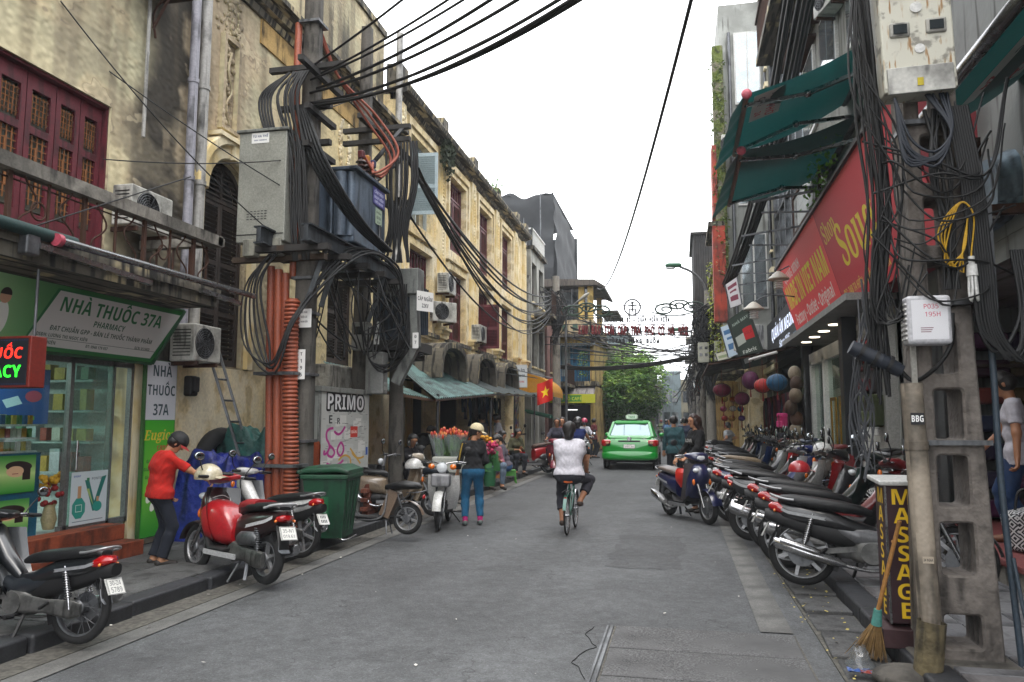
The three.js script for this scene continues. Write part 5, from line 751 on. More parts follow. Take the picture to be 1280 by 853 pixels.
{// long bundle down the right side
seed(92);const L=[];for (let i=0;i < 13;i++) {const dx=rr(-.22,.22),dy=rr(-.3,.3);L.push([[[2.3+ dx,11.2+ dy,-8],[2.15+ dx,8.9+ dy,-13],[2.0+ dx*.8,7.1+ dy*.8,-19],[1.5+ dx*.6,5.75+ dy*.6,-24.5],[1.15+ dx*.5,5.35+ dy*.5,-27.8]],.022+ .018*rnd(),50]);};cables('overhead_cable','thick bundle of cables running along the right shop fronts',L);
const bars=thing('cable_rack','metal brackets holding the cable bundle off the right facade','bracket',[0,0,0]);for (const z of [-14,-16.5,-19.5,-22.5]) {const y=5.55 - (z+ 14)*-.01;pm('bracket',new B().bar([XR,y+ .1,z],[1.35,y - .1,z],.04).bar([XR,y - .35,z],[1.5,y - .3,z],.03).geo(),M.steel,bars);}
}
// ----- near right pole and its boxes -----
{
const t=thing('concrete_pole','weathered precast concrete pole with ladder like openings at the right kerb','utility pole',[1.625,0,-5.32]);
const s=new THREE.Shape();s.moveTo(-.21,.06);s.lineTo(.21,.06);s.lineTo(.15,1.9);s.lineTo(.09,6.9);s.lineTo(-.15,6.9);s.lineTo(-.165,1.9);s.closePath();
for (let i=0;i < 15;i++) {const y0=.19+ i*.405+ (i > 0?.02 :0),y1=y0+ (i?.335 :.22),k=y0 / 6.9,x0=-.115+ .02*Math.min(1,k*3.6),x1=.12 - .04*Math.min(1,k*3.6) - .03*k,r=.04;const p=new THREE.Path();p.moveTo(x0+ r,y0);p.lineTo(x1 - r,y0);p.quadraticCurveTo(x1,y0,x1,y0+ r);p.lineTo(x1,y1 - r);p.quadraticCurveTo(x1,y1,x1 - r,y1);p.lineTo(x0+ r,y1);p.quadraticCurveTo(x0,y1,x0,y1 - r);p.lineTo(x0,y0+ r);p.quadraticCurveTo(x0,y0,x0+ r,y0);s.holes.push(p);}
pm('shaft',new B().ext(s,.3,[0,0,-.02],[0,0,0],.012,6).geo(),S('#77706a',.97,0,{map:T.dirt2,bumpMap:T.lump,bumpScale:.02 }),t);pm('footing',new B().rbox(.56,.12,.5,.03,[0,.08,-.02]).geo(),M.concDark,t);
pm('edge_strip',new B().box(.03,2.0,.02,[-.2,1.05,.15]).geo(),mat('#a6a49d',.8),t);
for (const [y,w] of [[1.42,.42],[2.28,.4],[3.45,.36],[4.4,.34]]) pm('band',new B().box(w,.03,.34,[0,y,0]).geo(),M.steel,t);
}
{
const t=thing('drain_pipe','cream plastic pipe marked BBG fixed in front of the concrete pole','pipe',[0,0,0]);
pm('pipe',new B().cyl([1.415,.32,-5.08],[1.385,1.78,-5.1],.062,.062,20).geo(),S('#a79b8b',.6,0,{map:T.dirt2 }),t);pm('collar',new B().cyl([1.394,1.38,-5.09],[1.393,1.43,-5.09],.066,.066,20).geo(),S('#9c9080',.6,0,{map:T.dirt2 }),t);
printed('stencil',plateText([['BBG',40,60,'#e5e5e5']],{w:128,h:80,bg:'#15161a' }),zq(1.352,1.428,1.53,1.6,-5.026),t);printed('stencil',plateText([['24 NG6A',30,34,'#2b2a28']],{w:160,h:60,bg:'#a39786' }),zq(1.375,1.435,.72,.76,-5.022),t);
const s=thing('broken_pipe','short mossy broken clay pipe leaning at the foot of the cream pipe','pipe',[1.36,.07,-5.0]);pm('pipe',new B().lathe([[.078,0],[.078,.33],[.068,.33],[.068,0],[.078,0]],18,[0,0,0],[0,0,-.12]).geo(),S('#6c6147',.95,0,{map:T.dirt2,bumpMap:T.lump,bumpScale:.02 }),s);
const g=thing('grey_pipe','thin blue grey pipe running down the right edge of the concrete pole','pipe',[0,0,0]);pm('pipe',new B().tube([[1.86,2.6,-5.2],[1.87,1.9,-5.18],[1.88,1.2,-5.2],[1.93,.1,-5.2]],.02,20,8).tube([[1.9,.75,-5.15],[1.93,.4,-5.1],[1.99,.12,-5.05]],.012,12,6).geo(),S('#3d4a56',.5,0,{map:T.dirt }),g);
}
{
const t=thing('meter_box','rust streaked cream electric meter box with four windows high on the pole','meter box',[1.5,3.52,-5.1]);const cm=tex(256,256,(u,v) => {const st=fbm(u,v,30,4,4),n=fbm(u,v,8,5);let c=[.74,.73,.68];c=mixA(c,[.5,.33,.15],sm(.6,.8,st)*.8);c=mixA(c,[.4,.39,.36],sm(.58,.75,n)*.7);return c;},.5);
pm('casing',new B().rbox(.42,.78,.2,.015,[0,.46,0],[0,0,.02]).geo(),S('#ffffff',.6,0,{map:cm }),t);pm('lower_door',new B().rbox(.38,.17,.02,.006,[.005,.14,.105],[0,0,.02]).geo(),S('#c5c4be',.55,0,{map:T.dirt2 }),t);
for (const [x,y] of [[-.12,.74],[.1,.75],[-.1,.47],[.11,.48]]) {const w=pm('meter_window',new B().rbox(.12,.1,.03,.02,[x,y,.1]).geo(),S('#a9a79f',.6,0,{map:T.dirt2 }),t);pm('pane',new B().box(.08,.06,.012,[x,y,.115]).geo(),M.winDark,w);} pm('seal',new B().cyl([0,.61,.098],[0,.61,.108],.035,.035,16).cyl([.01,.34,.098],[.01,.34,.106],.03,.03,16).geo(),M.whitePlas,t);pm('tape',new B().box(.035,.05,.004,[.0,.12,.118]).geo(),mat('#c9b51f',.5),t);
const p=thing('plastic_box','white plastic meter box marked P035 195H on the pole','meter box',[1.485,2.01,-5.08]);pm('casing',new B().rbox(.25,.3,.13,.025,[0,.15,0]).geo(),S('#c9c9ce',.45,0,{map:T.dirt }),p);printed('marking',print(256,300,(x,w,h) => {x.fillStyle='#cfcfd3';x.fillRect(0,0,w,h);txt(x,'P035',140,50,50,'#b3223f',{w:'normal' });txt(x,'195H',150,110,50,'#b3223f',{w:'normal' });x.fillStyle='#6a3a46';for (let i=0;i < 3;i++) x.fillRect(60,210+ i*15,90 - i*8,6);}),zq(-.1,.1,.03,.27,.0665),p);const r=new B();for (let i=0;i < 8;i++) r.box(.012,.012,.1,[-.126,.04+ i*.03,0]);pm('hinge',r.geo(),M.whitePlas,p);
const s=thing('steel_box','tall grey steel junction box hung right of the concrete pole','junction box',[1.86,2.24,-5.36]);pm('casing',new B().rbox(.17,.73,.16,.01,[0,.36,0],[0,-.3,0]).geo(),S('#71736f',.6,.2,{map:T.dirt2 }),s);pm('rail',new B().box(.03,.75,.03,[.1,.36,.02]).geo(),M.steel,s);
const c=thing('lamp_bulb','spiral free white fluorescent bulb hanging on coiled yellow wire','light bulb',[1.74,2.26,-5.04]);const tb=new B();for (let i=0;i < 3;i++) {const a=i*2.1;tb.tube([[.018*Math.cos(a),.17,.018*Math.sin(a)],[.022*Math.cos(a),.05,.022*Math.sin(a)],[.022*Math.cos(a+ .5),.01,.022*Math.sin(a+ .5)],[.022*Math.cos(a+ 1),.05,.022*Math.sin(a+ 1)],[.018*Math.cos(a+ 1),.17,.018*Math.sin(a+ 1)]],.009,26,6);} pm('tube',tb.geo(),M.whitePlas,c);pm('base',new B().cyl([0,.16,0],[0,.23,0],.033,.028,14).cyl([0,.23,0],[0,.28,0],.018).geo(),M.whitePlas,c);
const yw=new B();for (let i=0;i < 4;i++) yw.tube([[0,.28,0],[.02,.55,.01],[-.03,.62,0],[-.12 - .02*i,.42,.01],[-.14+ .03*i,.24 - .02*i,0],[-.05,.3,.01],[-.005,.52,0]],.005,40,5);pm('yellow_wire',yw.geo(),mat('#d2a312',.5),c);
}
{// vertical cable bundles on the near pole
seed(95);const L=[];for (let i=0;i < 10;i++) {const x=1.262+ rr(-.05,.05);L.push([[[x - .1+ rr(-.05,.05),5.4,-5.2],[x - .05,4.3,-5.15+ rr(-.05,.05)],[x - .03+ rr(-.05,.05),3.5,-5.15],[x+ rr(-.04,.04),2.9,-5.15],[x - .05+ rr(-.03,.03),2.3,-5.15],[x - .04+ rr(-.05,.05),1.9 - rr(0,.25),-5.2]],.007+ .009*rnd(),30]);} for (let i=0;i < 9;i++) L.push([[[1.2+ rr(-.05,.1),4.6,-5.1],[1.18+ rr(-.08,.12),3.9+ rr(-.3,.3),-5.05],[1.3+ rr(-.12,.08),3.2+ rr(-.3,.2),-5.05],[1.22+ rr(-.08,.14),2.6,-5.08],[1.3+ rr(-.1,.1),2.15,-5.1],[1.4+ rr(-.1,.15),2.3+ rr(-.2,.4),-5.05]],.004+ .004*rnd(),40]);cables('cable_bundle','vertical bundle of black cables left of the concrete pole',L);
const Z=[];for (let i=0;i < 16;i++) {const y=rr(2.45,3.35);Z.push([[[rr(1.15,1.4),y+ rr(-.2,.15),-5.08],[rr(1.3,1.6),y - rr(.05,.35),-4.99],[rr(1.6,1.85),y+ rr(-.4,.1),-5.02],[rr(1.75,2.1),y+ rr(-.2,.5),-5.2]],.003+ .005*rnd(),24]);} for (let i=0;i < 8;i++) Z.push([[[1.62+ rr(-.08,.05),3.5,-5.1],[1.6+ rr(-.08,.1),3.1,-5.06],[1.66+ rr(-.06,.06),2.7,-5.07],[1.62+ rr(-.04,.06),2.35,-5.08]],.006+ .006*rnd(),20]);cables('cable_tangle','thin black wires criss crossing the upper part of the concrete pole',Z);
const R=[];for (let i=0;i < 9;i++) {const x=1.72+ i*.014;R.push([[[x - .05,3.5,-5.08],[x,3.0,-5.06],[x+ .02,2.5,-5.05],[x+ .06,2.05,-5.06],[x+ .18+ rr(-.05,.05),1.95 - .01*i,-5.06],[x+ .28,2.15+ rr(-.03,.05),-5.1],[x+ .3,2.6,-5.2]],.011,40]);} cables('cable_loop','black cables looping beside the grey steel box',R);
const Q=[];for (let i=0;i < 8;i++) Q.push([[[1.35,3.55,-5.0],[1.42+ rr(-.03,.03),3.25 - .02*i,-4.98],[1.55,3.15+ rr(-.06,.04),-4.98],[1.66,3.3,-5.0],[1.62+ rr(-.08,.08),3.58,-5.05]],.009,26]);cables('cable_loop','short black cable loops under the cream meter box',Q,M.cableBlue);
const W=[];for (let i=0;i < 18;i++) W.push([[[1.2+ rr(-.05,.1),2.1+ rr(0,.4),-5.3],[1.12+ rr(-.04,.12),1.9,-5.35+ rr(-.1,.1)],[1.14+ rr(-.06,.1),1.6,-5.4],[1.16+ rr(-.06,.08),1.3+ rr(-.15,.2),-5.45]],.003+ .004*rnd(),18]);cables('cable_tangle','grey wires hanging behind the cream pipe',W,S('#4a4c50',.5));
const j=thing('cable_joint','fat black cable joint sleeve sticking out left of the pole','cable joint',[0,0,0]);pm('sleeve',new B().cyl([1.07,2.02,-5.2],[1.24,1.93,-5.2],.045,.055,14).cyl([1.24,1.93,-5.2],[1.36,1.86,-5.2],.055,.04,14).geo(),M.cableBlue,j);for (const [x,y] of [[1.12,1.993],[1.2,1.95],[1.28,1.91]]) pm('rib',new B().cyl([x,y,-5.2],[x+ .02,y - .01,-5.2],.058,.058,14).geo(),M.black,j);pm('cable',new B().tube([[1.36,1.86,-5.2],[1.42,1.8,-5.2],[1.5,1.85,-5.1],[1.6,2.0,-5.05],[1.62,2.2,-5.05]],.014,20,6).geo(),M.cable,j);
}
{// gear on the wall at the right edge
const t=thing('metal_tank','dented bluish sheet metal hood on the wall at the right edge','metal hood',[2.85,3.25,-7.7]);pm('hood',new B().hull([[-.22,.25,.5,.3,3],[.0,.3,.6,.34,3],[.3,.3,.6,.34,3]],16,[.1,.1,0]).geo(),S('#6d7f8b',.6,.3,{map:T.dirt2 }),t);pm('bracket',new B().box(.1,.9,.1,[-.3,.3,.5]).box(.5,.08,.08,[-.1,.1,.55]).geo(),M.rust,t);
const c=thing('security_camera','small white security camera under the bluish metal hood','camera',[2.78,3.36,-7.3]);pm('base_plate',new B().rbox(.13,.13,.03,.01,[-.06,.03,-.05]).geo(),M.whitePlas,c);pm('body',new B().cyl([-.05,.03,-.03],[.1,.0,.08],.045,.045,14).geo(),M.whitePlas,c);pm('lens',new B().cyl([.1,.0,.08],[.108,-.002,.086],.032,.032,14).geo(),M.blackGloss,c);
airCon('air_conditioner','white air conditioner fan unit behind the hanging cables above the red sign',[2.75,6.6,-9.6],-Math.PI / 2);airCon('air_conditioner','white air conditioner high beside the mossy column on the right',[1.72,9.75,-23.9],0,undefined,.55,.6);
airCon('air_conditioner','white air conditioner on the glass fronted building above the black fascia',[2.8,4.9,-18.9],-1.2,undefined,.8,.6);airCon('air_conditioner','cream air conditioner high under the balcony above the green awnings',[2.75,8.7,-13.6],-1.3,undefined,.8,.6);
airCon('air_conditioner','white air conditioner between the leaning green sign and the grey awning',[1.75,3.35,-20.2],-.9,undefined,.8,.6);
}
{// air conditioners on the left
airCon('air_conditioner','air conditioner on the balcony wall beside the maroon shutters',[-6.0,3.72,-7.55],Math.PI / 2,undefined,.7,.46,.26);
airCon('air_conditioner','cream air conditioner at the right end of the pharmacy sign',[-5.9,2.28,-8.5],Math.PI / 2,undefined,.56,.46,.34);
[[4.9,-19.3],[4.1,-18.9],[3.95,-22.7]].forEach(([y,z],i) => airCon('air_conditioner',['white air conditioner on the pilaster above the lower one by the first shutters','white air conditioner standing out lowest on the first yellow pilaster','white air conditioner on the second yellow pilaster near the open shutter','white air conditioner tucked under the second pilaster unit','small white air conditioner at the far end of the yellow building'][i],[-5.98,y,z],i % 2?.9 :Math.PI / 2,undefined,.75,.52));
}
// ---------- two-wheelers ----------
const plateBlank=print(128,96,(x,w,h) => {x.fillStyle='#dcdcd8';x.fillRect(0,0,w,h);x.strokeStyle='#555';x.strokeRect(3,3,w - 6,h - 6);x.fillStyle='#4a4c50';for (let i=0;i < 4;i++) {x.fillRect(26+ i*20,16,12,24);x.fillRect(22+ i*22,52,14,28);} });
const plateTex=(a,b) => print(192,144,(x,w,h) => {x.fillStyle='#d8d8d3';x.fillRect(0,0,w,h);x.strokeStyle='#33363c';x.lineWidth=4;x.strokeRect(4,4,w - 8,h - 8);txt(x,a,w / 2,42,54,'#2a2d33',{w:'normal' });txt(x,b,w / 2,102,b.length > 5?50 :62,'#2a2d33',{w:'normal' });});
const bikeCache={};
function wheelParts(out,x,R,r,style,steer) {// tyre + rim at (x, R)
const T_=new B().add(new THREE.TorusGeometry(R - r,r,10,36),[0,0,0],[0,0,0],[1,1,.95]);
const Rm=new B().add(new THREE.TorusGeometry(R - r*1.75,r*.38,6,32),[0,0,0],[0,0,0],[1,1,2.0]);Rm.cyl([0,0,-.05],[0,0,.05],.045,.045,14);
if (style==='spoke') for (let i=0;i < 20;i++) {const a=i / 20*6.2832,s=i % 2?1 :-1,q=a+ .5*(i % 4 < 2?1 :-1);Rm.cyl([Math.cos(q)*.045,Math.sin(q)*.045,s*.035],[Math.cos(a)*(R - r*1.8),Math.sin(a)*(R - r*1.8),0],.0026,.0026,4);}
else for (let i=0;i < (style==='cast5'?5 :6);i++) {const a=i / (style==='cast5'?5 :6)*6.2832;Rm.bar([Math.cos(a)*.03,Math.sin(a)*.03,0],[Math.cos(a+ .25)*(R - r*1.7),Math.sin(a+ .25)*(R - r*1.7),0],.035,.03);}
const f=b => xf(b.geo(),[x,R,0]);out.push(['wheel',f(T_),'rubber',-1]);out.push(['rim',f(Rm),style==='spoke'?'steel' :'wheelAlu',out.length - 1]);
out.push(['brake',xf(new B().cyl([0,0,.055],[0,0,.06],R*.42,R*.42,20).cyl([0,0,-.065],[0,0,-.05],.06,.07,14).cyl([0,0,-.05],[0,0,.055],.02).geo(),[x,R,0]),'steel',out.length - 2]);
}
function mirrorGrip(out,hx,hy,w=.34,mirrors=true,back=.05) {
const h=new B();h.tube([[hx - back - .04,hy,-w],[hx - back,hy+ .01,-w*.55],[hx,hy - .02,0],[hx - back,hy+ .01,w*.55],[hx - back - .04,hy,w]],.012,20,8);out.push(['handlebar',h.geo(),'chrome',-1]);
for (const s of [-1,1]) out.push(['grip',new B().cyl([hx - back - .035,hy+ .003,s*w*.62],[hx - back - .043,hy,s*w],.018,.017,10).geo(),'black',out.length - (s < 0?1 :2)]);
for (const s of [-w,w]) out.push(['lever',new B().tube([[hx - back+ .02,hy,s*.55],[hx - back+ .045,hy - .01,s*.7],[hx - back+ .02,hy - .02,s*.98]],.006,8,5).geo(),'alu',-1]);
if (mirrors) for (const s of [-1,1]) {out.push(['mirror',new B().tube([[hx - back,hy,s*w*.6],[hx - back+ .02,hy+ .07,s*w*.8],[hx - back - .01,hy+ .18,s*w]],.006,10,6).sph(.055,[hx - back - .02,hy+ .21,s*w*1.04],[.3,.85,1.15],14,10).geo(),'black',-1]);out.push(['mirror_glass',new B().sph(.05,[hx - back - .03,hy+ .21,s*w*1.04],[.22,.82,1.1],14,8).geo(),'mirror',out.length - 1]);}
}
function shieldGrid(b,W,x0,y0,x1,y1,sweep,th=.012) {for (const o of [0,-th]) b.grid((u,v) => {const z=(u - .5)*2,q=W*(1 - .25*v+ .12*Math.sin(v*3.1));return [x0+ (x1 - x0)*v - sweep*z*z+ o+ .05*Math.sin(v*3.14),y0+ (y1 - y0)*v,z*q];},16,12);}
function bikeGeo(kind,st) {
const key=kind+ st;if (bikeCache[key]) return bikeCache[key];const o=[];
const A=(n,b,m,p=-1) => {if (m==='ind' && b.g.length===2) {for (const g of b.g) o.push([n,g,m,p]);return 0;} o.push([n,b.geo(),m,p]);return o.length - 1;};
if (kind==='underbone' || kind==='cub') {
const L=1.22,R=.285;wheelParts(o,0,R,.038,kind==='cub' || st % 2?'spoke' :'cast6');const fi=o.length;wheelParts(o,L,R,.034,kind==='cub' || st % 2?'spoke' :'cast6');
A('body',new B().hull([[-.5,.715,.03,.02,2.2],[-.42,.70,.06,.05,2.5],[-.25,.67,.1,.08,2.6],[0,.63,.125,.095,2.8],[.25,.58,.12,.095,2.8],[.42,.52,.1,.07,2.6],[.6,.48,.06,.05,2.4]],18),'paint');
A('side_stripe',new B().grid((u,v) => [-.42+ .85*u,.70 - .15*u+ .03*(v - .5),.075+ .06*Math.sin(u*3.14)],16,2).grid((u,v) => [-.42+ .85*u,.70 - .15*u+ .03*(v - .5),-.075 - .06*Math.sin(u*3.14)],16,2),'stripe');
A('seat',new B().hull([[-.36,.76,.06,.03,3],[-.28,.775,.1,.045,3],[-.05,.77,.13,.06,3],[.12,.745,.135,.066,3],[.35,.715,.125,.062,3],[.5,.685,.09,.05,2.6],[.58,.66,.05,.03,2.4]],18),'seat');
A('grab_rail',new B().tube([[-.05,.77,-.14],[-.3,.79,-.145],[-.5,.815,-.09],[-.56,.825,0],[-.5,.815,.09],[-.3,.79,.145],[-.05,.77,.14]],.013,40,8),'wheelAlu');
A('tail_light',new B().hull([[-.6,.70,.03,.02,2.5],[-.52,.70,.075,.045,2.6],[-.36,.69,.105,.06,2.6],[-.24,.67,.11,.05,2.6]],14),'tail');A('indicator',new B().sph(.022,[-.44,.66,-.1],[1.4,.8,.8],10,8).sph(.022,[-.44,.66,.1],[1.4,.8,.8],10,8),'ind');
A('rear_fender',new B().grid((u,v) => {const a=1.2+ u*1.55;return [Math.cos(a)*(R+ .05) - .02,R+ Math.sin(a)*(R+ .05)+ .03,(v - .5)*.12];},14,4),'black');A('plate_bracket',new B().hull([[-.3,.63,.06,.02,3],[-.42,.5,.06,.03,3],[-.5,.36,.05,.02,3]],10),'black');A('inner_fender',new B().hull([[-.3,.6,.06,.05,2.6],[-.05,.55,.08,.09,2.8],[.25,.47,.095,.11,2.8],[.42,.42,.08,.09,2.6],[.52,.38,.05,.05,2.4]],14),'black');A('under_seat_panel',new B().hull([[.3,.5,.09,.06,2.8],[.45,.45,.1,.09,2.8],[.62,.42,.1,.08,2.8],[.74,.46,.07,.06,2.4]],14),'paint2');
A('mudflap',new B().hull([[-.58,.33,.05,.006,3],[-.5,.36,.06,.012,3],[-.42,.44,.055,.012,3]],12),'fenderTip');
A('shock_absorber',new B().cyl([0,R,-.13],[.1,.62,-.12],.014).cyl([0,R,.13],[.1,.62,.12],.014).geo?(() => {const b=new B();for (const s of [-1,1]) {b.cyl([0,R,s*.12],[.1,.62,s*.115],.013);for (let i=0;i < 11;i++) {const k=.3+ i*.055;b.tor(.026,.0055,[.1*k,R+ (.62 - R)*k,s*(.12 - .005*k)],[Math.PI / 2,0,0],14,5);} } return b;})() :null,'chrome');
A('swing_arm',new B().bar([0,R,-.1],[.45,.34,-.08],.045,.05).bar([0,R,.1],[.45,.34,.08],.03,.045),'castAlu');A('chain_case',new B().hull([[-.1,R,.012,.05,3,-.115],[0,R,.016,.075,3,-.115],[.25,.3,.016,.055,3,-.115],[.48,.31,.018,.075,3,-.115],[.56,.31,.012,.05,3,-.115]],12),'castAlu');
A('engine',new B().hull([[.4,.3,.08,.06,3],[.48,.31,.11,.11,3.4],[.62,.32,.12,.11,3.4],[.7,.33,.07,.07,3]],14).cyl([.68,.34,0],[.9,.36,0],.06,.055,14).cyl([.56,.31,-.14],[.56,.31,.14],.09,.09,20).box(.14,.03,.16,[.72,.34,0]).box(.02,.14,.15,[.76,.35,0]).box(.02,.14,.15,[.8,.35,0]).box(.02,.14,.15,[.84,.36,0]),'castAlu');
A('exhaust',new B().tube([[.86,.3,.03],[.78,.2,.08],[.55,.17,.14],[.3,.21,.16]],.016,20,8).hull([[-.3,.37,.035,.035,2,.17],[-.28,.365,.05,.05,2,.17],[.05,.29,.055,.055,2,.168],[.25,.235,.045,.045,2,.162],[.36,.205,.02,.02,2,.16]],14).tor(.035,.008,[-.3,.37,.17],[0,Math.PI / 2,0],14,6),'exhaust');A('heat_shield',new B().hull([[-.22,.385,.03,.03,2.4,.195],[.1,.31,.04,.035,2.4,.195],[.18,.285,.02,.02,2.4,.19]],10),'chrome');
A('footrest',new B().cyl([.5,.22,-.28],[.5,.22,.28],.012).cyl([.46,.22,-.28],[.46,.22,-.2],.02).cyl([.46,.22,.28],[.46,.22,.2],.02).bar([.2,.33,-.14],[.16,.3,-.26],.02).bar([.2,.33,.14],[.16,.3,.26],.02).bar([.45,.22,-.1],[.4,.04,-.24],.02).bar([.3,.26,0],[.26,.14,0],.04),'black');
A('fork',new B().cyl([L,R,-.07],[1.0,.78,-.07],.018,.022).cyl([L,R,.07],[1.0,.78,.07],.018,.022).cyl([1.02,.7,0],[.95,.95,0],.03),'alu');
A('front_fender',new B().grid((u,v) => {const a=.15+ u*2.1,z=(v - .5)*2;return [L+ Math.cos(a)*(R+ .035 - .015*z*z),R+ Math.sin(a)*(R+ .035 - .015*z*z),z*.065];},18,6),kind==='cub'?'paint' :'paint');
if (kind==='underbone') {
const sh=new B();shieldGrid(sh,.2,.98,.9,.72,.36,.12);A('leg_shield',sh,'paint2');A('front_cover',new B().hull([[.6,.5,.05,.05,2.4],[.75,.62,.07,.08,2.4],[.92,.8,.09,.13,2.4],[1.03,.86,.07,.1,2.4],[1.06,.88,.03,.05,2]],14),'paint');
A('handlebar_cowl',new B().hull([[.84,1.0,.04,.02,2.4],[.9,1.01,.17,.04,2.6],[1.0,1.0,.15,.055,2.6],[1.08,.97,.09,.055,2.4],[1.1,.965,.05,.035,2]],16),'paint');A('headlight',new B().sph(.07,[1.06,.965,0],[.7,.7,1.25],16,10),'head');A('indicator',new B().sph(.03,[1.03,.84,-.13],[.8,1.4,1],10,8).sph(.03,[1.03,.84,.13],[.8,1.4,1],10,8),'ind');mirrorGrip(o,.95,1.0,.34);
} else {
const sh=new B();shieldGrid(sh,.25,.96,.82,.72,.27,.16);A('leg_shield',sh,'white');A('head_tube',new B().cyl([1.0,.74,0],[.94,1.0,0],.05,.06,14),'paint');A('headlight',new B().cyl([.94,.98,0],[1.07,.95,0],.06,.085,18).sph(.084,[1.07,.95,0],[.35,1,1],18,10),'head');A('indicator',new B().sph(.045,[1.02,.96,-.17],[1,1,1.2],10,8).sph(.045,[1.02,.96,.17],[1,1,1.2],10,8),'ind');mirrorGrip(o,.93,1.02,.36);
A('front_rack',new B().rbox(.22,.2,.3,.04,[1.12,.76,0]),'bag');A('side_bag',new B().rbox(.5,.3,.1,.03,[-.1,.58,.26]).rbox(.5,.3,.1,.03,[-.1,.58,-.26]),'paint2');
}
} else if (kind==='scooter' || kind==='vespa') {
const V_=kind==='vespa',L=1.26,R=V_?.23 :.25;wheelParts(o,0,R,.05,'cast5');wheelParts(o,L,R,.045,'cast6');
A('body',V_?new B().hull([[-.42,.6,.05,.06,2.2],[-.34,.58,.14,.13,2.4],[-.1,.55,.19,.17,2.5],[.2,.54,.19,.16,2.5],[.38,.52,.15,.16,2.6],[.44,.5,.1,.15,2.6]],20) :new B().hull([[-.48,.71,.03,.03,2.2],[-.4,.69,.07,.06,2.4],[-.2,.64,.12,.1,2.6],[.05,.59,.15,.14,2.8],[.3,.54,.15,.16,2.8],[.44,.5,.11,.16,2.8]],20),'paint');
A('side_stripe',new B().grid((u,v) => [-.3+ .65*u,.68 - .16*u+ .035*(v - .5),(V_?.165 :.125)+ .035*Math.sin(u*3)],12,2).grid((u,v) => [-.3+ .65*u,.68 - .16*u+ .035*(v - .5),-(V_?.165 :.125) - .035*Math.sin(u*3)],12,2),'stripe');
A('seat',new B().hull([[-.34,.77,.07,.02,3],[-.26,.79,.12,.03,3],[-.02,.785,.15,.045,3],[.2,.76,.15,.05,3],[.38,.74,.12,.05,2.8],[.46,.7,.06,.05,2.4]],18),'seat');
A('grab_rail',new B().tube([[-.08,.77,-.16],[-.3,.8,-.15],[-.46,.82,-.07],[-.48,.82,0],[-.46,.82,.07],[-.3,.8,.15],[-.08,.77,.16]],.014,36,8),'rail');
A('tail_light',new B().hull([[V_?-.44 :-.5,.68,.04,.025,2.5],[V_?-.4 :-.45,.67,.09,.04,2.5],[-.34,.66,.1,.04,2.5]],14),'tail');A('indicator',new B().sph(.022,[-.4,.64,-.11],[1.4,.8,.8],10,8).sph(.022,[-.4,.64,.11],[1.4,.8,.8],10,8),'ind');
A('plate_bracket',new B().hull([[-.28,.6,.07,.02,3],[-.4,.48,.07,.03,3],[-.48,.36,.06,.02,3]],10),'black');A('rear_fender',new B().grid((u,v) => {const a=.9+ u*1.6;return [Math.cos(a)*(R+ .04),R+ Math.sin(a)*(R+ .04),(v - .5)*.13];},12,4),'black');A('mudflap',new B().hull([[-.56,.33,.05,.006,3],[-.48,.35,.065,.012,3],[-.4,.43,.055,.012,3]],12),'fenderTip');
A('transmission',new B().hull([[-.1,R,.03,.07,3,-.12],[0,R,.04,.085,3,-.12],[.2,.28,.045,.07,3,-.12],[.4,.29,.045,.1,3,-.12],[.48,.29,.02,.06,3,-.12]],14),'castAlu');A('air_filter',new B().hull([[.0,.43,.03,.03,2.4,-.14],[.06,.44,.05,.07,2.6,-.14],[.26,.43,.05,.07,2.6,-.14],[.32,.42,.03,.04,2.4,-.14]],14),'steel');
A('shock_absorber',(() => {const b=new B();for (const s of [-1,1]) {b.cyl([-.02,R,s*.13],[.06,.6,s*.12],.014);for (let i=0;i < 10;i++) {const k=.3+ i*.06;b.tor(.028,.006,[-.02+ .08*k,R+ (.6 - R)*k,s*(.13 - .01*k)],[Math.PI / 2,0,0],14,5);} } return b;})(),'steel');
A('exhaust',new B().tube([[.45,.22,.06],[.3,.17,.12],[.15,.21,.16]],.016,14,8).hull([[-.3,.36,.04,.04,2,.18],[-.27,.355,.06,.06,2,.18],[.05,.29,.065,.065,2,.175],[.18,.24,.04,.04,2,.17]],14),'exhaust');A('heat_shield',new B().hull([[-.26,.38,.02,.045,2.4,.225],[.02,.31,.025,.05,2.4,.225],[.08,.29,.01,.02,2.4,.22]],10),'chrome');
A('engine',new B().hull([[.1,.3,.1,.08,3],[.3,.3,.12,.1,3],[.42,.3,.08,.07,3]],12),'black');
A('floorboard',new B().hull([[.36,.33,.15,.05,3],[.5,.29,.19,.03,3],[.78,.29,.19,.03,3],[.88,.36,.17,.05,3]],14),'black');A('side_skirt',new B().bar([.3,.24,-.17],[.85,.25,-.18],.02,.05).bar([.3,.24,.17],[.85,.25,.18],.02,.05),'rail');
const sh=new B();shieldGrid(sh,V_?.23 :.2,1.04,.9,.8,.28,.13);A('leg_shield',sh,'paint2');A('front_cover',V_?new B().hull([[.8,.36,.1,.06,2.4],[.92,.55,.15,.2,2.4],[1.0,.68,.14,.22,2.4],[1.06,.72,.06,.15,2.2]],16) :new B().hull([[.78,.4,.13,.08,2.6],[.9,.56,.17,.2,2.6],[1.02,.7,.17,.2,2.6],[1.12,.74,.12,.13,2.4],[1.17,.74,.04,.05,2]],18),'paint');
if (V_) A('grille',new B().box(.02,.22,.045,[1.06,.7,0]).box(.015,.2,.015,[1.04,.7,.07]).box(.015,.2,.015,[1.04,.7,-.07]),'chrome');else A('headlight',new B().sph(.07,[1.1,.8,.1],[.7,.55,.9],12,8).sph(.07,[1.1,.8,-.1],[.7,.55,.9],12,8),'head');
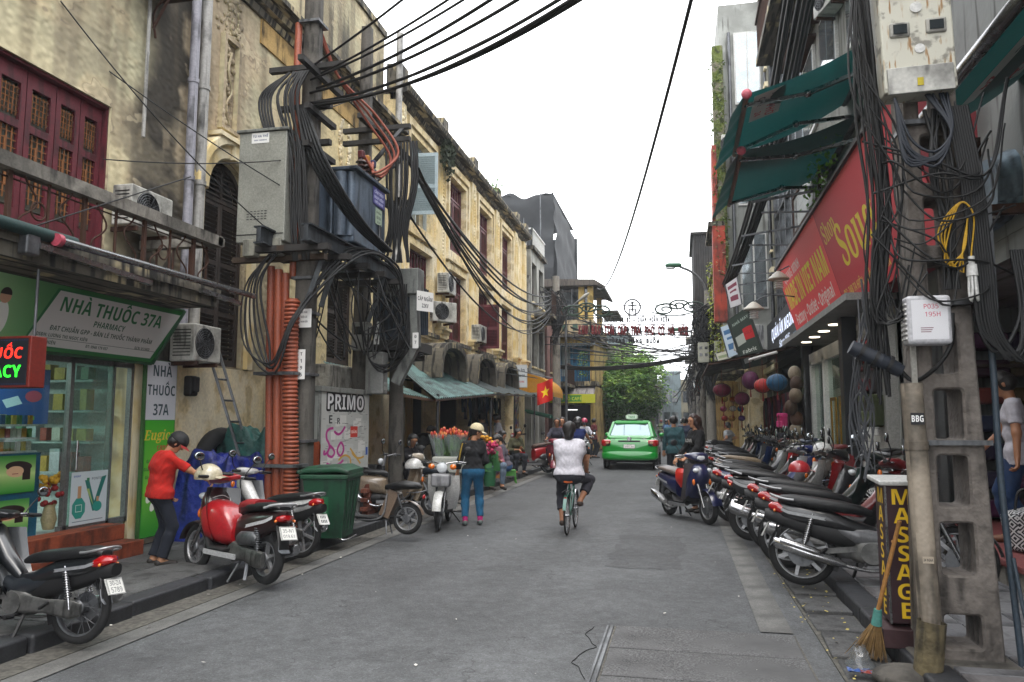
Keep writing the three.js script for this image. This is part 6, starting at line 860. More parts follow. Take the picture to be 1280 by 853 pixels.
A('handlebar_cowl',new B().hull([[.84,1.0,.05,.02,2.4],[.9,1.02,.2,.04,2.6],[.99,1.01,.17,.06,2.6],[1.06,.99,.1,.06,2.4],[1.08,.98,.05,.04,2]],16),'cowl');A('headlight',new B().sph(.075,[1.045,.985,0],[.6,.75,V_?.9 :1.2],16,10),'head');A('instrument_panel',new B().sph(.08,[.91,1.045,0],[.8,.3,1.2],14,8),'black');mirrorGrip(o,.95,1.01,.34);
A('indicator',new B().sph(.03,[1.08,.62,-.14],[.8,1.6,.8],10,8).sph(.03,[1.08,.62,.14],[.8,1.6,.8],10,8),'ind');A('fork',new B().cyl([L,R,-.075],[1.06,.62,-.07],.02).cyl([L,R,.075],[1.06,.62,.07],.02),'alu');
A('front_fender',new B().grid((u,v) => {const a=.2+ u*2.1,z=(v - .5)*2;return [L+ Math.cos(a)*(R+ .035 - .02*z*z),R+ Math.sin(a)*(R+ .035 - .02*z*z),z*.085];},18,6),'paint');A('stand',new B().bar([.3,.2,-.1],[.24,.01,-.26],.018).bar([.2,.22,-.08],[.16,.03,-.12],.03),'steel');if (st >=2) A('front_basket_net',(() => {const b=new B();for (let i=0;i < 7;i++) {b.tube([[.78+ .03*i,.5+ .045*i,-.14],[.74+ .03*i,.55+ .045*i,0],[.78+ .03*i,.5+ .045*i,.14]],.004,8,4);const z=-.12+ i*.04;b.tube([[.78,.48,z],[.8,.62,z],[.97,.8,z]],.004,8,4);} return b;})(),'white');
} else if (kind==='ebike') {
const L=1.12,R=.235;wheelParts(o,0,R,.038,'cast6');wheelParts(o,L,R,.034,'spoke');
A('seat',new B().hull([[-.2,.7,.06,.02,2.6],[-.14,.72,.13,.05,2.6],[.05,.73,.15,.07,2.6],[.22,.71,.13,.06,2.6],[.36,.69,.06,.04,2.4]],18),'seat');
A('frame',new B().tube([[.98,.78,0],[.92,.5,0],[.85,.28,0],[.68,.21,0],[.4,.24,0]],.04,30,10).tube([[.4,.24,.0],[.12,.26,.0],[0,R,.07]],.025,14,8),'black');A('battery_case',new B().bar([.36,.26,0],[.2,.64,0],.16,.17),'paint');A('floorboard',new B().hull([[.42,.25,.1,.02,3],[.55,.24,.13,.025,3],[.8,.25,.12,.025,3],[.88,.32,.09,.03,3]],12),'black');
A('rear_fender',new B().grid((u,v) => {const a=.3+ u*2.6,z=(v - .5)*2;return [Math.cos(a)*(R+ .035 - .012*z*z),R+ Math.sin(a)*(R+ .035 - .012*z*z),z*.06];},18,5),'paint');A('side_tube',new B().tube([[.3,.6,.1],[.38,.26,.1],[.8,.2,.1]],.013,16,8).tube([[.3,.6,-.1],[.38,.26,-.1],[.8,.2,-.1]],.013,16,8),'rail');A('shock_absorber',(() => {const b=new B();for (const s of [-1,1]) {b.cyl([0,R,s*.09],[.14,.6,s*.08],.01);for (let i=0;i < 9;i++) {const k=.25+ i*.07;b.tor(.022,.006,[.14*k,R+ (.6 - R)*k,s*.087],[Math.PI / 2,0,0],12,5);} } return b;})(),'steel');
A('rear_rack',new B().tube([[.0,.62,-.08],[-.2,.63,-.08],[-.3,.66,0],[-.2,.63,.08],[.0,.62,.08]],.009,20,6),'steel');A('tail_light',new B().sph(.035,[-.25,.56,0],[.7,1,1.3],10,8),'tail');A('fork',new B().cyl([L,R,-.06],[.98,.72,-.05],.015).cyl([L,R,.06],[.98,.72,.05],.015).cyl([.99,.68,0],[.93,.95,0],.025),'rail');A('front_fender',new B().grid((u,v) => {const a=.2+ u*2.1,z=(v - .5)*2;return [L+ Math.cos(a)*(R+ .03 - .01*z*z),R+ Math.sin(a)*(R+ .03 - .01*z*z),z*.055];},14,5),'paint');A('headlight',new B().sph(.06,[1.02,.86,0],[.8,.9,1],12,8),'head');A('basket',new B().rbox(.2,.18,.26,.03,[1.12,.72,0]),'black');mirrorGrip(o,.9,.97,.3,st % 2===1);A('stand',new B().bar([.32,.2,-.06],[.28,0,-.12],.018).bar([.32,.2,.06],[.28,0,.1],.018),'steel');
}
const fix={body:1,side_stripe:1,seat:1,grab_rail:1,tail_light:1,indicator:1,rear_fender:1,plate_bracket:1,mudflap:1,exhaust:2,heat_shield:2 };
if (kind !=='ebike') for (const q of o) if (fix[q[0]]) {const p=q[1].attributes.position;for (let i=0;i < p.count;i++) {const x=p.getX(i),y=p.getY(i);if (x < -.1) p.setX(i,-.1+ (x+ .1)*(fix[q[0]]===2?.6 :kind==='underbone'?.34 :.4));if (fix[q[0]]===1 && x < .6 && y > .5) p.setY(i,.5+ (y - .5)*(kind==='underbone'?.86 :.93));} q[1].computeVertexNormals && 0;}
return bikeCache[key]=o;
}
const wheelAluM=S('#a7a8aa',.4,.6,{map:T.dirt });
function bike(kind,label,rx,rz,heading,c={},o={}) {// heading: direction angle of travel, 0 = +x, PI/2 = -z
const t=thing(o.name || {underbone:'motorbike',scooter:'scooter',vespa:'scooter',cub:'motorbike',ebike:'electric_bike' }[kind],label,kind==='ebike'?'electric bike' :kind==='underbone' || kind==='cub'?'motorbike' :'scooter',[rx,o.y ??0,rz],0,o.group);
t.rotation.order='YXZ';t.rotation.set(o.lean ??-.09,heading,0);t.scale.setScalar(o.s || 1);
const pc=paint(c.paint || '#1a1b1e'),mm={paint:pc,paint2:c.paint2?paint(c.paint2) :pc,cowl:c.cowl?paint(c.cowl) :pc,stripe:c.stripe?mat(c.stripe,.4) :pc,seat:c.seat?mat(c.seat,.5) :M.seat,black:M.black,chrome:M.chrome,alu:M.alu,castAlu:M.castAlu,steel:M.steel,wheelAlu:wheelAluM,rubber:M.rubber,tail:M.redLens,ind:M.orangeLens,head:M.clearLens,mirror:M.mirror,exhaust:c.exhaust?mat(c.exhaust,.4,T.dirt,.5) :M.chrome,rail:c.rail?mat(c.rail,.4) :wheelAluM,fenderTip:c.tip?mat(c.tip,.5) :M.black,white:M.whitePlas,bag:mat('#8d8d90',.4,T.dirt2) };
const ms=[];for (const [n,g,m,p] of bikeGeo(kind,o.st || 0)) ms.push(pm(n,g,mm[m],p >=0?ms[p] :t));
const pz=kind==='ebike'?null :{underbone:-.34,cub:-.34,scooter:-.33,vespa:-.33 }[kind];if (pz) {const dy=kind==='underbone'?-.05 :0,a=[pz - .0,.46+ dy],b=[pz+ .06,.58+ dy];pm('number_plate',new B().bar([a[0]+ .008,a[1],0],[b[0]+ .008,b[1],0],.19,.008).geo(),M.white,t);printed('plate_text',o.plate || plateBlank,[[a[0] - .002,a[1],-.09],[a[0] - .002,a[1],.09],[b[0] - .002,b[1],.09],[b[0] - .002,b[1],-.09]],t);}
return t;
}
const kerbL=.1;
// left row
bike('underbone','black underbone motorbike cut by the left edge, plate 30-Z4 5789',-4.02,-4.62,Math.PI - .02,{paint:'#15181c',paint2:'#1f242a',stripe:'#8d8f92',tip:'#73777d',exhaust:'#8a8a88' },{st:1,y:.05,s:.83,plate:plateTex('30-Z4','5789'),lean:.1 });
bike('scooter','red and black scooter with red seat beside the man in red, plate 35-N1 019.61',-3.78,-6.62,Math.PI - .44,{paint:'#2a0f12',paint2:'#16171a',cowl:'#b01822',stripe:'#c9c9cb',tip:'#6f7479',rail:'#b9babb' },{st:2,y:.05,s:.93,plate:plateTex('35-N1','019.61'),lean:.1 });
{const t=scene.getObjectByName('scooter');pm('side_fairing',new B().hull([[.52,.45,.1,.1,2.6],[.66,.52,.17,.2,2.8],[.9,.56,.2,.22,2.8],[1.06,.64,.16,.14,2.6],[1.14,.7,.08,.06,2.2]],18).geo(),paint('#ad141d'),t);pm('seat_front',new B().hull([[.12,.77,.14,.05,3],[.3,.765,.142,.055,3],[.42,.74,.115,.05,2.8],[.5,.69,.06,.04,2.4]],16).geo(),mat('#9c2329',.5),t);}
bike('underbone','white motorbike with black seat parked against the green bin, tail to the road',-4.05,-7.8,Math.PI - .2,{paint:'#d6d6d4',paint2:'#46474a',stripe:'#3a3b3e',tip:'#a3a7aa' },{y:.08,s:.9,plate:plateBlank,lean:.1 });
bike('ebike','bronze electric bike with round black seat right of the green bin',-3.46,-9.55,Math.PI - .02,{paint:'#7a6757' },{y:.1,s:.86,lean:.06 });
bike('ebike','beige electric scooter with blue tipped seat behind the bronze one',-3.72,-11.5,Math.PI - .1,{paint:'#a3927c',seat:'#1b2530' },{y:.1,st:1,lean:.06,s:.95 });
bike('vespa','beige retro scooter with white mirror cowl facing the street by the brick stand',-4.85,-11.3,.15,{paint:'#8d7c67',cowl:'#b9ad9b',paint2:'#8d7c67' },{y:.1,s:.9,lean:-.06 });
bike('cub','old white motorbike facing the camera loaded with flowers',-3.58,-11.75,-1.4,{paint:'#cfd0cc',paint2:'#2c6b45' },{y:0,s:.93,lean:-.03 });
bike('scooter','bright red scooter parked at the kerb beside the seated people',-3.82,-22.6,Math.PI+ .75,{paint:'#a8131c',seat:'#5a4438' },{y:.03,lean:.08,s:1.12 });
bike('vespa','maroon scooter ridden toward the camera by a woman in grey',-3.5,-22.4,-1.5,{paint:'#7d2338',cowl:'#8c2b40' },{lean:0 });
bike('underbone','dark motorbike ridden away by the woman in blue behind the cyclist',-2.62,-19.9,Math.PI / 2,{paint:'#8a8c90',paint2:'#2a2c30' },{lean:0 });
bike('scooter','pale scooter ridden toward the camera by the pink helmeted rider',-3.35,-27.6,-1.45,{paint:'#b8bcc0' },{lean:0 });
bike('underbone','motorbike in the distance ridden by the man in pale blue',-.55,-39.5,-1.5,{paint:'#c9cacb' },{lean:0 });
bike('scooter','dark blue scooter turning out at the right kerb with red bag on its hook',-.2,-13.25,-1.08,{paint:'#141d4d',paint2:'#4b4345',seat:'#6b5f58',stripe:'#b9babd',exhaust:'#a0a0a0' },{lean:0 });
// right row, tails toward the road
{
const rows=[['underbone','#191a1d','#6a6b6e','#a9abad',0],['underbone','#6d0f16','#1a1b1e','#a6a8aa',0],['underbone','#14201f','#18302c','#94979a',0],['scooter','#1c1d21','#8d1119','#9fa1a4',0],['underbone','#6e6964','#c9c9c6','#d0d0cd',1],['underbone','#1f2f66','#cfd2d6','#d6d7d8',0],['scooter','#bcbdbd','#2b2b2e','#d1d1d1',0],['underbone','#23262c','#b01a1f','#c5c6c6',1],['scooter','#8f8675','#50483f','#cfc8ba',0],['underbone','#2b2d33','#d3d4d4','#d0d0d0',0],['scooter','#7b1219','#191a1d','#bfbfbf',0],['underbone','#181a20','#1d3a70','#c4c5c7',1],['vespa','#6b6f74','#6b6f74','#bcbcbc',0],['scooter','#cfcfcc','#2a2b2e','#999',0],['underbone','#15171a','#7d1a1e','#aaa',0],['scooter','#27375a','#27375a','#bbb',0],['underbone','#8d9094','#222','#ccc',1],['scooter','#1b1c1f','#1b1c1f','#aaa',0],['underbone','#82141b','#222','#bbb',0],['scooter','#b9b9b5','#333','#ccc',0],['underbone','#1b1c1f','#345','#aaa',0],['scooter','#443c36','#222','#aaa',0]];
const ord=['nearest','second','third','fourth','fifth','sixth','seventh','eighth','ninth','tenth','eleventh','twelfth','thirteenth','fourteenth','fifteenth','sixteenth','seventeenth','eighteenth','nineteenth','twentieth','twenty-first','last'];
const nm=['black and grey','dark red','dark green','black and red','grey and white','blue and white','silver','black and red striped','beige','black and white','maroon','black and blue','grey retro','white','black red trimmed','navy','pale grey','plain black','deep red','off-white','black slate','brown'];
seed(200);let z=-7.6;rows.forEach(([k,p,p2,s,st],i) => {const x=1.0 - .12*sm(0,3,i)+ rr(-.13,.13)+ (i > 12?.15 :0);const b=bike(k,`${nm[i]} ${k === 'underbone' ? 'motorbike' : 'scooter'}, ${ord[i]} from the camera in the right kerb row`,x,z,rr(-.2,.14),{paint:p,paint2:p2,stripe:s,tip:i % 3?'#3a3c40' :'#8b8e92',exhaust:i % 2?'#8a8a8a' :undefined,seat:i===8?'#8c7a63' :undefined },{st,y:.06,lean:-.1+ rr(-.05,.04),s:rr(1.03,1.1),group:'motorbikes parked tail out along the right kerb' });z -=rr(.74,1.0);});
[['scooter','#16171a',-9.4,'black scooter standing lengthwise by the tiled pier'],['underbone','#6f1218',-11.6,'dark red motorbike standing lengthwise by the glass door'],['scooter','#2b3a55',-15.6,'slate blue scooter standing lengthwise past the glass door'],['underbone','#1d1f22',-18.6,'black motorbike standing lengthwise at the lantern shop'],['scooter','#b5b5b0',-21.2,'pale scooter standing lengthwise past the lantern shop']].forEach(([k,c,z,l],i) => bike(k,l,2.52,z,Math.PI / 2+ (i % 2?.12 :-.1),{paint:c },{y:.1,s:1.05 }));
// helmets and oddments on the bikes
const hm=(n,l,p,m,s=1) => {const t=thing('helmet',l,'helmet',p);t.scale.setScalar(s);pm('shell',new B().add(new THREE.SphereGeometry(.13,20,12,0,6.2832,0,1.75),[0,0,0],[0,0,0],[1.1,1,.95]).geo(),m,t);pm('visor',new B().grid((u,v) => {const a=(u - .5)*2;return [.13+ .06*v,.0 - .015*v+ .01*Math.cos(a*1.5),Math.sin(a)*.11];},8,2).geo(),m,t);return t;};
hm('helmet','red and white helmet resting on a seat in the right row',[1.55,.9,-11.0],paint('#b3202a'));hm('helmet','white helmet resting on a handlebar by the glass door',[2.0,1.12,-11.9],paint('#d6d6d2'));hm('helmet','cream helmet hung on the red scooter handlebar',[-4.62,1.0,-6.95],paint('#c9bfa3'));hm('helmet','white helmet hung on a bike in front of the bronze bikes',[-4.0,.86,-11.3],paint('#cfcfcc'));
}
[['scooter','#9a9da2',.1,-47,1.6,'pale grey scooter riding away far down the street'],['underbone','#7a1a1e',-.9,-52,-1.5,'dark red motorbike coming from the far end of the street'],['scooter','#31415f',-1.4,-60,1.6,'navy scooter far down the middle of the street'],['scooter','#b5432c',.7,-40,1.2,'orange red scooter standing far past the right kerb row']].forEach(([k,c,x,z,h,l]) => bike(k,l,x,z,h,{paint:c },{lean:0 }));
// ---------- bicycle ----------
{
const t=thing('bicycle','green bicycle with orange saddle cover ridden by the woman in white','bicycle',[-1.54,0,-10.62],Math.PI / 2);t.scale.setScalar(.82);const gm=paint('#1d6a5a'),R=.325;
for (const x of [0,1.05]) {const w=pm('wheel',new B().tor(R - .016,.016,[x,R,0],[0,0,0],44,8).geo(),M.rubber,t);const r=new B().tor(R - .036,.009,[x,R,0],[0,0,0],40,6).cyl([x,R,-.04],[x,R,.04],.022);for (let i=0;i < 28;i++) {const a=i / 28*6.2832,q=a+ (i % 4 < 2?.6 :-.6);r.cyl([x+ Math.cos(q)*.022,R+ Math.sin(q)*.022,i % 2?.03 :-.03],[x+ Math.cos(a)*(R - .036),R+ Math.sin(a)*(R - .036),0],.0016,.0016,4);} pm('rim',r.geo(),M.chrome,w);pm('fender',new B().grid((u,v) => {const a=(x?.3 :.5)+ u*(x?1.9 :2.3);return [x+ Math.cos(a)*(R+ .022),R+ Math.sin(a)*(R+ .022),(v - .5)*.055];},16,2).geo(),x?M.chrome :gm,t);}
pm('frame',new B().cyl([.42,.3,0],[.3,.82,0],.016).cyl([.42,.3,0],[.86,.62,0],.018).cyl([.35,.55,0],[.84,.74,0],.015).cyl([0,R,.05],[.42,.3,.03],.009).cyl([0,R,-.05],[.42,.3,-.03],.009).cyl([0,R,.05],[.32,.74,.02],.009).cyl([0,R,-.05],[.32,.74,-.02],.009).cyl([.83,.82,0],[.88,.58,0],.02).geo(),gm,t);pm('fork',new B().tube([[.87,.6,.045],[.95,.45,.05],[1.05,R,.05]],.01,10,6).tube([[.87,.6,-.045],[.95,.45,-.05],[1.05,R,-.05]],.01,10,6).geo(),M.chrome,t);
pm('handlebar',new B().cyl([.83,.8,0],[.81,.97,0],.012).tube([[.62,.98,-.27],[.74,1.0,-.22],[.84,.97,0],[.74,1.0,.22],[.62,.98,.27]],.011,24,8).geo(),M.chrome,t);pm('saddle',new B().hull([[.13,.87,.07,.02],[.18,.88,.11,.04],[.28,.885,.1,.04],[.4,.885,.04,.03],[.46,.88,.02,.02]],14).geo(),mat('#c4591c',.7,T.dirt2),t);pm('carrier',new B().tube([[-.15,.72,-.06],[.3,.72,-.06]],.006,4,6).tube([[-.15,.72,.06],[.3,.72,.06]],.006,4,6).bar([-.12,.72,0],[.0,R,.06],.01).bar([-.12,.72,0],[0,R,-.06],.01).box(.4,.008,.02,[.08,.72,0]).geo(),M.steel,t);
const cr=pm('crank',new B().cyl([.42,.3,.06],[.42,.3,.065],.09,.09,24).bar([.42,.3,.08],[.42,.47,.08],.02).bar([.42,.3,-.08],[.42,.13,-.08],.02).geo(),M.steel,t);pm('pedal',new B().box(.09,.02,.09,[.42,.47,.13]).geo(),M.black,cr);pm('pedal',new B().box(.09,.02,.09,[.42,.13,-.13]).geo(),M.black,cr);pm('chain',new B().tube([[0,R+ .03,.055],[.42,.385,.06],[.505,.3,.06],[.42,.215,.06],[0,R - .03,.055],[-.03,R,.055]],.005,40,4,true).geo(),M.black,t);pm('reflector',new B().cyl([-.17,.62,0],[-.18,.62,0],.025,.025,12).geo(),M.redLens,t);
}
// ---------- taxi ----------
{
const t=thing('taxi','bright green taxi sedan driving away down the street','taxi',[-1.6,0,-24.95],Math.PI / 2);t.scale.setScalar(1.06);// local +x = forward (away), z = right
const gm=P('#0a8c2c',.3,{clearcoat:1,clearcoatRoughness:.06 }),dk=M.black;
pm('body',new B().hull([[.0,.62,.72,.2,5],[.04,.63,.79,.27,5],[.14,.65,.83,.31,5],[.5,.655,.85,.33,4.5],[1.2,.65,.855,.33,4.5],[2.6,.64,.855,.32,4.5],[3.4,.62,.84,.28,4.5],[4.0,.57,.78,.24,4],[4.28,.52,.65,.16,3.5]],40).geo(),gm,t);
pm('trunk_lid',new B().hull([[.1,.93,.6,.05,4],[.14,.96,.66,.06,4],[.6,.99,.68,.05,4],[.75,1.0,.66,.03,4]],24).geo(),gm,t);pm('bumper',new B().hull([[-.06,.42,.6,.08,4],[-.03,.43,.76,.13,4.5],[.08,.43,.84,.14,5],[.3,.42,.85,.12,5]],28).geo(),gm,t);pm('underbody',new B().rbox(3.9,.16,1.5,.05,[2.1,.3,0]).geo(),M.dark,t);
// greenhouse: roof, pillars, glazing
const rp=(x,y,w) => [[x,y,-w],[x,y,w]];const [a0,a1]=rp(.62,.99,.66),[b0,b1]=rp(1.18,1.42,.52),[c0,c1]=rp(2.35,1.44,.53),[d0,d1]=rp(3.15,.97,.68);
pm('roof',new B().hull([[1.05,1.4,.47,.02,4],[1.15,1.43,.53,.035,4],[1.7,1.455,.56,.04,4],[2.3,1.44,.54,.035,4],[2.42,1.41,.48,.02,4]],20).geo(),S('#0a7f2a',.6),t);
const pil=new B();for (const s of [-1,1]) {pil.bar([.6,.97,s*.67],[1.15,1.42,s*.54],.07,.09).bar([3.15,.97,s*.69],[2.38,1.42,s*.54],.05,.06).bar([1.85,.96,s*.74],[1.8,1.42,s*.57],.05,.05).bar([.6,.96,s*.7],[3.2,.95,s*.73],.05,.05);pil.add(quadGeo([.55,.97,s*.71],[1.0,.97,s*.74],[1.22,1.41,s*.56],[1.1,1.41,s*.55]));} pm('pillar',pil.geo(),gm,t);
const gl=P('#7f9296',.05,{metalness:.5,clearcoat:.6 });pm('rear_window',new B().grid((u,v) => [.6+ .55*v - .04*Math.sin(u*3.14),.985+ .435*v,(u - .5)*2*(.63 - .13*v)],14,6).geo(),gl,t);pm('windscreen',new B().add(quadGeo(d0,d1,c1,c0)).geo(),gl,t);for (const s of [-1,1]) pm('side_window',new B().add(quadGeo([1.0,.98,s*.735],[1.82,.98,s*.745],[1.78,1.4,s*.57],[1.25,1.4,s*.56])).add(quadGeo([1.9,.98,s*.745],[2.95,.98,s*.74],[2.35,1.4,s*.55],[1.84,1.4,s*.57])).geo(),gl,t);
for (const s of [-1,1]) {const l=pm('tail_light',new B().hull([[-.0,.79,.1,.085,3.2,s*.66],[.05,.8,.15,.11,3.2,s*.68],[.25,.81,.1,.1,3,s*.78]],16).geo(),M.redLens,t);pm('indicator',new B().hull([[-.008,.82,.05,.035,3,s*.66],[.04,.82,.06,.04,3,s*.66]],12).geo(),P('#c99a7a',.15,{clearcoat:1 }),l);}
pm('trim_strip',new B().rbox(.02,.045,.66,.008,[.01,.865,0]).geo(),M.black,t);const em=pm('emblem',new B().tor(.05,.009,[.0,.935,0],[0,Math.PI / 2,0],20,6).cyl([.005,.935,0],[.015,.935,0],.045,.045,18).geo(),M.chrome,t);em.scale.z=1.2;
printed('number_plate',plateTex('30A','394.40'),[[-.012,.655,-.17],[-.012,.655,.17],[.004,.8,.17],[.004,.8,-.17]],t);pm('plate_recess',new B().rbox(.02,.18,.42,.01,[.016,.73,0]).geo(),gm,t);pm('bumper_reflector',new B().box(.02,.04,.2,[-.03,.36,.55]).box(.02,.04,.2,[-.03,.36,-.55]).geo(),M.redLens,t);pm('badge',new B().box(.01,.025,.16,[.0,.93,.45]).box(.01,.025,.12,[.0,.93,-.48]).geo(),M.chrome,t);
for (const x of [.85,3.4]) for (const s of [-1,1]) {const w=pm('wheel',new B().cyl([x,.3,s*.66],[x,.3,s*.84],.3,.3,28).tor(.26,.05,[x,.3,s*.75],[0,0,0],28,8).geo(),M.rubber,t);pm('rim',new B().cyl([x,.3,s*.83],[x,.3,s*.85],.19,.17,20).geo(),M.alu,w);}
const rt=pm('roof_sign',new B().hull([[1.45,1.6,.19,.08,3.4],[1.5,1.6,.2,.085,3.4],[1.62,1.6,.2,.085,3.4],[1.67,1.6,.19,.08,3.4]],20).geo(),mat('#cfe3cf',.4),t);printed('lettering',print(256,96,(x,w,h) => {x.fillStyle='#dbe9da';x.fillRect(0,0,w,h);txt(x,'TAXI',128,50,80,'#14743a');}),[[1.444,1.55,-.16],[1.444,1.55,.16],[1.444,1.655,.16],[1.444,1.655,-.16]],rt);pm('sign_base',new B().rbox(.12,.05,.7,.01,[1.56,1.495,0]).geo(),M.black,t);
pm('mirror',new B().sph(.09,[2.75,1.02,.9],[.6,.7,1]).sph(.09,[2.75,1.02,-.9],[.6,.7,1]).geo(),gm,t);pm('antenna',new B().cyl([1.2,1.45,.3],[.95,1.75,.3],.005).geo(),M.black,t);
}
// ---------- people: implicit bodies meshed with surface nets ----------
const v_=(a,b,k=1) => [a[0]+ b[0]*k,a[1]+ b[1]*k,a[2]+ b[2]*k],sub_=(a,b) => [a[0] - b[0],a[1] - b[1],a[2] - b[2]],len_=a => Math.hypot(...a),nrm=a => {const l=len_(a) || 1;return [a[0] / l,a[1] / l,a[2] / l];},dot_=(a,b) => a[0]*b[0]+ a[1]*b[1]+ a[2]*b[2],crs=(a,b) => [a[1]*b[2] - a[2]*b[1],a[2]*b[0] - a[0]*b[2],a[0]*b[1] - a[1]*b[0]];
const cap=(a,b,ra,rb=ra,o={}) => ({a,b,ra,rb,k:.03,...o });
function nets(prims,h,wr=0,cut) {
const lo=[9,9,9],hi=[-9,-9,-9];for (const p of prims) for (let i=0;i < 3;i++) {lo[i]=Math.min(lo[i],p.a[i] - p.ra,p.b[i] - p.rb);hi[i]=Math.max(hi[i],p.a[i]+ p.ra,p.b[i]+ p.rb);}
for (let i=0;i < 3;i++) {lo[i] -=3*h;hi[i]+=3*h;} const n=[0,1,2].map(i => Math.ceil((hi[i] - lo[i]) / h)+ 1),[nx,ny,nz]=n,F=new Float32Array(nx*ny*nz).fill(.2);
for (const p of prims) {
const pad=.05,s=[],e=[];for (let i=0;i < 3;i++) {s[i]=Math.max(0,Math.floor((Math.min(p.a[i] - p.ra,p.b[i] - p.rb) - pad - lo[i]) / h));e[i]=Math.min(n[i] - 1,Math.ceil((Math.max(p.a[i]+ p.ra,p.b[i]+ p.rb)+ pad - lo[i]) / h));}
const d=sub_(p.b,p.a),L2=dot_(d,d) || 1e-9,L=Math.sqrt(L2);
for (let z=s[2];z <=e[2];z++) for (let y=s[1];y <=e[1];y++) for (let x=s[0];x <=e[0];x++) {
const q0=lo[0]+ x*h - p.a[0],q1=lo[1]+ y*h - p.a[1],q2=lo[2]+ z*h - p.a[2];const tt=(q0*d[0]+ q1*d[1]+ q2*d[2]) / L2,t=Math.min(1,Math.max(0,tt));
let v=Math.hypot(q0 - d[0]*t,q1 - d[1]*t,q2 - d[2]*t) - (p.ra+ (p.rb - p.ra)*t);if (p.flat) v=Math.max(v,(tt - 1)*L);
const i=x+ nx*(y+ ny*z),f=F[i],k=p.k;const hh=Math.max(k - Math.abs(f - v),0) / k;F[i]=Math.min(f,v) - hh*hh*k*.25;
}
}
for (let z=0;z < nz;z++) for (let y=0;y < ny;y++) for (let x=0;x < nx;x++) {const i=x+ nx*(y+ ny*z);if (Math.abs(F[i]) > .1) continue;const X=lo[0]+ x*h,Y=lo[1]+ y*h,Z=lo[2]+ z*h;if (wr) F[i]+=wr*(1.3*Math.sin(X*22+ Y*13+ 2*Math.sin(Z*15))*Math.sin(Z*25 - Y*17)+ Math.abs(Math.sin(Y*30+ 2.5*Math.sin(X*14+ Z*19))) - .5);if (cut) F[i]=Math.max(F[i],cut([X,Y,Z]));}
const idx=new Int32Array(nx*ny*nz).fill(-1),P=[],N=[],I=[];
const at=(x,y,z) => F[x+ nx*(y+ ny*z)];
for (let z=0;z < nz - 1;z++) for (let y=0;y < ny - 1;y++) for (let x=0;x < nx - 1;x++) {
let m=0,cx=0,cy=0,cz=0,c=0;const g=[];for (let k=0;k < 8;k++) {g[k]=at(x+ (k & 1),y+ (k >> 1 & 1),z+ (k >> 2));if (g[k] < 0) m |=1 << k;} if (m===0 || m===255) continue;
for (const [a,b] of NE) {if ((g[a] < 0)===(g[b] < 0)) continue;const t=g[a] / (g[a] - g[b]);cx+=(a & 1)+ t*((b & 1) - (a & 1));cy+=(a >> 1 & 1)+ t*((b >> 1 & 1) - (a >> 1 & 1));cz+=(a >> 2)+ t*((b >> 2) - (a >> 2));c++;}
idx[x+ nx*(y+ ny*z)]=P.length / 3;P.push(lo[0]+ (x+ cx / c)*h,lo[1]+ (y+ cy / c)*h,lo[2]+ (z+ cz / c)*h);const gx=g[1]+ g[3]+ g[5]+ g[7] - g[0] - g[2] - g[4] - g[6],gy=g[2]+ g[3]+ g[6]+ g[7] - g[0] - g[1] - g[4] - g[5],gz=g[4]+ g[5]+ g[6]+ g[7] - g[0] - g[1] - g[2] - g[3];N.push(...nrm([gx,gy,gz]));
}
const q=(a,b,c,d,f) => {if (a < 0 || b < 0 || c < 0 || d < 0) return;f?I.push(a,b,c,a,c,d) :I.push(a,c,b,a,d,c);},id=(x,y,z) => idx[x+ nx*(y+ ny*z)];
for (let z=1;z < nz - 1;z++) for (let y=1;y < ny - 1;y++) for (let x=1;x < nx - 1;x++) {const s=at(x,y,z) < 0;if (s !==at(x+ 1,y,z) < 0) q(id(x,y - 1,z - 1),id(x,y,z - 1),id(x,y,z),id(x,y - 1,z),s);if (s !==at(x,y+ 1,z) < 0) q(id(x - 1,y,z - 1),id(x - 1,y,z),id(x,y,z),id(x,y,z - 1),s);if (s !==at(x,y,z+ 1) < 0) q(id(x - 1,y - 1,z),id(x,y - 1,z),id(x,y,z),id(x - 1,y,z),s);}
const G=new THREE.BufferGeometry();G.setAttribute('position',new THREE.Float32BufferAttribute(P,3));G.setAttribute('normal',new THREE.Float32BufferAttribute(N,3));G.setIndex(I);return uvw(G);
}
const NE=[[0,1],[2,3],[4,5],[6,7],[0,2],[1,3],[4,6],[5,7],[0,4],[1,5],[2,6],[3,7]];
function ik(a,b,l1,l2,hint) {let d=sub_(b,a),D=len_(d);const m=(l1+ l2)*.998;if (D > m) {b=v_(a,nrm(d),m);d=sub_(b,a);D=m;} const u=nrm(d),c=(l1*l1 - l2*l2+ D*D) / (2*D),hh=Math.sqrt(Math.max(0,l1*l1 - c*c));const pr=v_(hint,u,-dot_(hint,u));return [v_(v_(a,u,c),nrm(pr),hh),b];}
const skinM=['#a9795a','#94664a','#b98a6b'].map(h => P(h,.55,{}));const hairM=S('#15110f',.5,0,{bumpMap:T.grain,bumpScale:.002 });
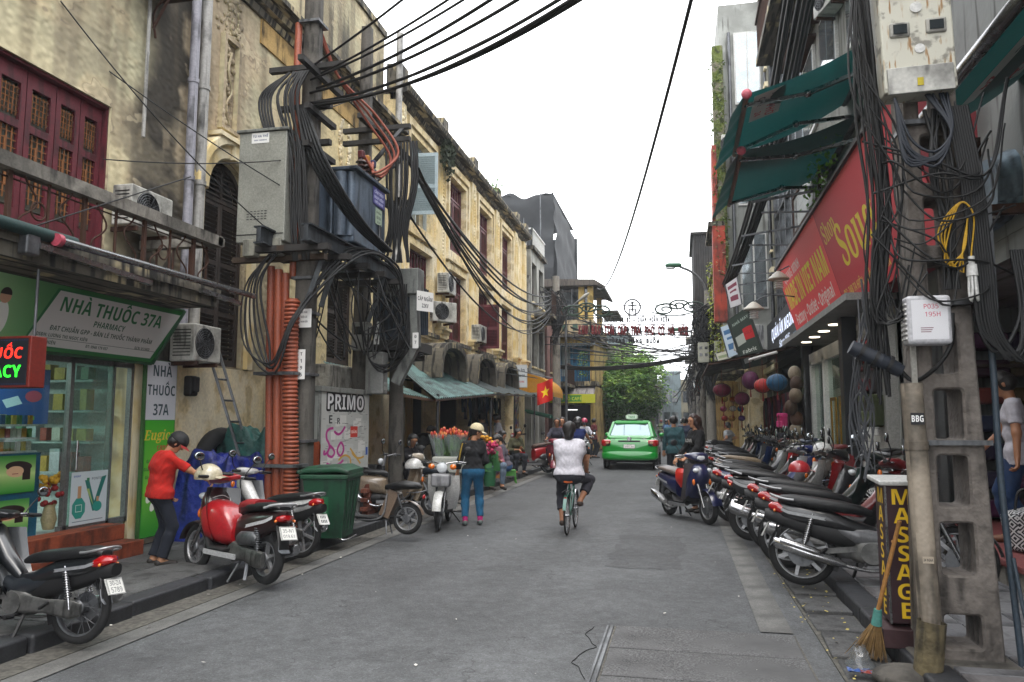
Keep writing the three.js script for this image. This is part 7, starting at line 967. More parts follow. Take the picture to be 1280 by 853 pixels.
// local frame: +x forward, +y up, +z right
function hand(w,dir,n,side,curl,h) {// wrist, forearm dir, palm normal, side vector toward thumb
const pr=[],c=v_(w,dir,.045),t=nrm(crs(n,dir)),th=dot_(t,side) > 0?t :t.map(q => -q);pr.push(cap(v_(w,th,.012),v_(v_(w,dir,.075),th,.026),.017,.014,{k:.02 }),cap(v_(w,th,-.012),v_(v_(w,dir,.07),th,-.024),.017,.014,{k:.02 }),cap(w,v_(w,dir,.075),.02,.015,{k:.02 }));
[[.03,.07,1],[.01,.08,1.05],[-.01,.075,1.1],[-.028,.06,1.2]].forEach(([o,L,cc]) => {let p=v_(v_(w,dir,.08),th,o),d=dir;const a=curl*cc;for (let i=0;i < 3;i++) {const q=nrm(v_(d.map(x => x*Math.cos(a*.75)),n,Math.sin(a*.75)));const e=v_(p,q,L*[.45,.32,.26][i]);pr.push(cap(p,e,.0088 - i*.0008,.008 - i*.0008,{k:.006 }));const nn=nrm(v_(n.map(x => x*Math.cos(a*.75)),d,-Math.sin(a*.75)));p=e;d=q;n=nn;} n=n0;});
function n0_() {} return pr.concat(thumb(w,dir,n,th,curl));
}
let n0=[0,-1,0];
const thumb=(w,dir,n,th,curl) => {const a=v_(v_(w,dir,.03),th,.02),d1=nrm(v_(v_(dir.map(x => x*.7),th,.75),n,.35*curl)),b=v_(a,d1,.038),d2=nrm(v_(v_(dir,th,.2),n,.6*curl)),c=v_(b,d2,.03);return [cap(a,b,.011,.0095,{k:.012 }),cap(b,c,.0095,.008,{k:.006 })];};
function person(label,pos,turn,o) {
const t=thing('person',label,'person',pos,turn,o.group);t.scale.setScalar(o.s || 1);const h=o.h || .02,f=o.fem?1 :0,P0=o.pelvis || [0,.88,0],ln=o.lean || 0,sw=f?.15 :.175;const up=nrm([Math.sin(ln),Math.cos(ln),o.side || 0]);
const tw=o.twist || 0,R_=[-Math.sin(tw),0,Math.cos(tw)],fw=nrm(crs(up,R_)).map(x => x);const N_=v_(P0,up,.5),SL=v_(v_(N_,R_,-sw),up,-.045),SR=v_(v_(N_,R_,sw),up,-.045),HL=v_(P0,[0,0,-.085]),HR=v_(P0,[0,0,.085]);const ht=o.headTilt || 0,hy=o.headYaw || 0,F_=nrm([Math.cos(hy)*Math.cos(ht),-Math.sin(ht),Math.sin(hy)*Math.cos(ht)]),hu=nrm([Math.sin(ht)*Math.cos(hy)+ up[0]*.3,Math.cos(ht),Math.sin(ht)*Math.sin(hy)]),hs=nrm(crs(F_,hu)),C=v_(v_(N_,hu,.185),F_,.02);
const [EL,WL]=ik(SL,o.lHand || [.08,.78,-.24],.28,.25,o.elL || [-.6,-.3,-.5]),[ER,WR]=ik(SR,o.rHand || [.08,.78,.24],.28,.25,o.elR || [-.6,-.3,.5]),[KL,AL]=ik(HL,o.lFoot || [-.02,.08,-.1],.43,.42,o.knL || [1,0,-.1]),[KR,AR]=ik(HR,o.rFoot || [.02,.08,.1],.43,.42,o.knR || [1,0,.1]);
const fd=o.footDir || [1,-.05,0],toeL=v_(v_(AL,nrm(fd),.15),[0,-.05,0]),toeR=v_(v_(AR,nrm(fd),.15),[0,-.05,0]);const wst=v_(P0,up,.17),chs=v_(P0,up,.34),bk=f?.085 :.1,big=o.big || 1;
const torso=(e,k=.06) => [cap(HL,HR,.1*big+ e,.1*big+ e,{k }),cap(v_(wst,R_,-.05),v_(wst,R_,.05),bk*big+ e,undefined,{k }),cap(v_(chs,R_,-.075),v_(chs,R_,.075),(f?.095 :.108)*big+ e,undefined,{k }),cap(v_(SL,R_,.03),v_(SR,R_,-.03),.062+ e,undefined,{k })].concat(f?[cap(v_(v_(chs,fw,.07),R_,-.06),v_(v_(chs,fw,.07),R_,.06),.055+ e,undefined,{k:.04 })] :[]).map(p => ({...p,rb:p.rb ??p.ra }));
const arm=(s,e,w,x=0) => [cap(s,e,.05+ x,.04+ x),cap(e,w,.039+ x,.027+ x)],leg=(a,k,q,x=0) => [cap(a,k,.085+ x,.058+ x,{k:.04 }),cap(k,v_(k,sub_(q,k),.35),.056+ x,.056+ x),cap(v_(k,sub_(q,k),.3),q,.056+ x,.036+ x)];
const face=[cap(v_(C,hu,.02),v_(v_(C,F_,-.02),hu,.02),.085,.088),cap(v_(v_(C,F_,.03),hu,-.04),v_(v_(C,F_,.05),hu,-.085),.052,.034),cap(v_(v_(C,F_,.088),hu,.0),v_(v_(C,F_,.1),hu,-.03),.009,.014,{k:.012 }),cap(v_(C,hs,.083),v_(v_(C,hs,.087),hu,-.03),.014,.012,{k:.012 }),cap(v_(C,hs,-.083),v_(v_(C,hs,-.087),hu,-.03),.014,.012,{k:.012 }),cap(v_(v_(v_(C,F_,.07),hs,-.03),hu,.03),v_(v_(v_(C,F_,.07),hs,.03),hu,.03),.018,.018,{k:.02 })];
const neck=[cap(v_(N_,up,-.05),v_(v_(C,hu,-.06),F_,-.02),.054,.05)];const parts=[...torso(-.008),...neck,...face,...arm(SL,EL,WL),...arm(SR,ER,WR),...leg(HL,KL,AL),...leg(HR,KR,AR),cap(v_(AL,[0,-.02,0]),toeL,.036,.027),cap(v_(AR,[0,-.02,0]),toeR,.036,.027)];
const hd=(E,W,s) => {const d=nrm(sub_(W,E)),n=o.palm || nrm(crs(d,[0,0,s]));n0=nrm(v_(n,d,-dot_(n,d)));return nets(hand(W,d,n0,o.thumb || [0,.8,-s*.6],o.curl ??.5,0),Math.min(.006,h*.35));};
const bodyG=mergeGeometries([nets(parts,h),hd(EL,WL,-1),hd(ER,WR,1)]);pm('body',bodyG,skinM[o.skin || 0],t);
const along=(a,b,k) => v_(a,sub_(b,a),k),sl=o.sleeve ??.75,slv=(S_,E,W) => sl <=1?[cap(S_,along(S_,E,sl),.064,.06,{flat:1 })] :[cap(S_,E,.06,.053),cap(E,along(E,W,sl - 1),.053,.042,{flat:1 })];
const hem=o.hem ??-.1,cl=o.cloth || .014;const sh=[...torso(cl),cap(P0,v_(P0,up,hem - .02),.1,.1),cap(v_(HL,up,-.0),v_(HL,up,hem - .06),.1*big+ cl,.1*big+ cl),cap(HR,v_(HR,up,hem - .06),.1*big+ cl,.1*big+ cl),...slv(SL,EL,WL),...slv(SR,ER,WR),cap(v_(N_,up,-.05),v_(N_,up,.02),.066,.064,{flat:1 })];const hp=v_(P0,up,hem);
const shirt=pm(o.topName || 'shirt',nets(sh,h,o.wr ??.0055,p => -dot_(sub_(p,hp),up)),o.topMat || mat(o.top || '#888',.9,T.fab),t);if (o.onShirt) o.onShirt(shirt,{N_,SL,SR,EL,ER,WL,WR,P0,up,fw,R_,chs,C,F_,hu,hs });
const tr=o.tr ??1.93,tl=(H_,K,A_) => tr <=1?[cap(H_,along(H_,K,tr),.1,.09,{flat:1,k:.04 })] :[cap(H_,K,.098,.073,{k:.04 }),cap(K,along(K,A_,Math.min(.35,tr - 1)),.071,.07),...(tr > 1.35?[cap(along(K,A_,.3),along(K,A_,tr - 1),.07,o.hemR || .058,{flat:1 })] :[])];
pm('trousers',nets([cap(HL,HR,.111*big,undefined,{k:.05,rb:.111*big }),cap(v_(wst,R_,-.04),v_(wst,R_,.04),bk*big+ .004,bk*big+ .004),...tl(HL,KL,AL),...tl(HR,KR,AR)],h,.003),mat(o.legs || '#222',.9,T.fab),t);
const shz=nets([cap(v_(AL,[-.03,-.035,0]),v_(toeL,nrm(fd),.02),.043,.035),cap(v_(AR,[-.03,-.035,0]),v_(toeR,nrm(fd),.02),.043,.035)],Math.min(h,.014),0,p => Math.min(dot_(p,[0,1,0]) - AL[1] - .0,dot_(p,[0,1,0]) - AR[1]));pm('shoes',shz,mat(o.shoes || '#2a2522',.6),t);
if (o.socks) pm('socks',nets([cap(along(KL,AL,.82),v_(AL,[0,-.02,0]),.05,.044,{k:.01 }),cap(along(KR,AR,.82),v_(AR,[0,-.02,0]),.05,.044,{k:.01 })],h),mat(o.socks,.9,T.fab),t);
const fc=v_(C,F_,.045),hairCut=p => {const q=sub_(p,fc);return Math.min(.04,dot_(q,F_)+ Math.min(0,.0) - .9*Math.max(0,dot_(q,hu) - .045));};
if (o.hair !==0) {const hp_=[cap(v_(v_(C,F_,-.015),hu,.025),v_(v_(C,F_,-.035),hu,.01),.101,.1)];if (o.hair==='long') {hp_.push(cap(v_(v_(C,F_,-.07),hu,0),v_(v_(C,F_,-.13),hu,-.3),.085,.05),cap(v_(v_(C,hs,.07),hu,.0),v_(v_(v_(C,hs,.08),F_,-.05),hu,-.2),.045,.03),cap(v_(v_(C,hs,-.07),hu,0),v_(v_(v_(C,hs,-.08),F_,-.05),hu,-.2),.045,.03));} if (o.hair==='bob') hp_.push(cap(v_(C,F_,-.05),v_(v_(C,F_,-.06),hu,-.1),.09,.075));if (o.hair==='tail') hp_.push(cap(v_(v_(C,F_,-.09),hu,.03),v_(v_(C,F_,-.13),hu,-.2),.04,.02));pm('hair',nets(hp_,Math.min(h,.014),.006,p => dot_(sub_(p,C),F_) > -.02?hairCut(p) :-1),o.hairMat || hairM,t);}
if (o.hat) {const ht_=[cap(v_(C,hu,.035),v_(v_(C,F_,-.02),hu,.035),.116,.116)],cut=p => .02 - dot_(sub_(p,C),hu)+ (o.hat==='helmet'?-.03+ .5*Math.min(0,dot_(sub_(p,C),F_)) :.02*0);pm(o.hat==='cap'?'cap' :'helmet',nets(ht_,.012,0,cut),o.hatMat,t);if (o.hat==='cap' || o.brim) {const b=new B().grid((u,v) => {const a=(u - .5)*2.2,q=.1+ .075*v*Math.cos(a*.8);const pt=v_(v_(v_(C,F_,Math.cos(a)*q+ .012),hs,Math.sin(a)*q),hu,.03 - .02*v - .01*a*a);return pt;},14,4);pm('brim',b.geo(),o.brimMat || o.hatMat,t);} }
if (o.face !==0) {const e=new B();for (const s of [-1,1]) e.sph(.011,v_(v_(v_(C,F_,.083),hs,s*.032),hu,.005),[1,.7,1],8,6);e.box(.004,.006,.03,v_(v_(C,F_,.088),hu,-.06),[0,-Math.atan2(F_[2],F_[0]),0]);pm('eyes_and_mouth',e.geo(),mat('#2a1a16',.4),t);}
if (o.mask) pm('mask',nets([cap(v_(v_(C,F_,.045),hu,-.03),v_(v_(C,F_,.055),hu,-.075),.062,.045)],.012,0,p => -dot_(sub_(p,C),F_)),mat(o.mask,.8,T.fab),t);
return t;
}
const hd2=(fx,fz) => Math.atan2(-fz,fx);
// man in red with the red scooter
person('man in red polo shirt, dark cap and jeans leaning over the red scooter',[-5.2,.1,-7.0],hd2(.62,-.78),{h:.012,s:.81,brimMat:mat('#a8201a',.7),pelvis:[0,.89,0],lean:.09,headTilt:.7,headYaw:.4,rHand:[.5,1.04,.28],lHand:[.2,.84,-.26],elR:[0,-.4,.8],top:'#c21a0c',sleeve:.95,hem:-.06,big:1.22,cloth:.02,legs:'#161d2b',shoes:'#2c2623',hat:'cap',hatMat:mat('#17171b',.7),curl:.9,hair:1,hemR:.07 });
// cyclist
person('woman in white shirt and grey cropped trousers riding the green bicycle, seen from behind',[-1.54,0,-10.62],Math.PI / 2,{h:.012,pelvis:[.22,.85,0],lean:.14,lHand:[.6,.88,-.22],rHand:[.6,.88,.22],elL:[-.2,-.6,-.9],elR:[-.2,-.6,.9],lFoot:[.33,.17,-.12],rFoot:[.33,.46,.15],knL:[1,.2,-.25],knR:[1,.3,.5],top:'#d9d7e0',sleeve:.55,hem:-.01,big:1.22,s:.94,legs:'#34343d',tr:1.6,shoes:'#3a2c25',skin:1,hair:'bob',curl:1.1,cloth:.024,wr:.0035,hemR:.075 });
// flower seller
person('woman in black jacket with yellow stripes, teal jeans and cream cap beside the flowers',[-3.06,0,-11.3],hd2(-.35,-.94),{h:.012,s:.885,fem:1,pelvis:[0,.9,0],lean:.06,headYaw:1.5,headTilt:.25,lHand:[.22,.82,-.26],rHand:[.2,.95,.12],lFoot:[-.02,.09,-.13],rFoot:[.04,.09,.13],top:'#15161a',topName:'jacket',sleeve:1.9,hem:.04,big:1.02,legs:'#155a80',tr:1.86,shoes:'#5d6a66',socks:'#b01f6d',hat:'cap',hatMat:mat('#d8cba4',.7),hair:'tail',curl:.6,onShirt:(m,j) => {const st=mat('#b99a3a',.7);pm('stripe',new B().tube([v_(j.SL,[-.05,.03,-.03]),v_(v_(j.SL,[-.055,0,-.035]),sub_(j.EL,j.SL),.5),v_(j.EL,[-.055,0,-.02])],.014,10,6).geo(),st,m);pm('stripe',new B().tube([v_(j.SL,[-.07,.03,.02]),v_(v_(j.SL,[-.075,0,.02]),sub_(j.EL,j.SL),.3)],.012,8,6).geo(),st,m);} });
// riders
const ride=(px,o={}) => ({pelvis:[px,.84,0],lean:.12,lHand:[px+ .62,.98,-.3],rHand:[px+ .62,.98,.3],elL:[-.2,-.8,-.6],elR:[-.2,-.8,.6],lFoot:[px+ .35,.34,-.2],rFoot:[px+ .35,.34,.2],knL:[1,.5,-.35],knR:[1,.5,.35],curl:1.1,...o });
person('woman in sleeveless blue top and black helmet riding away behind the cyclist',[-2.62,0,-19.9],Math.PI / 2,ride(.15,{fem:1,h:.018,top:'#172a63',sleeve:.3,hem:-.05,legs:'#17181c',tr:1.1,hat:'helmet',hatMat:paint('#15161a'),hair:'bob',skin:0,big:1.12 }));
person('woman in dark grey top riding the maroon scooter toward the camera',[-3.5,0,-22.4],-(-1.5)+ Math.PI,ride(.22,{fem:1,h:.018,top:'#3b3a48',sleeve:1.6,legs:'#26262b',hair:'bob',skin:1 }));
scene.children[scene.children.length - 1].rotation.y=-1.5;
{const q=person('passenger in pink red top behind the woman on the maroon scooter',[-3.5,0,-22.4],-1.5,ride(-.12,{fem:1,h:.022,s:1.02,lHand:[.25,.9,-.2],rHand:[.25,.9,.2],top:'#a04a52',legs:'#2f3036',hair:'bob',lFoot:[.1,.32,-.24],rFoot:[.1,.32,.24] }));q.position.x+=.12;}
person('rider in pale shirt, pink helmet and face mask coming toward the camera',[-3.35,0,-27.6],-1.45,ride(.2,{fem:1,h:.02,top:'#b9b9c2',sleeve:1.8,legs:'#3a3a44',hat:'helmet',hatMat:paint('#c83a63'),mask:'#4c5560' }));
person('man in pale blue shirt riding a distant motorbike toward the camera',[-.55,0,-39.5],-1.5,ride(.2,{h:.024,top:'#5d86ad',sleeve:1.7,legs:'#2a2f3c' }));
// right side
person('long haired woman in black printed sweater standing behind the dark blue scooter',[.3,0,-13.75],hd2(-.85,.5),{h:.013,fem:1,s:.985,pelvis:[0,.9,0],lean:.08,headTilt:.1,lHand:[.34,.95,-.16],rHand:[.3,.92,.22],top:'#121215',topName:'sweater',sleeve:1.9,legs:'#1d2029',hair:'long',hairMat:S('#2a1712',.5),curl:.8,onShirt:(m,j) => {const c=v_(v_(j.chs,j.fw,.165),j.up,.01),tp=print(256,128,(x,w,h) => {x.fillStyle='#121215';x.fillRect(0,0,w,h);txt(x,'LOVE',128,66,92,'#d9d9d6');});printed('print',tp,[v_(v_(c,j.R_,.12),j.up,-.05),v_(v_(c,j.R_,-.12),j.up,-.05),v_(v_(c,j.R_,-.12),j.up,.06),v_(v_(c,j.R_,.12),j.up,.06)],m);} });
person('man in teal plaid shirt walking away past the blue scooter',[-.15,0,-19],Math.PI / 2 - .1,{h:.018,top:'#2b5258',sleeve:1.85,legs:'#23262e',rFoot:[.18,.1,.1],lFoot:[-.15,.1,-.1],lHand:[.1,.8,-.26],rHand:[-.05,.8,.26] });
person('man in navy jacket standing far down beside the right kerb',[.15,0,-26],1.2,{h:.022,top:'#222c44',sleeve:1.9,legs:'#1b1d24' });
person('person in orange top far down the road near the parked bikes',[.35,0,-33],1.4,{h:.026,fem:1,top:'#8c4330',sleeve:.6,legs:'#22252c' });
person('person in white shirt sitting among the far parked bikes',[1.6,.1,-27.5],2.6,{h:.026,top:'#b9bcc2',sleeve:.7,legs:'#2d3340',pelvis:[0,.62,0],lFoot:[.4,.1,-.1],rFoot:[.4,.1,.12] });
person('man in white t-shirt and blue jeans standing in the textile shop doorway',[3.24,.35,-8.5],hd2(-.75,-.3),{h:.012,s:1.0,pelvis:[0,.9,0],lean:.04,headTilt:.3,headYaw:-.15,lHand:[.0,.78,-.34],rHand:[.3,.92,.2],lFoot:[-.05,.09,-.11],rFoot:[.1,.09,.1],top:'#c3c0c9',sleeve:.7,hem:-.12,legs:'#17345c',shoes:'#8a5a3f',skin:1,hair:1,curl:.8,wr:.004 });
[['#9a9aa0',.1,-47,1.6],['#2c3f66',-.9,-52,-1.5],['#7f8f6a',-1.4,-60,1.6]].forEach(([c,x,z,a],i) => person(['rider in grey shirt going away far down the street','rider in blue shirt approaching from the far end','rider in olive shirt far down the middle of the street'][i],[x,0,z],a,ride(.2,{h:.035,top:c,sleeve:1.2,hat:'helmet',hatMat:paint(['#b5b5b5','#202328','#8c2a22'][i]) })));
[['#33363f',.7,-36,1],['#b7b9c0',1.0,-42,2],['#7a3038',-3.6,-33,.5],['#45506a',.9,-50,1.3]].forEach(([c,x,z,a],i) => person(['person in dark jacket walking past the far right pole','person in light shirt standing far down by the right houses','person in wine red top standing by the far left pole','person in slate blue top small in the distance on the right'][i],[x,0,z],a,{h:.035,top:c,legs:'#262a33' }));
// seated group and shoppers on the left
const sit=(s,o={}) => ({pelvis:[0,s+ .1,0],lFoot:[.36,.09,-.12],rFoot:[.34,.09,.12],lHand:[.32,s+ .3,-.08],rHand:[.34,s+ .28,.1],lean:.3,headTilt:.45,...o });
person('woman in grey striped jacket and jeans on the green stool looking at her hands',[-3.98,.1,-17.8],hd2(-.95,.2),sit(.3,{fem:1,h:.014,top:'#5d5763',sleeve:1.9,legs:'#2c5a8c',hair:'tail',hem:.0,topName:'jacket' }));
person('person in pale top and jeans on the orange stool half behind the flower seller',[-4.05,.1,-16.4],hd2(.6,.8),sit(.3,{fem:1,h:.018,top:'#b06a7d',sleeve:1.5,legs:'#6d7f92',hair:'bob' }));
person('person in dark red jacket sitting in the shade behind the stools',[-4.9,.1,-18.4],hd2(.8,.4),sit(.3,{h:.02,top:'#4d1a20',sleeve:1.9,legs:'#23252b' }));
person('person in black jacket sitting under the awning, right of the dark red jacket',[-4.7,.1,-19.3],hd2(.9,.1),sit(.36,{h:.02,top:'#17181c',sleeve:1.9,legs:'#20242c' }));
person('woman with tied hair and white collar sitting nearest the red scooter',[-4.5,.1,-20.9],hd2(.6,.7),sit(.4,{fem:1,h:.02,top:'#5a5a3f',sleeve:1.8,legs:'#2a2d35',hair:'bob' }));
person('man in grey shirt standing at the shop front under the awning',[-5.45,.1,-21],hd2(-.8,-.4),{h:.02,top:'#56565c',sleeve:.9,legs:'#23262c' });
person('man in white shirt standing right of the man in grey under the awning',[-5.15,.1,-21.8],hd2(-.9,.1),{h:.02,top:'#a9a9ad',sleeve:.8,legs:'#23262c',headTilt:.4 });
person('person with dark hair sitting behind the beige scooter under the awning',[-5.2,.1,-14.3],hd2(.7,.7),sit(.36,{fem:1,h:.02,top:'#2b2a2e',sleeve:1.8,legs:'#3a3a40',hair:'bob' }));
person('person in black bending inside the shop behind the flowers',[-5.5,.1,-15.6],hd2(.3,-.9),{h:.022,top:'#141416',sleeve:1.8,legs:'#1c1e24',lean:.9,pelvis:[0,.84,0],headTilt:.9,lHand:[.5,.5,-.15],rHand:[.5,.5,.15] });
// ---------- signs, awnings, street things ----------
const lit=(t,k=1.2) => ({m:{emissive:'#ffffff',emissiveMap:t,emissiveIntensity:k } });
{
const s=thing('pharmacy_sign','long green and white pharmacy sign board reading NHÀ THUỐC 37A','sign',[0,0,0]);
const T1=print(1640,256,(x,w,h) => {const g=x.createLinearGradient(0,0,1000,0);g.addColorStop(0,'#4d9a3c');g.addColorStop(.55,'#a9cf98');g.addColorStop(1,'#1f6b2d');x.fillStyle=g;x.fillRect(0,0,w,h);for (const [px,py,r] of [[560,90,26],[620,130,22],[660,80,24]]) {x.fillStyle='#e5e9e2';x.beginPath();x.ellipse(px,py+ 75,r*1.3,60,0,0,7);x.fill();x.fillStyle='#c79b7c';x.beginPath();x.arc(px,py,r,0,7);x.fill();x.fillStyle='#231a16';x.beginPath();x.arc(px,py - 8,r,3.1,6.3);x.fill();} const pg=(o,c) => {x.fillStyle=c;x.beginPath();x.moveTo(878+ o,14+ o*.6);x.lineTo(1632 - o,14+ o*.6);x.lineTo(1500 - o,244 - o*.6);x.lineTo(770+ o,244 - o*.6);x.closePath();x.fill();};pg(0,'#1d6a38');pg(12,'#c9cac6');txt(x,'NHÀ THUỐC 37A',1205,70,78,'#1c6a3c',{skew:-.12,sx:.98 });txt(x,'PHARMACY',1190,126,34,'#2c5a40',{skew:-.12 });txt(x,'ĐẠT CHUẨN GPP - BÁN LẺ THUỐC THÀNH PHẨM',1180,164,26,'#2f4438',{skew:-.12 });txt(x,'DSĐH: LƯƠNG THỊ NGỌC KIÊN',960,192,18,'#384a40');txt(x,'37A TẠ HIỆN',880,220,18,'#384a40');txt(x,'ĐT: 0946 179 937',1150,218,16,'#384a40');txt(x,'GCN: 01/HKD',1420,198,16,'#384a40');x.fillStyle='#56665c';x.fillRect(830,204,680,2);});
const q=[[-5.96,2.22,-4.0],[-5.96,2.22,-8.1],[-5.8,2.86,-8.1],[-5.8,2.86,-4.0]];const f=(u,v) => [-5.96+ .16*v,2.22+ .64*v,-4 - 4.1*u];
const g=new THREE.BufferGeometry();g.setAttribute('position',new THREE.Float32BufferAttribute([...f(0,0),...f(.918,0),...f(1,1),...f(0,1)],3));g.setAttribute('uv',new THREE.Float32BufferAttribute([0,0,.918,0,1,1,0,1],2));g.setIndex([0,1,2,0,2,3]);g.computeVertexNormals();pm('printed_face',g,S('#ffffff',.5,0,{map:T1 }),s);
pm('back_box',new B().grid((u,v) => {const e=.918+ .082*v;return [-6.02+ .16*v,2.225+ .63*v,-2 - (2+ 4.08*e)*u];},2,2).bar([-5.97,2.21,-2],[-5.97,2.21,-7.77],.03).bar([-5.81,2.87,-2],[-5.81,2.87,-8.1],.03).bar([-5.96,2.21,-7.78],[-5.8,2.87,-8.11],.03).geo(),mat('#1c4a2c',.6),s);
pm('tube_lamp',new B().cyl([-5.62,2.88,-6.9],[-5.62,2.88,-7.9],.02).bar([-5.62,2.92,-6.9],[-5.62,2.92,-7.9],.05).geo(),mat('#a68467',.6),s);
const l=thing('led_sign','lit red and green LED sign box with the words THUỐC and PHARMACY','sign',[0,0,0]);const T2=print(512,256,(x,w,h) => {x.fillStyle='#07080d';x.fillRect(0,0,w,h);x.fillStyle='#23305a';for (let i=0;i < 60;i++) for (const y of [8,h - 8]) x.fillRect(i*9,y,3,3);txt(x,'NHÀ THUỐC',260,80,84,'#ff2a1c',{skew:-.1,sx:.92 });txt(x,'PHARMACY',256,180,92,'#2bff2e',{sx:.9 });});pm('box',new B().rbox(.95,.42,.16,.01,[-5.58,2.03,-5.28]).geo(),mat('#7d2418',.5),l);printed('lit_face',T2,zq(-6.03,-5.13,1.84,2.22,-5.197),l,lit(T2,1.5));pm('hook',new B().cyl([-5.16,2.24,-5.28],[-5.16,2.8,-5.28],.012).geo(),M.steel,l);
const v=thing('vertical_sign','tall white and green vertical sign NHÀ THUỐC 37A with candy advert','sign',[0,0,0]);const T3=print(256,1024,(x,w,h) => {x.fillStyle='#c9cbd0';x.fillRect(0,0,w,h);x.fillStyle='#2f8f22';x.fillRect(0,350,w,680);const g=x.createLinearGradient(0,350,0,1024);g.addColorStop(0,'#3fa827');g.addColorStop(.6,'#7cc23a');g.addColorStop(1,'#2f8f22');x.fillStyle=g;x.fillRect(8,356,w - 16,660);txt(x,'NHÀ',128,60,92,'#2d4148',{sx:.85 });txt(x,'THUỐC',128,175,84,'#2d4148',{sx:.85 });txt(x,'37A',128,290,92,'#2d4148',{sx:.85 });txt(x,'Eugica',128,440,80,'#e0c23a',{f:'serif',w:'italic bold' });txt(x,'candy',170,510,44,'#c23a35');['Giúp làm dịu ho','Giảm đau rát họng','Giảm ho, trị cảm'].forEach((s,i) => txt(x,s,128,590+ i*46,27,'#1f5a1a'));x.fillStyle='#e7e9d9';for (let i=0;i < 5;i++) {x.beginPath();x.ellipse(60+ i*36,800+ (i % 2)*50,22,34,.5,0,7);x.fill();} });pm('panel',new B().bb(-6.14,-6.09,.2,2.28,-8.42,-7.86).geo(),mat('#3c6b35',.6),v);printed('printed_face',T3,xq(-7.87,-8.41,.21,2.27,-6.085),v);
const k=tag(new B().rbox(.12,.26,.16,.03,[-6.12,2.0,-8.75]).rbox(.06,.2,.1,.02,[-6.05,2.02,-8.75]).mesh('bell_box',M.black),'small black box on the yellow wall right of the vertical sign','wall box');
const a=thing('folded_awning','folded awning roller with silver front bar along the balcony slab','awning',[0,0,0]);pm('front_bar',new B().cyl([-5.06,3.06,-5.35],[-5.06,3.07,-8.4],.035,.035,12).geo(),M.alu,a);pm('roller',new B().cyl([-5.14,3.1,-3.5],[-5.12,3.09,-5.6],.055,.055,12).geo(),mat('#1c3a38',.7),a);pm('end_cap',new B().cyl([-5.06,3.06,-5.33],[-5.06,3.06,-5.38],.055,.055,14).geo(),mat('#b3485a',.5),a);pm('arm',new B().bar([-5.1,2.98,-5.2],[-5.12,2.92,-6.6],.05).geo(),M.alu,a);pm('arm',new B().bar([-5.1,2.98,-7.4],[-5.12,2.95,-8.2],.05).geo(),M.alu,a);pm('bracket',new B().rbox(.1,.22,.14,.02,[-5.14,3.0,-5.15]).geo(),M.steel,a);
const ld=thing('ladder','dark metal ladder leaning on the yellow wall','ladder',[0,0,0]);const A0=[-6.1,2.66,-8.95],A1=[-5.35,.15,-9.25],A2=[-6.1,2.66,-9.2],A3=[-5.35,.15,-9.5];pm('rail',new B().bar(A0,A1,.05,.03).geo(),M.steel,ld);pm('rail',new B().bar(A2,A3,.05,.03).geo(),M.steel,ld);for (let i=1;i < 9;i++) {const p=i / 9;pm('rung',new B().cyl([A0[0]+ .75*p,A0[1] - 2.51*p,A0[2] - .3*p],[A2[0]+ .75*p,A2[1] - 2.51*p,A2[2] - .3*p],.014,.014,8).geo(),M.steel,ld);}
const tarp=(nm,lb,x0,x1,z0,z1,hf,m) => tag(new B().grid((u,w2) => {const x=x0+ (x1 - x0)*w2,z=z0+ (z1 - z0)*u;const e=Math.min(1,6*Math.min(u,1 - u))*Math.min(1,4*(1 - w2)+ .02);const n=vn(u*6+ 3,w2*5)*.3+ vn(u*15,w2*13)*.12+ .05*Math.abs(Math.sin(u*31+ w2*9));return [x+ .06*vn(u*9,w2*9),.11+ hf*e*(.82+ .55*n),z];},44,34).mesh(nm,m),lb,'tarpaulin');
tarp('tarpaulin','crumpled blue tarpaulin over goods by the yellow wall',-6.1,-5.2,-8.3,-9.75,1.05,S('#1a2a86',.45,0,{map:T.dirt2,bumpMap:T.lump,bumpScale:.02 }));tarp('tarpaulin','teal green tarpaulin bunched between the ladder and conduits',-6.1,-5.2,-9.2,-9.95,1.35,S('#2f6b64',.6,0,{map:T.dirt2,bumpMap:T.lump,bumpScale:.02 }));
tag(new B().tor(.46,.11,[-6.08,.9,-9.4],[0,Math.PI / 2,0],36,10).cyl([-6.17,.9,-9.4],[-6.14,.9,-9.4],.4,.4,28).mesh('tyre',M.rubber),'large black tyre standing behind the blue tarpaulin','tyre');
}
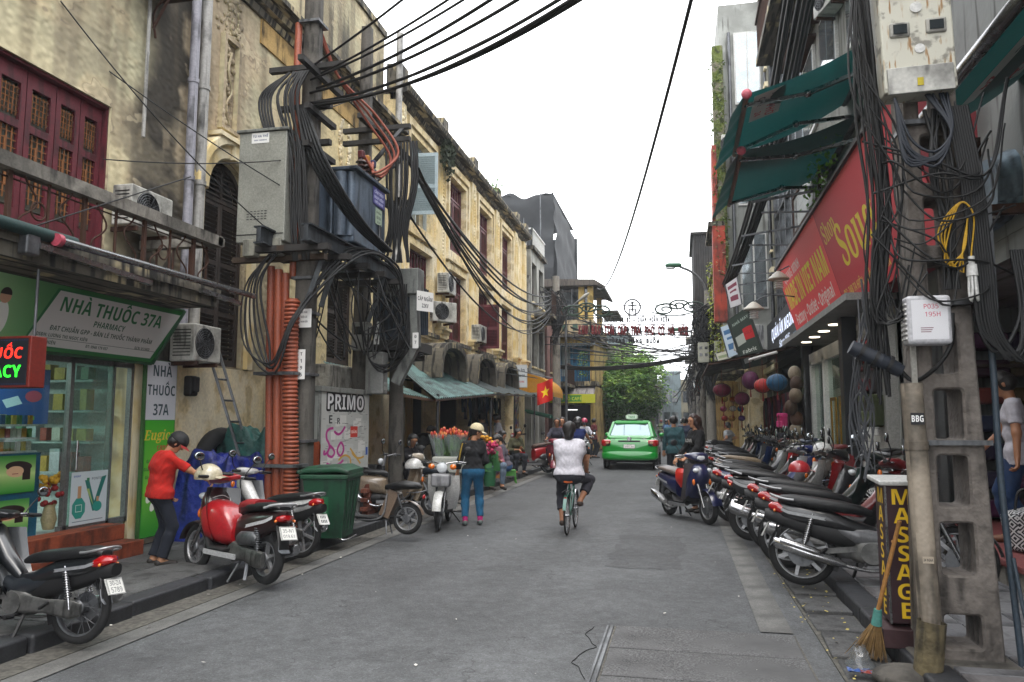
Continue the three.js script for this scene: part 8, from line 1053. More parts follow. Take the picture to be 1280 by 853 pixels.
{// green wheeled bin
const t=thing('wheeled_bin','large green plastic wheeled rubbish bin at the kerb','rubbish bin',[-4.2,.06,-8.9],.12);t.scale.set(.82,.9,.85);const gm=S('#144a30',.55,0,{map:T.dirt2 });
const b=new B();const fr=(y,w,d) => [[-w,y,d],[w,y,d],[w,y,-d],[-w,y,-d]],lo=fr(.12,.24,.26),hi=fr(.92,.33,.36);for (let i=0;i < 4;i++) {const j=(i+ 1) % 4;b.add(quadGeo(lo[i],lo[j],hi[j],hi[i]));} b.box(.48,.02,.52,[0,.12,0]).rbox(.72,.06,.78,.015,[0,.92,0]);for (const s of [-1,0,1]) b.bar([.245,.2,s*.15],[.325,.86,s*.2],.02,.03);pm('tub',b.geo(),gm,t);
pm('lid',new B().hull([[-.38,.96,.38,.03,5],[-.3,1.0,.39,.05,5],[.2,1.02,.39,.05,5],[.36,.98,.38,.03,5]],28).geo(),gm,t);pm('handle',new B().tube([[-.37,.95,-.3],[-.44,.97,-.28],[-.44,.97,.28],[-.37,.95,.3]],.016,20,8).geo(),gm,t);for (const s of [-1,1]) pm('wheel',new B().cyl([-.26,.1,s*.28],[-.26,.1,s*.34],.1,.1,18).geo(),M.rubber,t);pm('foot_bar',new B().tube([[.2,.12,.3],[.3,.1,.34],[.32,.1,-.2]],.013,12,6).geo(),M.chrome,t);printed('logo',print(128,128,(x) => {x.fillStyle='#17603a';x.fillRect(0,0,128,128);x.fillStyle='#7fae98';x.beginPath();x.arc(60,45,22,0,7);x.fill();txt(x,'URENCO',64,96,24,'#8fb8a3');}),[[-.2,.4,.318],[.06,.4,.318],[.06,.66,.347],[-.2,.66,.347]],t);
}
{// bricks under the cabinet and stools, flowers
const t=thing('brick_stack','low stack of bricks in front of the graffiti cabinet','bricks',[-4.72,.12,-11.5]);const bg=new B().rbox(.1,.062,.21,.006).geo();seed(55);for (let r=0;r < 7;r++) for (let k=0;k < 3;k++) {const o=pm('brick',bg,[mat('#7a4434',.9,T.dirt2),mat('#86503f',.9,T.dirt2),mat('#6b3d30',.9,T.dirt2)][(r+ k) % 3],t);o.position.set(rr(-.01,.01),.035+ r*.068,-.22+ k*.22+ (r % 2)*.1);o.rotation.y=rr(-.05,.05);}
const stool=(l,p,c) => {const s=thing('stool',l,'stool',p,.3);pm('seat',new B().rbox(.3,.03,.3,.012,[0,.29,0]).geo(),c,s);for (const [a,b] of [[-1,-1],[1,-1],[1,1],[-1,1]]) pm('leg',new B().bar([a*.15,0,b*.15],[a*.125,.28,b*.125],.045,.03).geo(),c,s);for (let i=0;i < 4;i++) pm('side',new B().box(.26,.1,.012,[0,.22,.13]).geo(),c,s).rotation.y=i*Math.PI / 2;return s;};
stool('low orange plastic stool at the pavement edge',[-4.13,.11,-17.1],mat('#b27a3a',.6));stool('low green plastic stool under the woman in the striped jacket',[-3.95,.11,-17.85],mat('#3f8a2b',.6));
const fl=thing('flower_bunch','bunches of red orange tulips wrapped in clear film on the old motorbike','flowers',[-3.62,.78,-11.95]);seed(66);pm('foam_box',new B().rbox(.5,.26,.36,.03,[0,.08,0]).geo(),mat('#b7b9b0',.8),fl);const st=new B(),lf=new B();const hc=['#c9412a','#d9682f','#b8322c','#e08a4a'],hg=hc.map(() => new B());
for (let i=0;i < 70;i++) {const a=rr(0,6.28),r=Math.sqrt(rnd())*.34,x=r*Math.cos(a),z=r*Math.sin(a)*.6,y=.62 - r*.35+ rr(-.05,.04);st.cyl([x*.35,.2,z*.35],[x,y,z],.005,.004,5);hg[i % 4].sph(.026,[x,y+ .03,z],[.85,1.5,.85],7,6);if (i % 2) lf.add(new THREE.PlaneGeometry(.035,.26),[x*.75,y - .16,z*.75],[rr(-.4,.4),rr(0,3),rr(-.3,.3)]);} pm('stem',st.geo(),mat('#4b6b33',.8),fl).userData.kind='stuff';pm('leaf',lf.geo(),mat('#54783a',.8),fl).userData.kind='stuff';hg.forEach((g,i) => pm('tulip_heads',g.geo(),mat(hc[i],.6),fl).userData.kind='stuff');for (const [x,z] of [[-.16,0],[.12,.05]]) pm('film_wrap',new B().lathe([[.06,.15],[.14,.35],[.2,.56]],18,[x,0,z]).geo(),P('#dfe8ea',.15,{transmission:.85,thickness:0 }),fl);
const f2=thing('flower_bunch','pink and yellow flowers behind the flower seller','flowers',[-3.05,.8,-12.3]);const g1=new B(),g2=new B(),g4=new B();for (let i=0;i < 26;i++) {g1.sph(.03,[rr(-.05,.12),rr(.2,.42),rr(-.12,.12)],[1,1,1],6,5);if (i < 12) g2.sph(.035,[rr(-.12,.05),rr(.38,.5),rr(-.1,.1)],[1,.8,1],6,5);g4.add(new THREE.PlaneGeometry(.1,.16),[rr(-.15,.15),rr(0,.25),rr(-.12,.12)],[rr(-1,1),rr(0,3),0]);} pm('pink_blooms',g1.geo(),mat('#c2305f',.7),f2).userData.kind='stuff';pm('yellow_blooms',g2.geo(),mat('#d99a1c',.7),f2).userData.kind='stuff';pm('foliage',g4.geo(),mat('#2f6b35',.8),f2).userData.kind='stuff';pm('bucket',new B().lathe([[.09,-.3],[.11,0],[.1,0],[.08,-.3]],16).geo(),mat('#2a6a44',.6),f2);
const vs=thing('vase_flowers','vase of yellow and red flowers inside the pharmacy window','flowers',[-6.28,.46,-6.75]);pm('vase',new B().lathe([[.05,0],[.075,.1],[.05,.22],[.06,.25]],16).geo(),mat('#a39a72',.4),vs);const fy=new B(),fr=new B();for (let i=0;i < 40;i++) (i % 2?fy :fr).sph(.03,[rr(-.08,.08),i % 2?rr(.42,.55) :rr(.24,.45),rr(-.14,.14)],[1,1,1],6,5);pm('yellow_blooms',fy.geo(),mat('#c79a1c',.7),vs).userData.kind='stuff';pm('red_blooms',fr.geo(),mat('#8f1d1f',.7),vs).userData.kind='stuff';
}
{// corrugated awnings on the left
const corr=(b,w0,w1,f0,f1,n) => b.grid((u,v) => {const p=[0,1,2].map(i => (w0[i]+ (w1[i] - w0[i])*u)*(1 - v)+ (f0[i]+ (f1[i] - f0[i])*u)*v);p[1]+=.018*Math.sin(u*n*6.28) - .04*Math.sin(v*3.1);return p;},n*6,6);
const am=S('#5d7f7b',.55,.2,{map:T.dirt2 }),t=thing('corrugated_awning','long grey green corrugated metal awning over the left shops','awning',[0,0,0]);pm('sheet',corr(new B(),[-6.18,3.0,-15.6],[-6.18,2.98,-19.8],[-4.72,2.0,-14.6],[-4.7,2.28,-19.6],34).geo(),am,t);pm('frame',new B().bar([-4.74,1.96,-14.6],[-4.72,2.24,-19.6],.04).bar([-6.15,2.9,-15.7],[-4.74,1.97,-14.7],.04).bar([-6.15,2.9,-19.6],[-4.72,2.24,-19.5],.04).geo(),M.rust,t);for (const z of [-14.9,-19.4]) pm('post',new B().cyl([-4.8,.1,z],[-4.78,2.1,z],.03).geo(),M.steel,t);
const t2=thing('corrugated_awning','smaller lower corrugated awning with rusty edge left of the long one','awning',[0,0,0]);pm('sheet',corr(new B(),[-6.18,2.6,-12.6],[-6.18,2.55,-15.4],[-4.95,2.08,-12.3],[-4.9,2.0,-15.0],22).geo(),am,t2);pm('frame',new B().bar([-4.97,2.05,-12.3],[-4.92,1.97,-15.0],.05).bar([-5.5,2.25,-12.4],[-5.5,2.22,-15.2],.04).geo(),mat('#6b4a30',.8),t2);pm('post',new B().box(.16,1.95,.12,[-5.25,1.05,-14.0]).geo(),mat('#6d6a5c',.8,T.dirt2),t2);
const t3=thing('tarp_awning','dark tarpaulin awning on thin poles farther along the left shops','awning',[0,0,0]);pm('fabric',corr(new B(),[-6.18,3.0,-19.9],[-6.18,3.0,-25.8],[-4.72,2.3,-19.7],[-4.65,2.42,-25.6],5).geo(),mat('#3c4645',.85,T.fab),t3);pm('frame',new B().bar([-4.74,2.26,-19.7],[-4.67,2.38,-25.6],.035).cyl([-4.85,.1,-22.5],[-4.82,2.44,-22.5],.025).cyl([-4.8,.1,-25.5],[-4.77,2.46,-25.5],.025).bar([-6.1,3.1,-20],[-4.7,3.0,-25.6],.025).geo(),M.steel,t3);
const s=thing('shop_sign','white hanging shop sign reading Made in Vietnam','sign',[0,0,0]);pm('panel',new B().rbox(.74,.8,.06,.01,[-5.5,3.1,-26.04]).geo(),M.white,s);printed('printed_face',print(256,280,(x,w,h) => {x.fillStyle='#cfd3d6';x.fillRect(0,0,w,h);txt(x,'Made in',128,60,58,'#22303c',{f:'serif',sx:.9 });txt(x,'Vietnam',128,130,58,'#22303c',{f:'serif',sx:.9 });txt(x,'OUTLET STORE',128,210,32,'#b3282c',{sx:.9 });}),zq(-5.86,-5.14,2.72,3.48,-26.0),s);
const y=thing('barrel_awning','yellow fabric barrel awning behind the hanging flag','awning',[0,0,0]);const ym=mat('#c78a12',.8,T.fab);pm('fabric',new B().grid((u,v) => {const a=v*1.57;return [-5.95+ 1.35*Math.sin(a),2.62+ .75*Math.cos(a),-28.4 - 2.4*u];},12,10).add(new THREE.CircleGeometry(1,16,0,1.57),[-5.95,2.62,-28.4],[0,0,0],[1.35,.75,1]).geo(),ym,y);pm('valance',new B().grid((u,v) => [-4.6,2.62 - .16*v,-28.4 - 2.4*u],8,1).geo(),ym,y);
const f=thing('flag','red flag with yellow star hanging over the left pavement','flag',[0,0,0]);const ft=print(256,256,(x,w,h) => {x.fillStyle='#c4190f';x.fillRect(0,0,w,h);x.fillStyle='#e8c91b';x.beginPath();for (let i=0;i < 10;i++) {const r=i % 2?30 :76,a=i*.6283 - 1.57;x.lineTo(128+ r*Math.cos(a),128+ r*Math.sin(a));} x.fill();});const fg=new THREE.PlaneGeometry(1,1,14,10),fp=fg.attributes.position;for (let i=0;i < fp.count;i++) {const u=fp.getX(i)+ .5,v=fp.getY(i)+ .5;fp.setXYZ(i,-4.4+ .5*u,2.04+ .68*v+ .18*u,-24+ .06*Math.sin(u*7+ v*2));} fg.computeVertexNormals();pm('cloth',fg,S('#ffffff',.8,0,{map:ft }),f);pm('pole',new B().cyl([-5.6,3.3,-24.2],[-3.88,2.9,-24],.014).geo(),M.steel,f);
tag(new B().grid((u,v) => [-5.95+ .95*u,1.95 - .22*u+ .08*Math.sin(v*12),-29.6 - 1.4*v],8,16).mesh('small_canopy',mat('#2f7a5f',.8,T.fab)),'small green canopy low beside the far left pole','canopy');
const cl=thing('hanging_clothes','dark clothes hanging at the shop front under the tarpaulin awning','clothes',[0,0,0]);seed(58);for (let i=0;i < 14;i++) pm('garment',new B().grid((u,v) => [-5.9+ .1*rnd(),2.3 - (.5+ .4*(i % 3) / 2)*v,-20.4 - i*.34 - .26*u+ .02*Math.sin(u*20)],6,3).geo(),mat(['#20303f','#33293b','#1d3a5a','#2a2f2b','#44383a','#284a5a'][i % 6],.9,T.fab),cl);
}
{// street tree
const t=thing('street_tree','bright green leafy street tree spreading over the road behind the taxi','tree',[-3.75,0,-44]);t.scale.set(1.24,1.1,1.1);pm('trunk',new B().cyl([0,0,0],[.1,2.4,0],.19,.14,12).tube([[.1,2.3,0],[-.6,3.4,.3],[-1.0,4.4,.4]],.07,10,6).tube([[.1,2.3,0],[.8,3.4,.2],[1.9,4.1,.3]],.08,10,6).tube([[.1,2.3,0],[.4,3.8,-.4],[.5,5.2,-.3]],.07,10,6).tube([[.6,3.1,.2],[1.5,3.3,1.0],[2.3,3.0,1.2]],.04,8,5).geo(),mat('#4b4238',.95,T.dirt2),t);
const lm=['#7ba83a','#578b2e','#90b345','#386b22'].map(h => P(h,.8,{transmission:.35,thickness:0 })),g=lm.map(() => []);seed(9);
const push=(a,p,d,s) => {const up=V(rr(-.6,.6),1,rr(-.6,.6)),r=V().crossVectors(d,up).normalize().multiplyScalar(s*.3);const e=p.clone().addScaledVector(d,s),m=p.clone().addScaledVector(d,s*.5);a.push(p.x,p.y,p.z,m.x+ r.x,m.y+ r.y,m.z+ r.z,e.x,e.y,e.z,p.x,p.y,p.z,e.x,e.y,e.z,m.x - r.x,m.y - r.y,m.z - r.z);};
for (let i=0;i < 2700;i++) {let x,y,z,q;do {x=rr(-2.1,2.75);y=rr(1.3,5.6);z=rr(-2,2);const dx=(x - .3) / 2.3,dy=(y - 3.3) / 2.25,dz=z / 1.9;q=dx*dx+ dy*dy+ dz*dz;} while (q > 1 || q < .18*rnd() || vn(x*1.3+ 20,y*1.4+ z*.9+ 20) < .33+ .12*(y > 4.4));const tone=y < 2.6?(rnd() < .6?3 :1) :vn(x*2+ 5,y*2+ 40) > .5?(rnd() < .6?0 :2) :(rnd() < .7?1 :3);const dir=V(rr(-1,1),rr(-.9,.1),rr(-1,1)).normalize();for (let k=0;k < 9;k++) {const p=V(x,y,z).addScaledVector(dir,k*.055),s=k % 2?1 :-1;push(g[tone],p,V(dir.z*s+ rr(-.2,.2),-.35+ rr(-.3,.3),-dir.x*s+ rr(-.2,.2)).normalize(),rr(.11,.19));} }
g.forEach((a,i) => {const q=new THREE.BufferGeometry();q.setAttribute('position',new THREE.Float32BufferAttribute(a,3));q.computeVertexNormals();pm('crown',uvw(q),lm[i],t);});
const creeper=(n,l,fn,c,N) => {const a=[];for (let i=0;i < N;i++) push(a,fn(),V(rr(-1,1),rr(-1.2,.2),rr(-1,1)).normalize(),rr(.06,.14));const q=new THREE.BufferGeometry();q.setAttribute('position',new THREE.Float32BufferAttribute(a,3));q.computeVertexNormals();const o=tag(pm(n,uvw(q),P(c,.8,{transmission:.3,thickness:0 })),l,'creeper');o.userData.kind='stuff';};
creeper('creeper','yellow green creeper hanging down the right house fronts',() => V(1.25+ rr(-.25,.5),3.2+ 3.6*rnd() **.8,-26+ rr(-1,1.2)),'#8f9a2e',900);creeper('creeper','green creeper along the mossy column',() => V(1.3+ rr(-.1,.3),rr(6,13),-24.3+ rr(-.2,.25)),'#566b24',900);creeper('creeper','green balcony plants behind the top edge of the red sign',() => V(2.5+ rr(-.15,.25),rr(4.95,6.2),-13.8+ rr(-1.4,1)),'#5f8f2c',380);creeper('creeper','weeds on the roof edge of the netted tower and colonial cornice',() => V(-6.2+ rr(-.3,.3),9.5+ rr(0,.5),-25.5+ rr(-.5,.5)),'#4d7a2a',120);creeper('creeper','potted greenery on the blue balcony of the corner house',() => V(-4.6+ rr(-.25,.25),3.7+ rr(0,1.3),-37.5+ rr(-.2,.2)),'#6a8f3a',260);
}
{// arch sign over the street
const t=thing('street_banner','overhead iron sign of red letters and green scrolls strung across the street','sign',[0,0,0]);const font=await new FontLoader().loadAsync('fonts/droid/droid_sans_bold.typeface.json');
const line=(s,x0,x1,y,h,z,m,n,tilt) => {const b=new B();let cx=0;const base={Ả:'A\'',Ồ:'O^',Ấ:'A^',À:'A`',Ố:'O^',Ổ:'O^',Ộ:'O^.',Ế:'E^',Ậ:'A^.',Ế_:'' },w=(x1 - x0) / [...s].length;[...s].forEach((ch) => {if (ch !==' ') {const c=base[ch] || ch;const g=new TextGeometry(c[0],{font,size:h,depth:.06,curveSegments:3,bevelEnabled:true,bevelSize:h*.07,bevelThickness:.01,bevelSegments:1 });g.computeBoundingBox();const bw=g.boundingBox.max.x || .1;b.add(g,[x0+ cx+ w*.08,y+ tilt*cx,z],[0,0,0],[w*.86 / bw,1,1]);const mx=x0+ cx+ w*.5;if (c.length > 1) {if (c[1]==='^') b.bar([mx - .05,y+ tilt*cx+ h*1.1,z],[mx,y+ tilt*cx+ h*1.3,z],.03).bar([mx,y+ tilt*cx+ h*1.3,z],[mx+ .05,y+ tilt*cx+ h*1.1,z],.03);else b.bar([mx - .04,y+ tilt*cx+ h*1.25,z],[mx+ .04,y+ tilt*cx+ h*1.1,z],.03);if (c[2]) b.box(.03,.03,.03,[mx,y - .06+ tilt*cx,z]);} } cx+=w;});const o=pm(n,b.geo(),m,t);o.userData.kind='stuff';};
const rm=mat('#7a1a20',.6),km=mat('#1a1c1e',.6);line('KHU BẢO TỒN CẤP TRÀ PHỐ CỔ HÀ NỘI',-3.85,.38,4.98,.32,-30,rm,'lettering',-.035);line('KHU BẢO TỒN CẤP TRÀ PHỐ CỔ HÀ NỘI',-3.75,.42,4.96,.32,-30.12,km,'lettering',-.035);line('TUYẾN PHỐ ĐI BỘ - QUẬN HOÀN KIẾM',-3.1,-.3,5.43,.17,-30,km,'lettering',-.02);line('PHƯỜNG HÀNG BUỒM',-2.8,-.7,4.62,.16,-30,km,'lettering',-.04);
const b=new B(),sp=(x,y,r,s) => b.tube(Array.from({length:26 },(_,i) => {const a=i*.42,q=r*(1 - i / 30);return [x+ s*q*1.5*Math.cos(a),y+ q*.8*Math.sin(a),-30];}),.034,60,5);for (const s of [-1,1]) {sp(-1.72+ s*1.25,5.85,.32,s);sp(-1.72+ s*1.75,6.0,.28,s);sp(-1.72+ s*2.3,5.9,.3,s);b.tube([[-1.72+ s*.75,5.75,-30],[-1.72+ s*1.5,5.6,-30],[-1.72+ s*2.6,5.75,-30]],.025,20,5);} pm('scroll',b.geo(),mat('#1d3a2a',.6),t);pm('emblem',new B().tor(.31,.03,[-1.72,5.98,-30],[0,0,0],28,6).box(.3,.05,.03,[-1.72,6.05,-30]).box(.2,.05,.03,[-1.72,6.15,-30]).box(.06,.4,.03,[-1.72,6.0,-30]).box(.05,.2,.03,[-1.84,5.8,-30]).box(.05,.2,.03,[-1.6,5.8,-30]).box(.28,.04,.03,[-1.72,5.9,-30]).geo(),km,t);const wr=new B();for (const y of [6.1,5.7,5.35,4.85,4.55]) wr.cyl([-5.2,y+ .05,-30.03],[1.1,y - .12,-30.03],.017,.017,5);pm('wire',wr.geo(),km,t);
}
{// lanterns, bags, awning and signs on the right
const lan=(l,p,r,c,sy=.85) => {r*=.88;const t=thing('lantern',l,'lantern',p,0);const pts=[];for (let i=0;i <=14;i++) {const a=i / 14*3.1416;pts.push([Math.max(.02,r*Math.sin(a)),r*sy*Math.cos(a)]);} pm('shade',new B().lathe(pts,26).geo(),P(c,.7,{transmission:.25,thickness:0,map:T.fab }),t);const rb=new B();for (let i=0;i < 12;i++) {const a=i / 12*6.283;rb.tube(pts.map(q => [q[0]*1.01*Math.cos(a),q[1]*1.01,q[0]*1.01*Math.sin(a)]),.005,12,4);} pm('rib',rb.geo(),mat('#3a2a1c',.8),t);pm('tassel',new B().cyl([0,-r*sy - .18,0],[0,-r*sy,0],.02,.012,6).geo(),mat('#8c1c1c',.8),t);pm('cord',new B().cyl([0,r*sy,0],[0,r*sy+ .4,0],.004,.004,4).geo(),mat('#8c1c1c',.8),t);};
lan('large teal blue ribbed lantern hanging at the lantern shop',[2.02,2.36,-17],.25,'#1b5f8a');lan('red lantern just left of the large blue one',[1.78,2.32,-17.5],.21,'#c8231d');lan('purple lantern behind the red one',[1.62,2.5,-18.6],.22,'#6b1f55',1.1);lan('wide magenta lantern under the grey awning',[1.05,2.33,-20],.25,'#8c1440',.75);lan('dark magenta lantern between the wide magenta and purple ones',[1.5,2.1,-19.6],.2,'#7a1246',.9);
seed(33);const lc=['yellow','orange','green','pink','white','blue','red','gold','violet'];['#d9b21f','#d96a1f','#3f9a55','#c23a72','#d9d2c4','#2a7fb0','#c22a1f','#c98f2a','#6a3a9a'].forEach((c,i) => lan(`small ${lc[i]} lantern in the cluster at the far lantern stall`,[1.2+ (i % 3)*.2+ rr(-.05,.05),2.15 - Math.floor(i / 3)*.26,-21.6 - (i % 2)*.4],.1,c));
const bag=(l,p,c,c2,s=1) => {const t=thing('backpack',l,'backpack',p,-Math.PI / 2+ .35);t.scale.setScalar(s);pm('body',new B().rbox(.32,.4,.18,.05,[0,0,0]).geo(),mat(c,.85,T.fab),t);pm('pocket',new B().rbox(.26,.18,.08,.03,[0,-.08,.11]).geo(),mat(c2,.85,T.fab),t);pm('flap',new B().rbox(.33,.12,.2,.04,[0,.17,.01]).geo(),mat(c2,.85,T.fab),t);pm('strap',new B().box(.025,.42,.01,[-.09,-.02,.155]).box(.025,.42,.01,[.09,-.02,.155]).tube([[-.05,.2,0],[0,.28,0],[.05,.2,0]],.012,8,5).geo(),mat('#2a241e',.8),t);};
bag('red backpack hanging topmost beside the shop door',[2.6,2.5,-11.6],'#8f1a1c','#a32222',.85);bag('dark grey and red backpack hanging in the middle of the three',[2.62,2.13,-11.55],'#33302f','#5a1f22');bag('olive green backpack hanging lowest of the three',[2.62,1.68,-11.55],'#3b4426','#454e2c',1.05);bag('bright pink small backpack at the lantern shop',[2.15,1.55,-17.4],'#c9256f','#d83a80',.75);bag('black backpack hanging under the pink one',[2.15,1.1,-17.4],'#1d1f26','#2a2d35',.9);
const gd=thing('bag_display','column of woven bags and hats at the lantern shop pillar','bags',[2.45,0,-17.7]);for (let i=0;i < 9;i++) pm('bag',new B().sph(.2,[rr(-.1,.05),.6+ i*.25,rr(-.2,.3)],[.7,.85,1],12,8).geo(),mat(['#5a4638','#8b7a66','#4a372c','#a89a86','#6b4a3a'][i % 5],.9,T.fab),gd);const gs=thing('garment_rail','dark clothes and scarves hung along the lantern shop front','clothes',[0,0,0]);for (let i=0;i < 16;i++) pm('garment',new B().grid((u,v) => [2.35+ .15*rnd(),2.2 - (.6+ .5*rnd())*v,-18.2 - i*.35 - .26*u],5,2).geo(),mat(['#4a1626','#2a2730','#6b1f22','#1f2d3f','#5b3a1f','#7a2a4a'][i % 6],.9,T.fab),gs);
const aw=thing('shop_awning','flat grey brown awning projecting under the leaning signs on the right','awning',[0,0,0]);pm('sheet',new B().grid((u,v) => [2.65 - 1.95*v,3.3 - .38*v,-18.4 - 6.5*u+ .6*v*(u - .3)],10,6).geo(),mat('#5d5650',.8,T.dirt2),aw);pm('frame',new B().bar([.7,2.9,-18.6],[.7,2.9,-25],.04).bar([2.65,3.25,-18.5],[.7,2.88,-18.6],.04).geo(),M.rust,aw);pm('tube_lamp',new B().cyl([1.55,2.92,-17.9],[2.1,3.05,-17.5],.03).geo(),M.whitePlas,aw);
const gsn=thing('leaning_sign','dark green leaning shop sign with red and grey squares','sign',[0,0,0]);const gq=[[1.52,2.78,-19.0],[1.98,2.92,-18.6],[1.62,4.25,-18.75],[1.18,3.98,-19.1]];printed('printed_face',print(256,600,(x,w,h) => {x.fillStyle='#2f3b35';x.fillRect(0,0,w,h);x.fillStyle='#b5232b';x.fillRect(120,190,110,130);x.fillStyle='#aab0a8';x.fillRect(20,230,100,110);txt(x,'NHÀ MAY',128,90,44,'#9aa8a0');txt(x,'SILK',175,250,44,'#8e1a20');txt(x,'Fabric',128,430,56,'#c9cec8');x.fillStyle='#c9cec8';x.fillRect(30,500,80,50);x.fillRect(140,490,80,60);}),gq,gsn);pm('back',new B().add(quadGeo(...gq.map(p => [p[0]+ .03,p[1],p[2] - .1]))).bar(gq[0],gq[3],.05).bar(gq[1],gq[2],.05).geo(),mat('#27302b',.7),gsn);
const sg=(l,q,c,d) => {const t=thing('hanging_sign',l,'sign',[0,0,0]);printed('printed_face',print(128,160,(x,w,h) => {x.fillStyle=c;x.fillRect(0,0,w,h);x.fillStyle=d;x.fillRect(18,24,92,22);x.fillRect(30,62,68,12);x.fillRect(24,96,80,30);}),q,t);pm('back',new B().add(quadGeo(...q.map(p => [p[0]+ .02,p[1],p[2] - .06]))).bar(q[0],q[3],.03).bar(q[1],q[2],.03).geo(),M.steel,t);};
sg('pale blue leaning sign beyond the green one',[[1.35,3.3,-22],[1.75,3.45,-22],[1.55,4.3,-22],[1.15,4.15,-22]],'#b9c9d6','#3d6a96');sg('faded white sign low beyond the green one',[[1.2,2.95,-23],[1.6,3.05,-23],[1.45,3.6,-23],[1.05,3.5,-23]],'#c5c3b0','#8d9a74');sg('white and maroon sign above the green leaning sign',[[1.3,4.4,-20],[1.6,4.5,-20],[1.5,5.2,-20],[1.2,5.0,-20]],'#c9c6c9','#7d2f45');
const cs=[['#6fa3c4','#fff'],['#c9c9c2','#b33'],['#3d8a5a','#ddd'],['#b5452f','#eee'],['#d6b94a','#833'],['#8fa9b5','#345'],['#e0e0da','#27a'],['#5a7f9f','#eee'],['#a33a4a','#fd9'],['#cfcfc0','#484']],od=['first','second','third','fourth','fifth','sixth','seventh','eighth','ninth','tenth'];cs.forEach(([c,d],i) => {const z=-31 - i*4.6,y=2.6+ 1.6*vn(i*3.7,4),x=1.0+ .35*(i % 3),h=.6+ .5*(i % 2);sg(`small projecting sign far down the right side, ${od[i]} past the grey awning`,zq(x,x+ .6,y,y+ h,z),c,d);});
for (const [x,y,z,l] of [[2.0,4.25,-16,'white shaded street bulb hanging before the MADE IN VIET NAM sign'],[1.55,3.72,-16.5,'white shaded street bulb hanging before the lit black fascia']]) {const t=thing('hanging_lamp',l,'lamp',[x,y,z]);pm('lamp_shade',new B().lathe([[.03,.3],[.08,.27],[.2,.16],[.21,.13],[.19,.14],[.05,.24]],22).geo(),S('#cfc9bb',.5,0,{map:T.dirt }),t);const b=new B();for (let i=0;i < 4;i++) b.tor(.075,.016,[0,.1 - i*.045,0],[Math.PI / 2,0,0],16,6);pm('bulb',b.geo(),M.whitePlas,t);pm('arm',new B().tube([[0,.3,0],[.3,.42,0],[2.9 - x,.3,0]],.014,12,6).geo(),M.steel,t);}
}
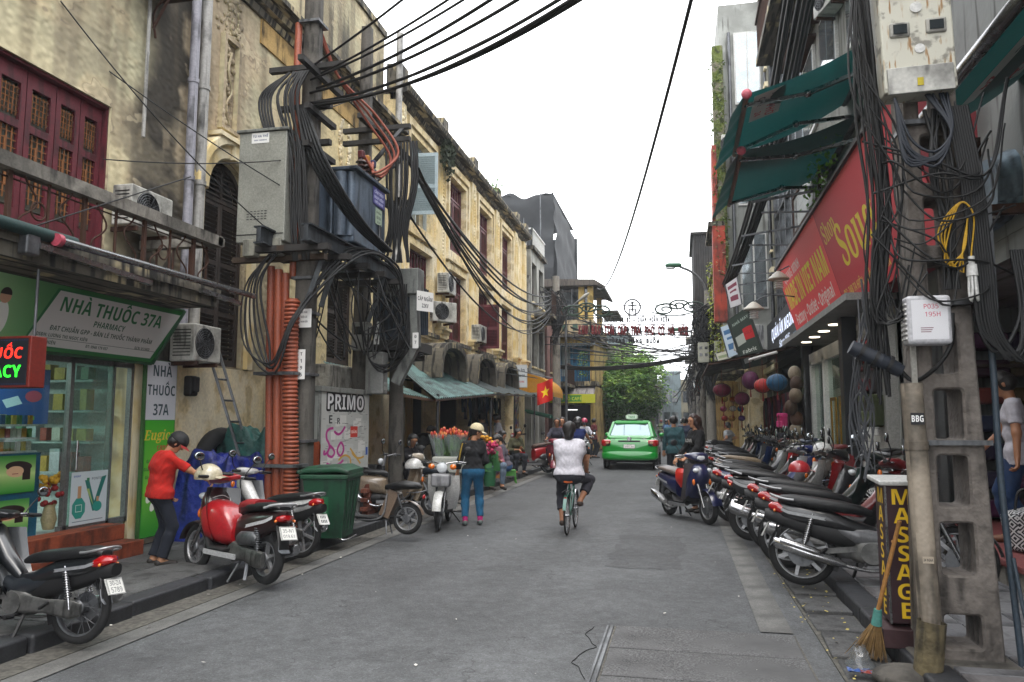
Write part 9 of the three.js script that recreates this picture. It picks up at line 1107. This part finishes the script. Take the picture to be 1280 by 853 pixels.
{// massage sign, broom, litter and bag by the near pole
const t=thing('massage_sign','maroon box sign reading MASSAGE in yellow with white top','sign',[1.39,.12,-5.6]);const mm=mat('#2f151b',.5);pm('box',new B().rbox(.19,.88,.25,.008,[0,.58,0]).geo(),mm,t);pm('plinth',new B().rbox(.32,.12,.36,.008,[0,.06,0]).geo(),mat('#3a1f22',.6,T.dirt2),t);pm('lid',new B().rbox(.28,.03,.34,.01,[0,1.04,.0],[.06,0,0]).geo(),M.white,t);
const T4=(w) => print(w,512,(x) => {x.fillStyle='#2f151b';x.fillRect(0,0,w,512);[...'MASSAGE'].forEach((c,i) => txt(x,c,w / 2,42+ i*71,82,'#e0b81a',{sx:w > 100?1.2 :.8 }));});printed('lettering',T4(110),zq(-.088,.088,.15,1.01,.128),t);printed('lettering',T4(90),[[-.098,.15,-.12],[-.098,.15,.12],[-.098,1.01,.12],[-.098,1.01,-.12]],t);pm('edge_trim',new B().box(.012,.88,.012,[-.095,.58,.125]).geo(),M.alu,t);
const b=thing('broom','straw broom with bamboo handle leaning on the massage sign','broom',[0,0,0]);const A=[1.33,.93,-5.3],C=[1.2,.33,-5.42];pm('handle',new B().cyl(A,C,.013,.014,10).cyl([1.3,.8,-5.33],[1.298,.79,-5.332],.017,.017,10).cyl([1.26,.6,-5.37],[1.258,.59,-5.372],.017,.017,10).geo(),mat('#a9783f',.6),b);pm('binding',new B().cyl([1.205,.36,-5.415],[1.195,.26,-5.43],.024,.034,12).geo(),mat('#4f8f86',.7),b);seed(71);const br=new B();for (let i=0;i < 220;i++) {const u=rr(-.03,.03),w2=rr(-.02,.02),e=1+ rr(.2,.9);br.cyl([1.195+ u*.6,.28,-5.43+ w2],[1.14+ u*2.2*e - .01,.03+ rr(0,.05),-5.47+ w2*2.2*e],.0028,.0015,3,true);} const bm=pm('bristles',br.geo(),mat('#9c7c4e',.9),b);bm.userData.kind='stuff';
tag(new B().grid((u,v) => {const a=u*6.283,q=.075*(1 - v*.65)*(1+ .35*vn(u*8,v*6));return [1.04+ q*Math.cos(a),.045+ .13*v+ .02*vn(u*11,v*9),-5.2+ q*Math.sin(a)];},40,16,undefined,undefined,.5).mesh('plastic_bag',P('#c9cdd0',.15,{transmission:.88,thickness:0 })),'crumpled clear plastic bag on the gutter by the broom','plastic bag');
const lt=(l,p,c) => tag(new B().grid((u,v) => [p[0]+ .13*u,.055+ .025*vn(u*5+ p[0]*9,v*5),p[1]+ .07*v],10,6,undefined,undefined,.4).mesh('food_wrapper',mat(c,.4)),l,'wrapper');lt('red brown food wrapper lying by the plastic bag',[1.02,-5.12],'#8c4038');lt('blue food wrapper lying left of the red one',[.95,-5.14],'#3a5a9a');lt('crumpled white wrapper right of the plastic bag',[1.12,-5.16],'#c9c6bb');
tag(new B().sph(.2,[1.27,.06,-5.05],[1,.35,.8],18,10).mesh('cement_lump',M.concDark),'low lump of cement at the foot of the broken pipe','cement');
const g=thing('carry_bag','black and white patterned bag hanging low in the shop doorway','bag',[3.12,.36,-8.1]);const pt=tex(128,128,(u,v) => {const a=Math.abs((u*4 % 1) - .5)+ Math.abs((v*4 % 1) - .5);return Math.floor(a*7) % 2?[.75,.75,.75] :[.06,.06,.08];},.5);pm('body',new B().rbox(.4,.36,.22,.05,[0,.2,0],[0,.5,.12]).geo(),S('#ffffff',.8,0,{map:pt }),g);pm('handle',new B().tube([[-.1,.36,.02],[-.05,.55,.03],[.08,.55,.03],[.1,.38,.02]],.012,14,6).geo(),M.black,g);
const rb=tag(new B().grid((u,v) => {const a=u*6.283,q=.13*(.5+ .5*Math.sin(v*2.6))*(1+ .3*vn(u*7,v*5));return [.06+ q*Math.cos(a),.5+ .3*v,-12.75+ q*Math.sin(a)];},24,10,undefined,undefined,.5).mesh('shopping_bag',P('#c22a1f',.4,{transmission:.15,thickness:0 })),'red shopping bag on the hook of the dark blue scooter','shopping bag');
}
renderer.render(scene,camera);
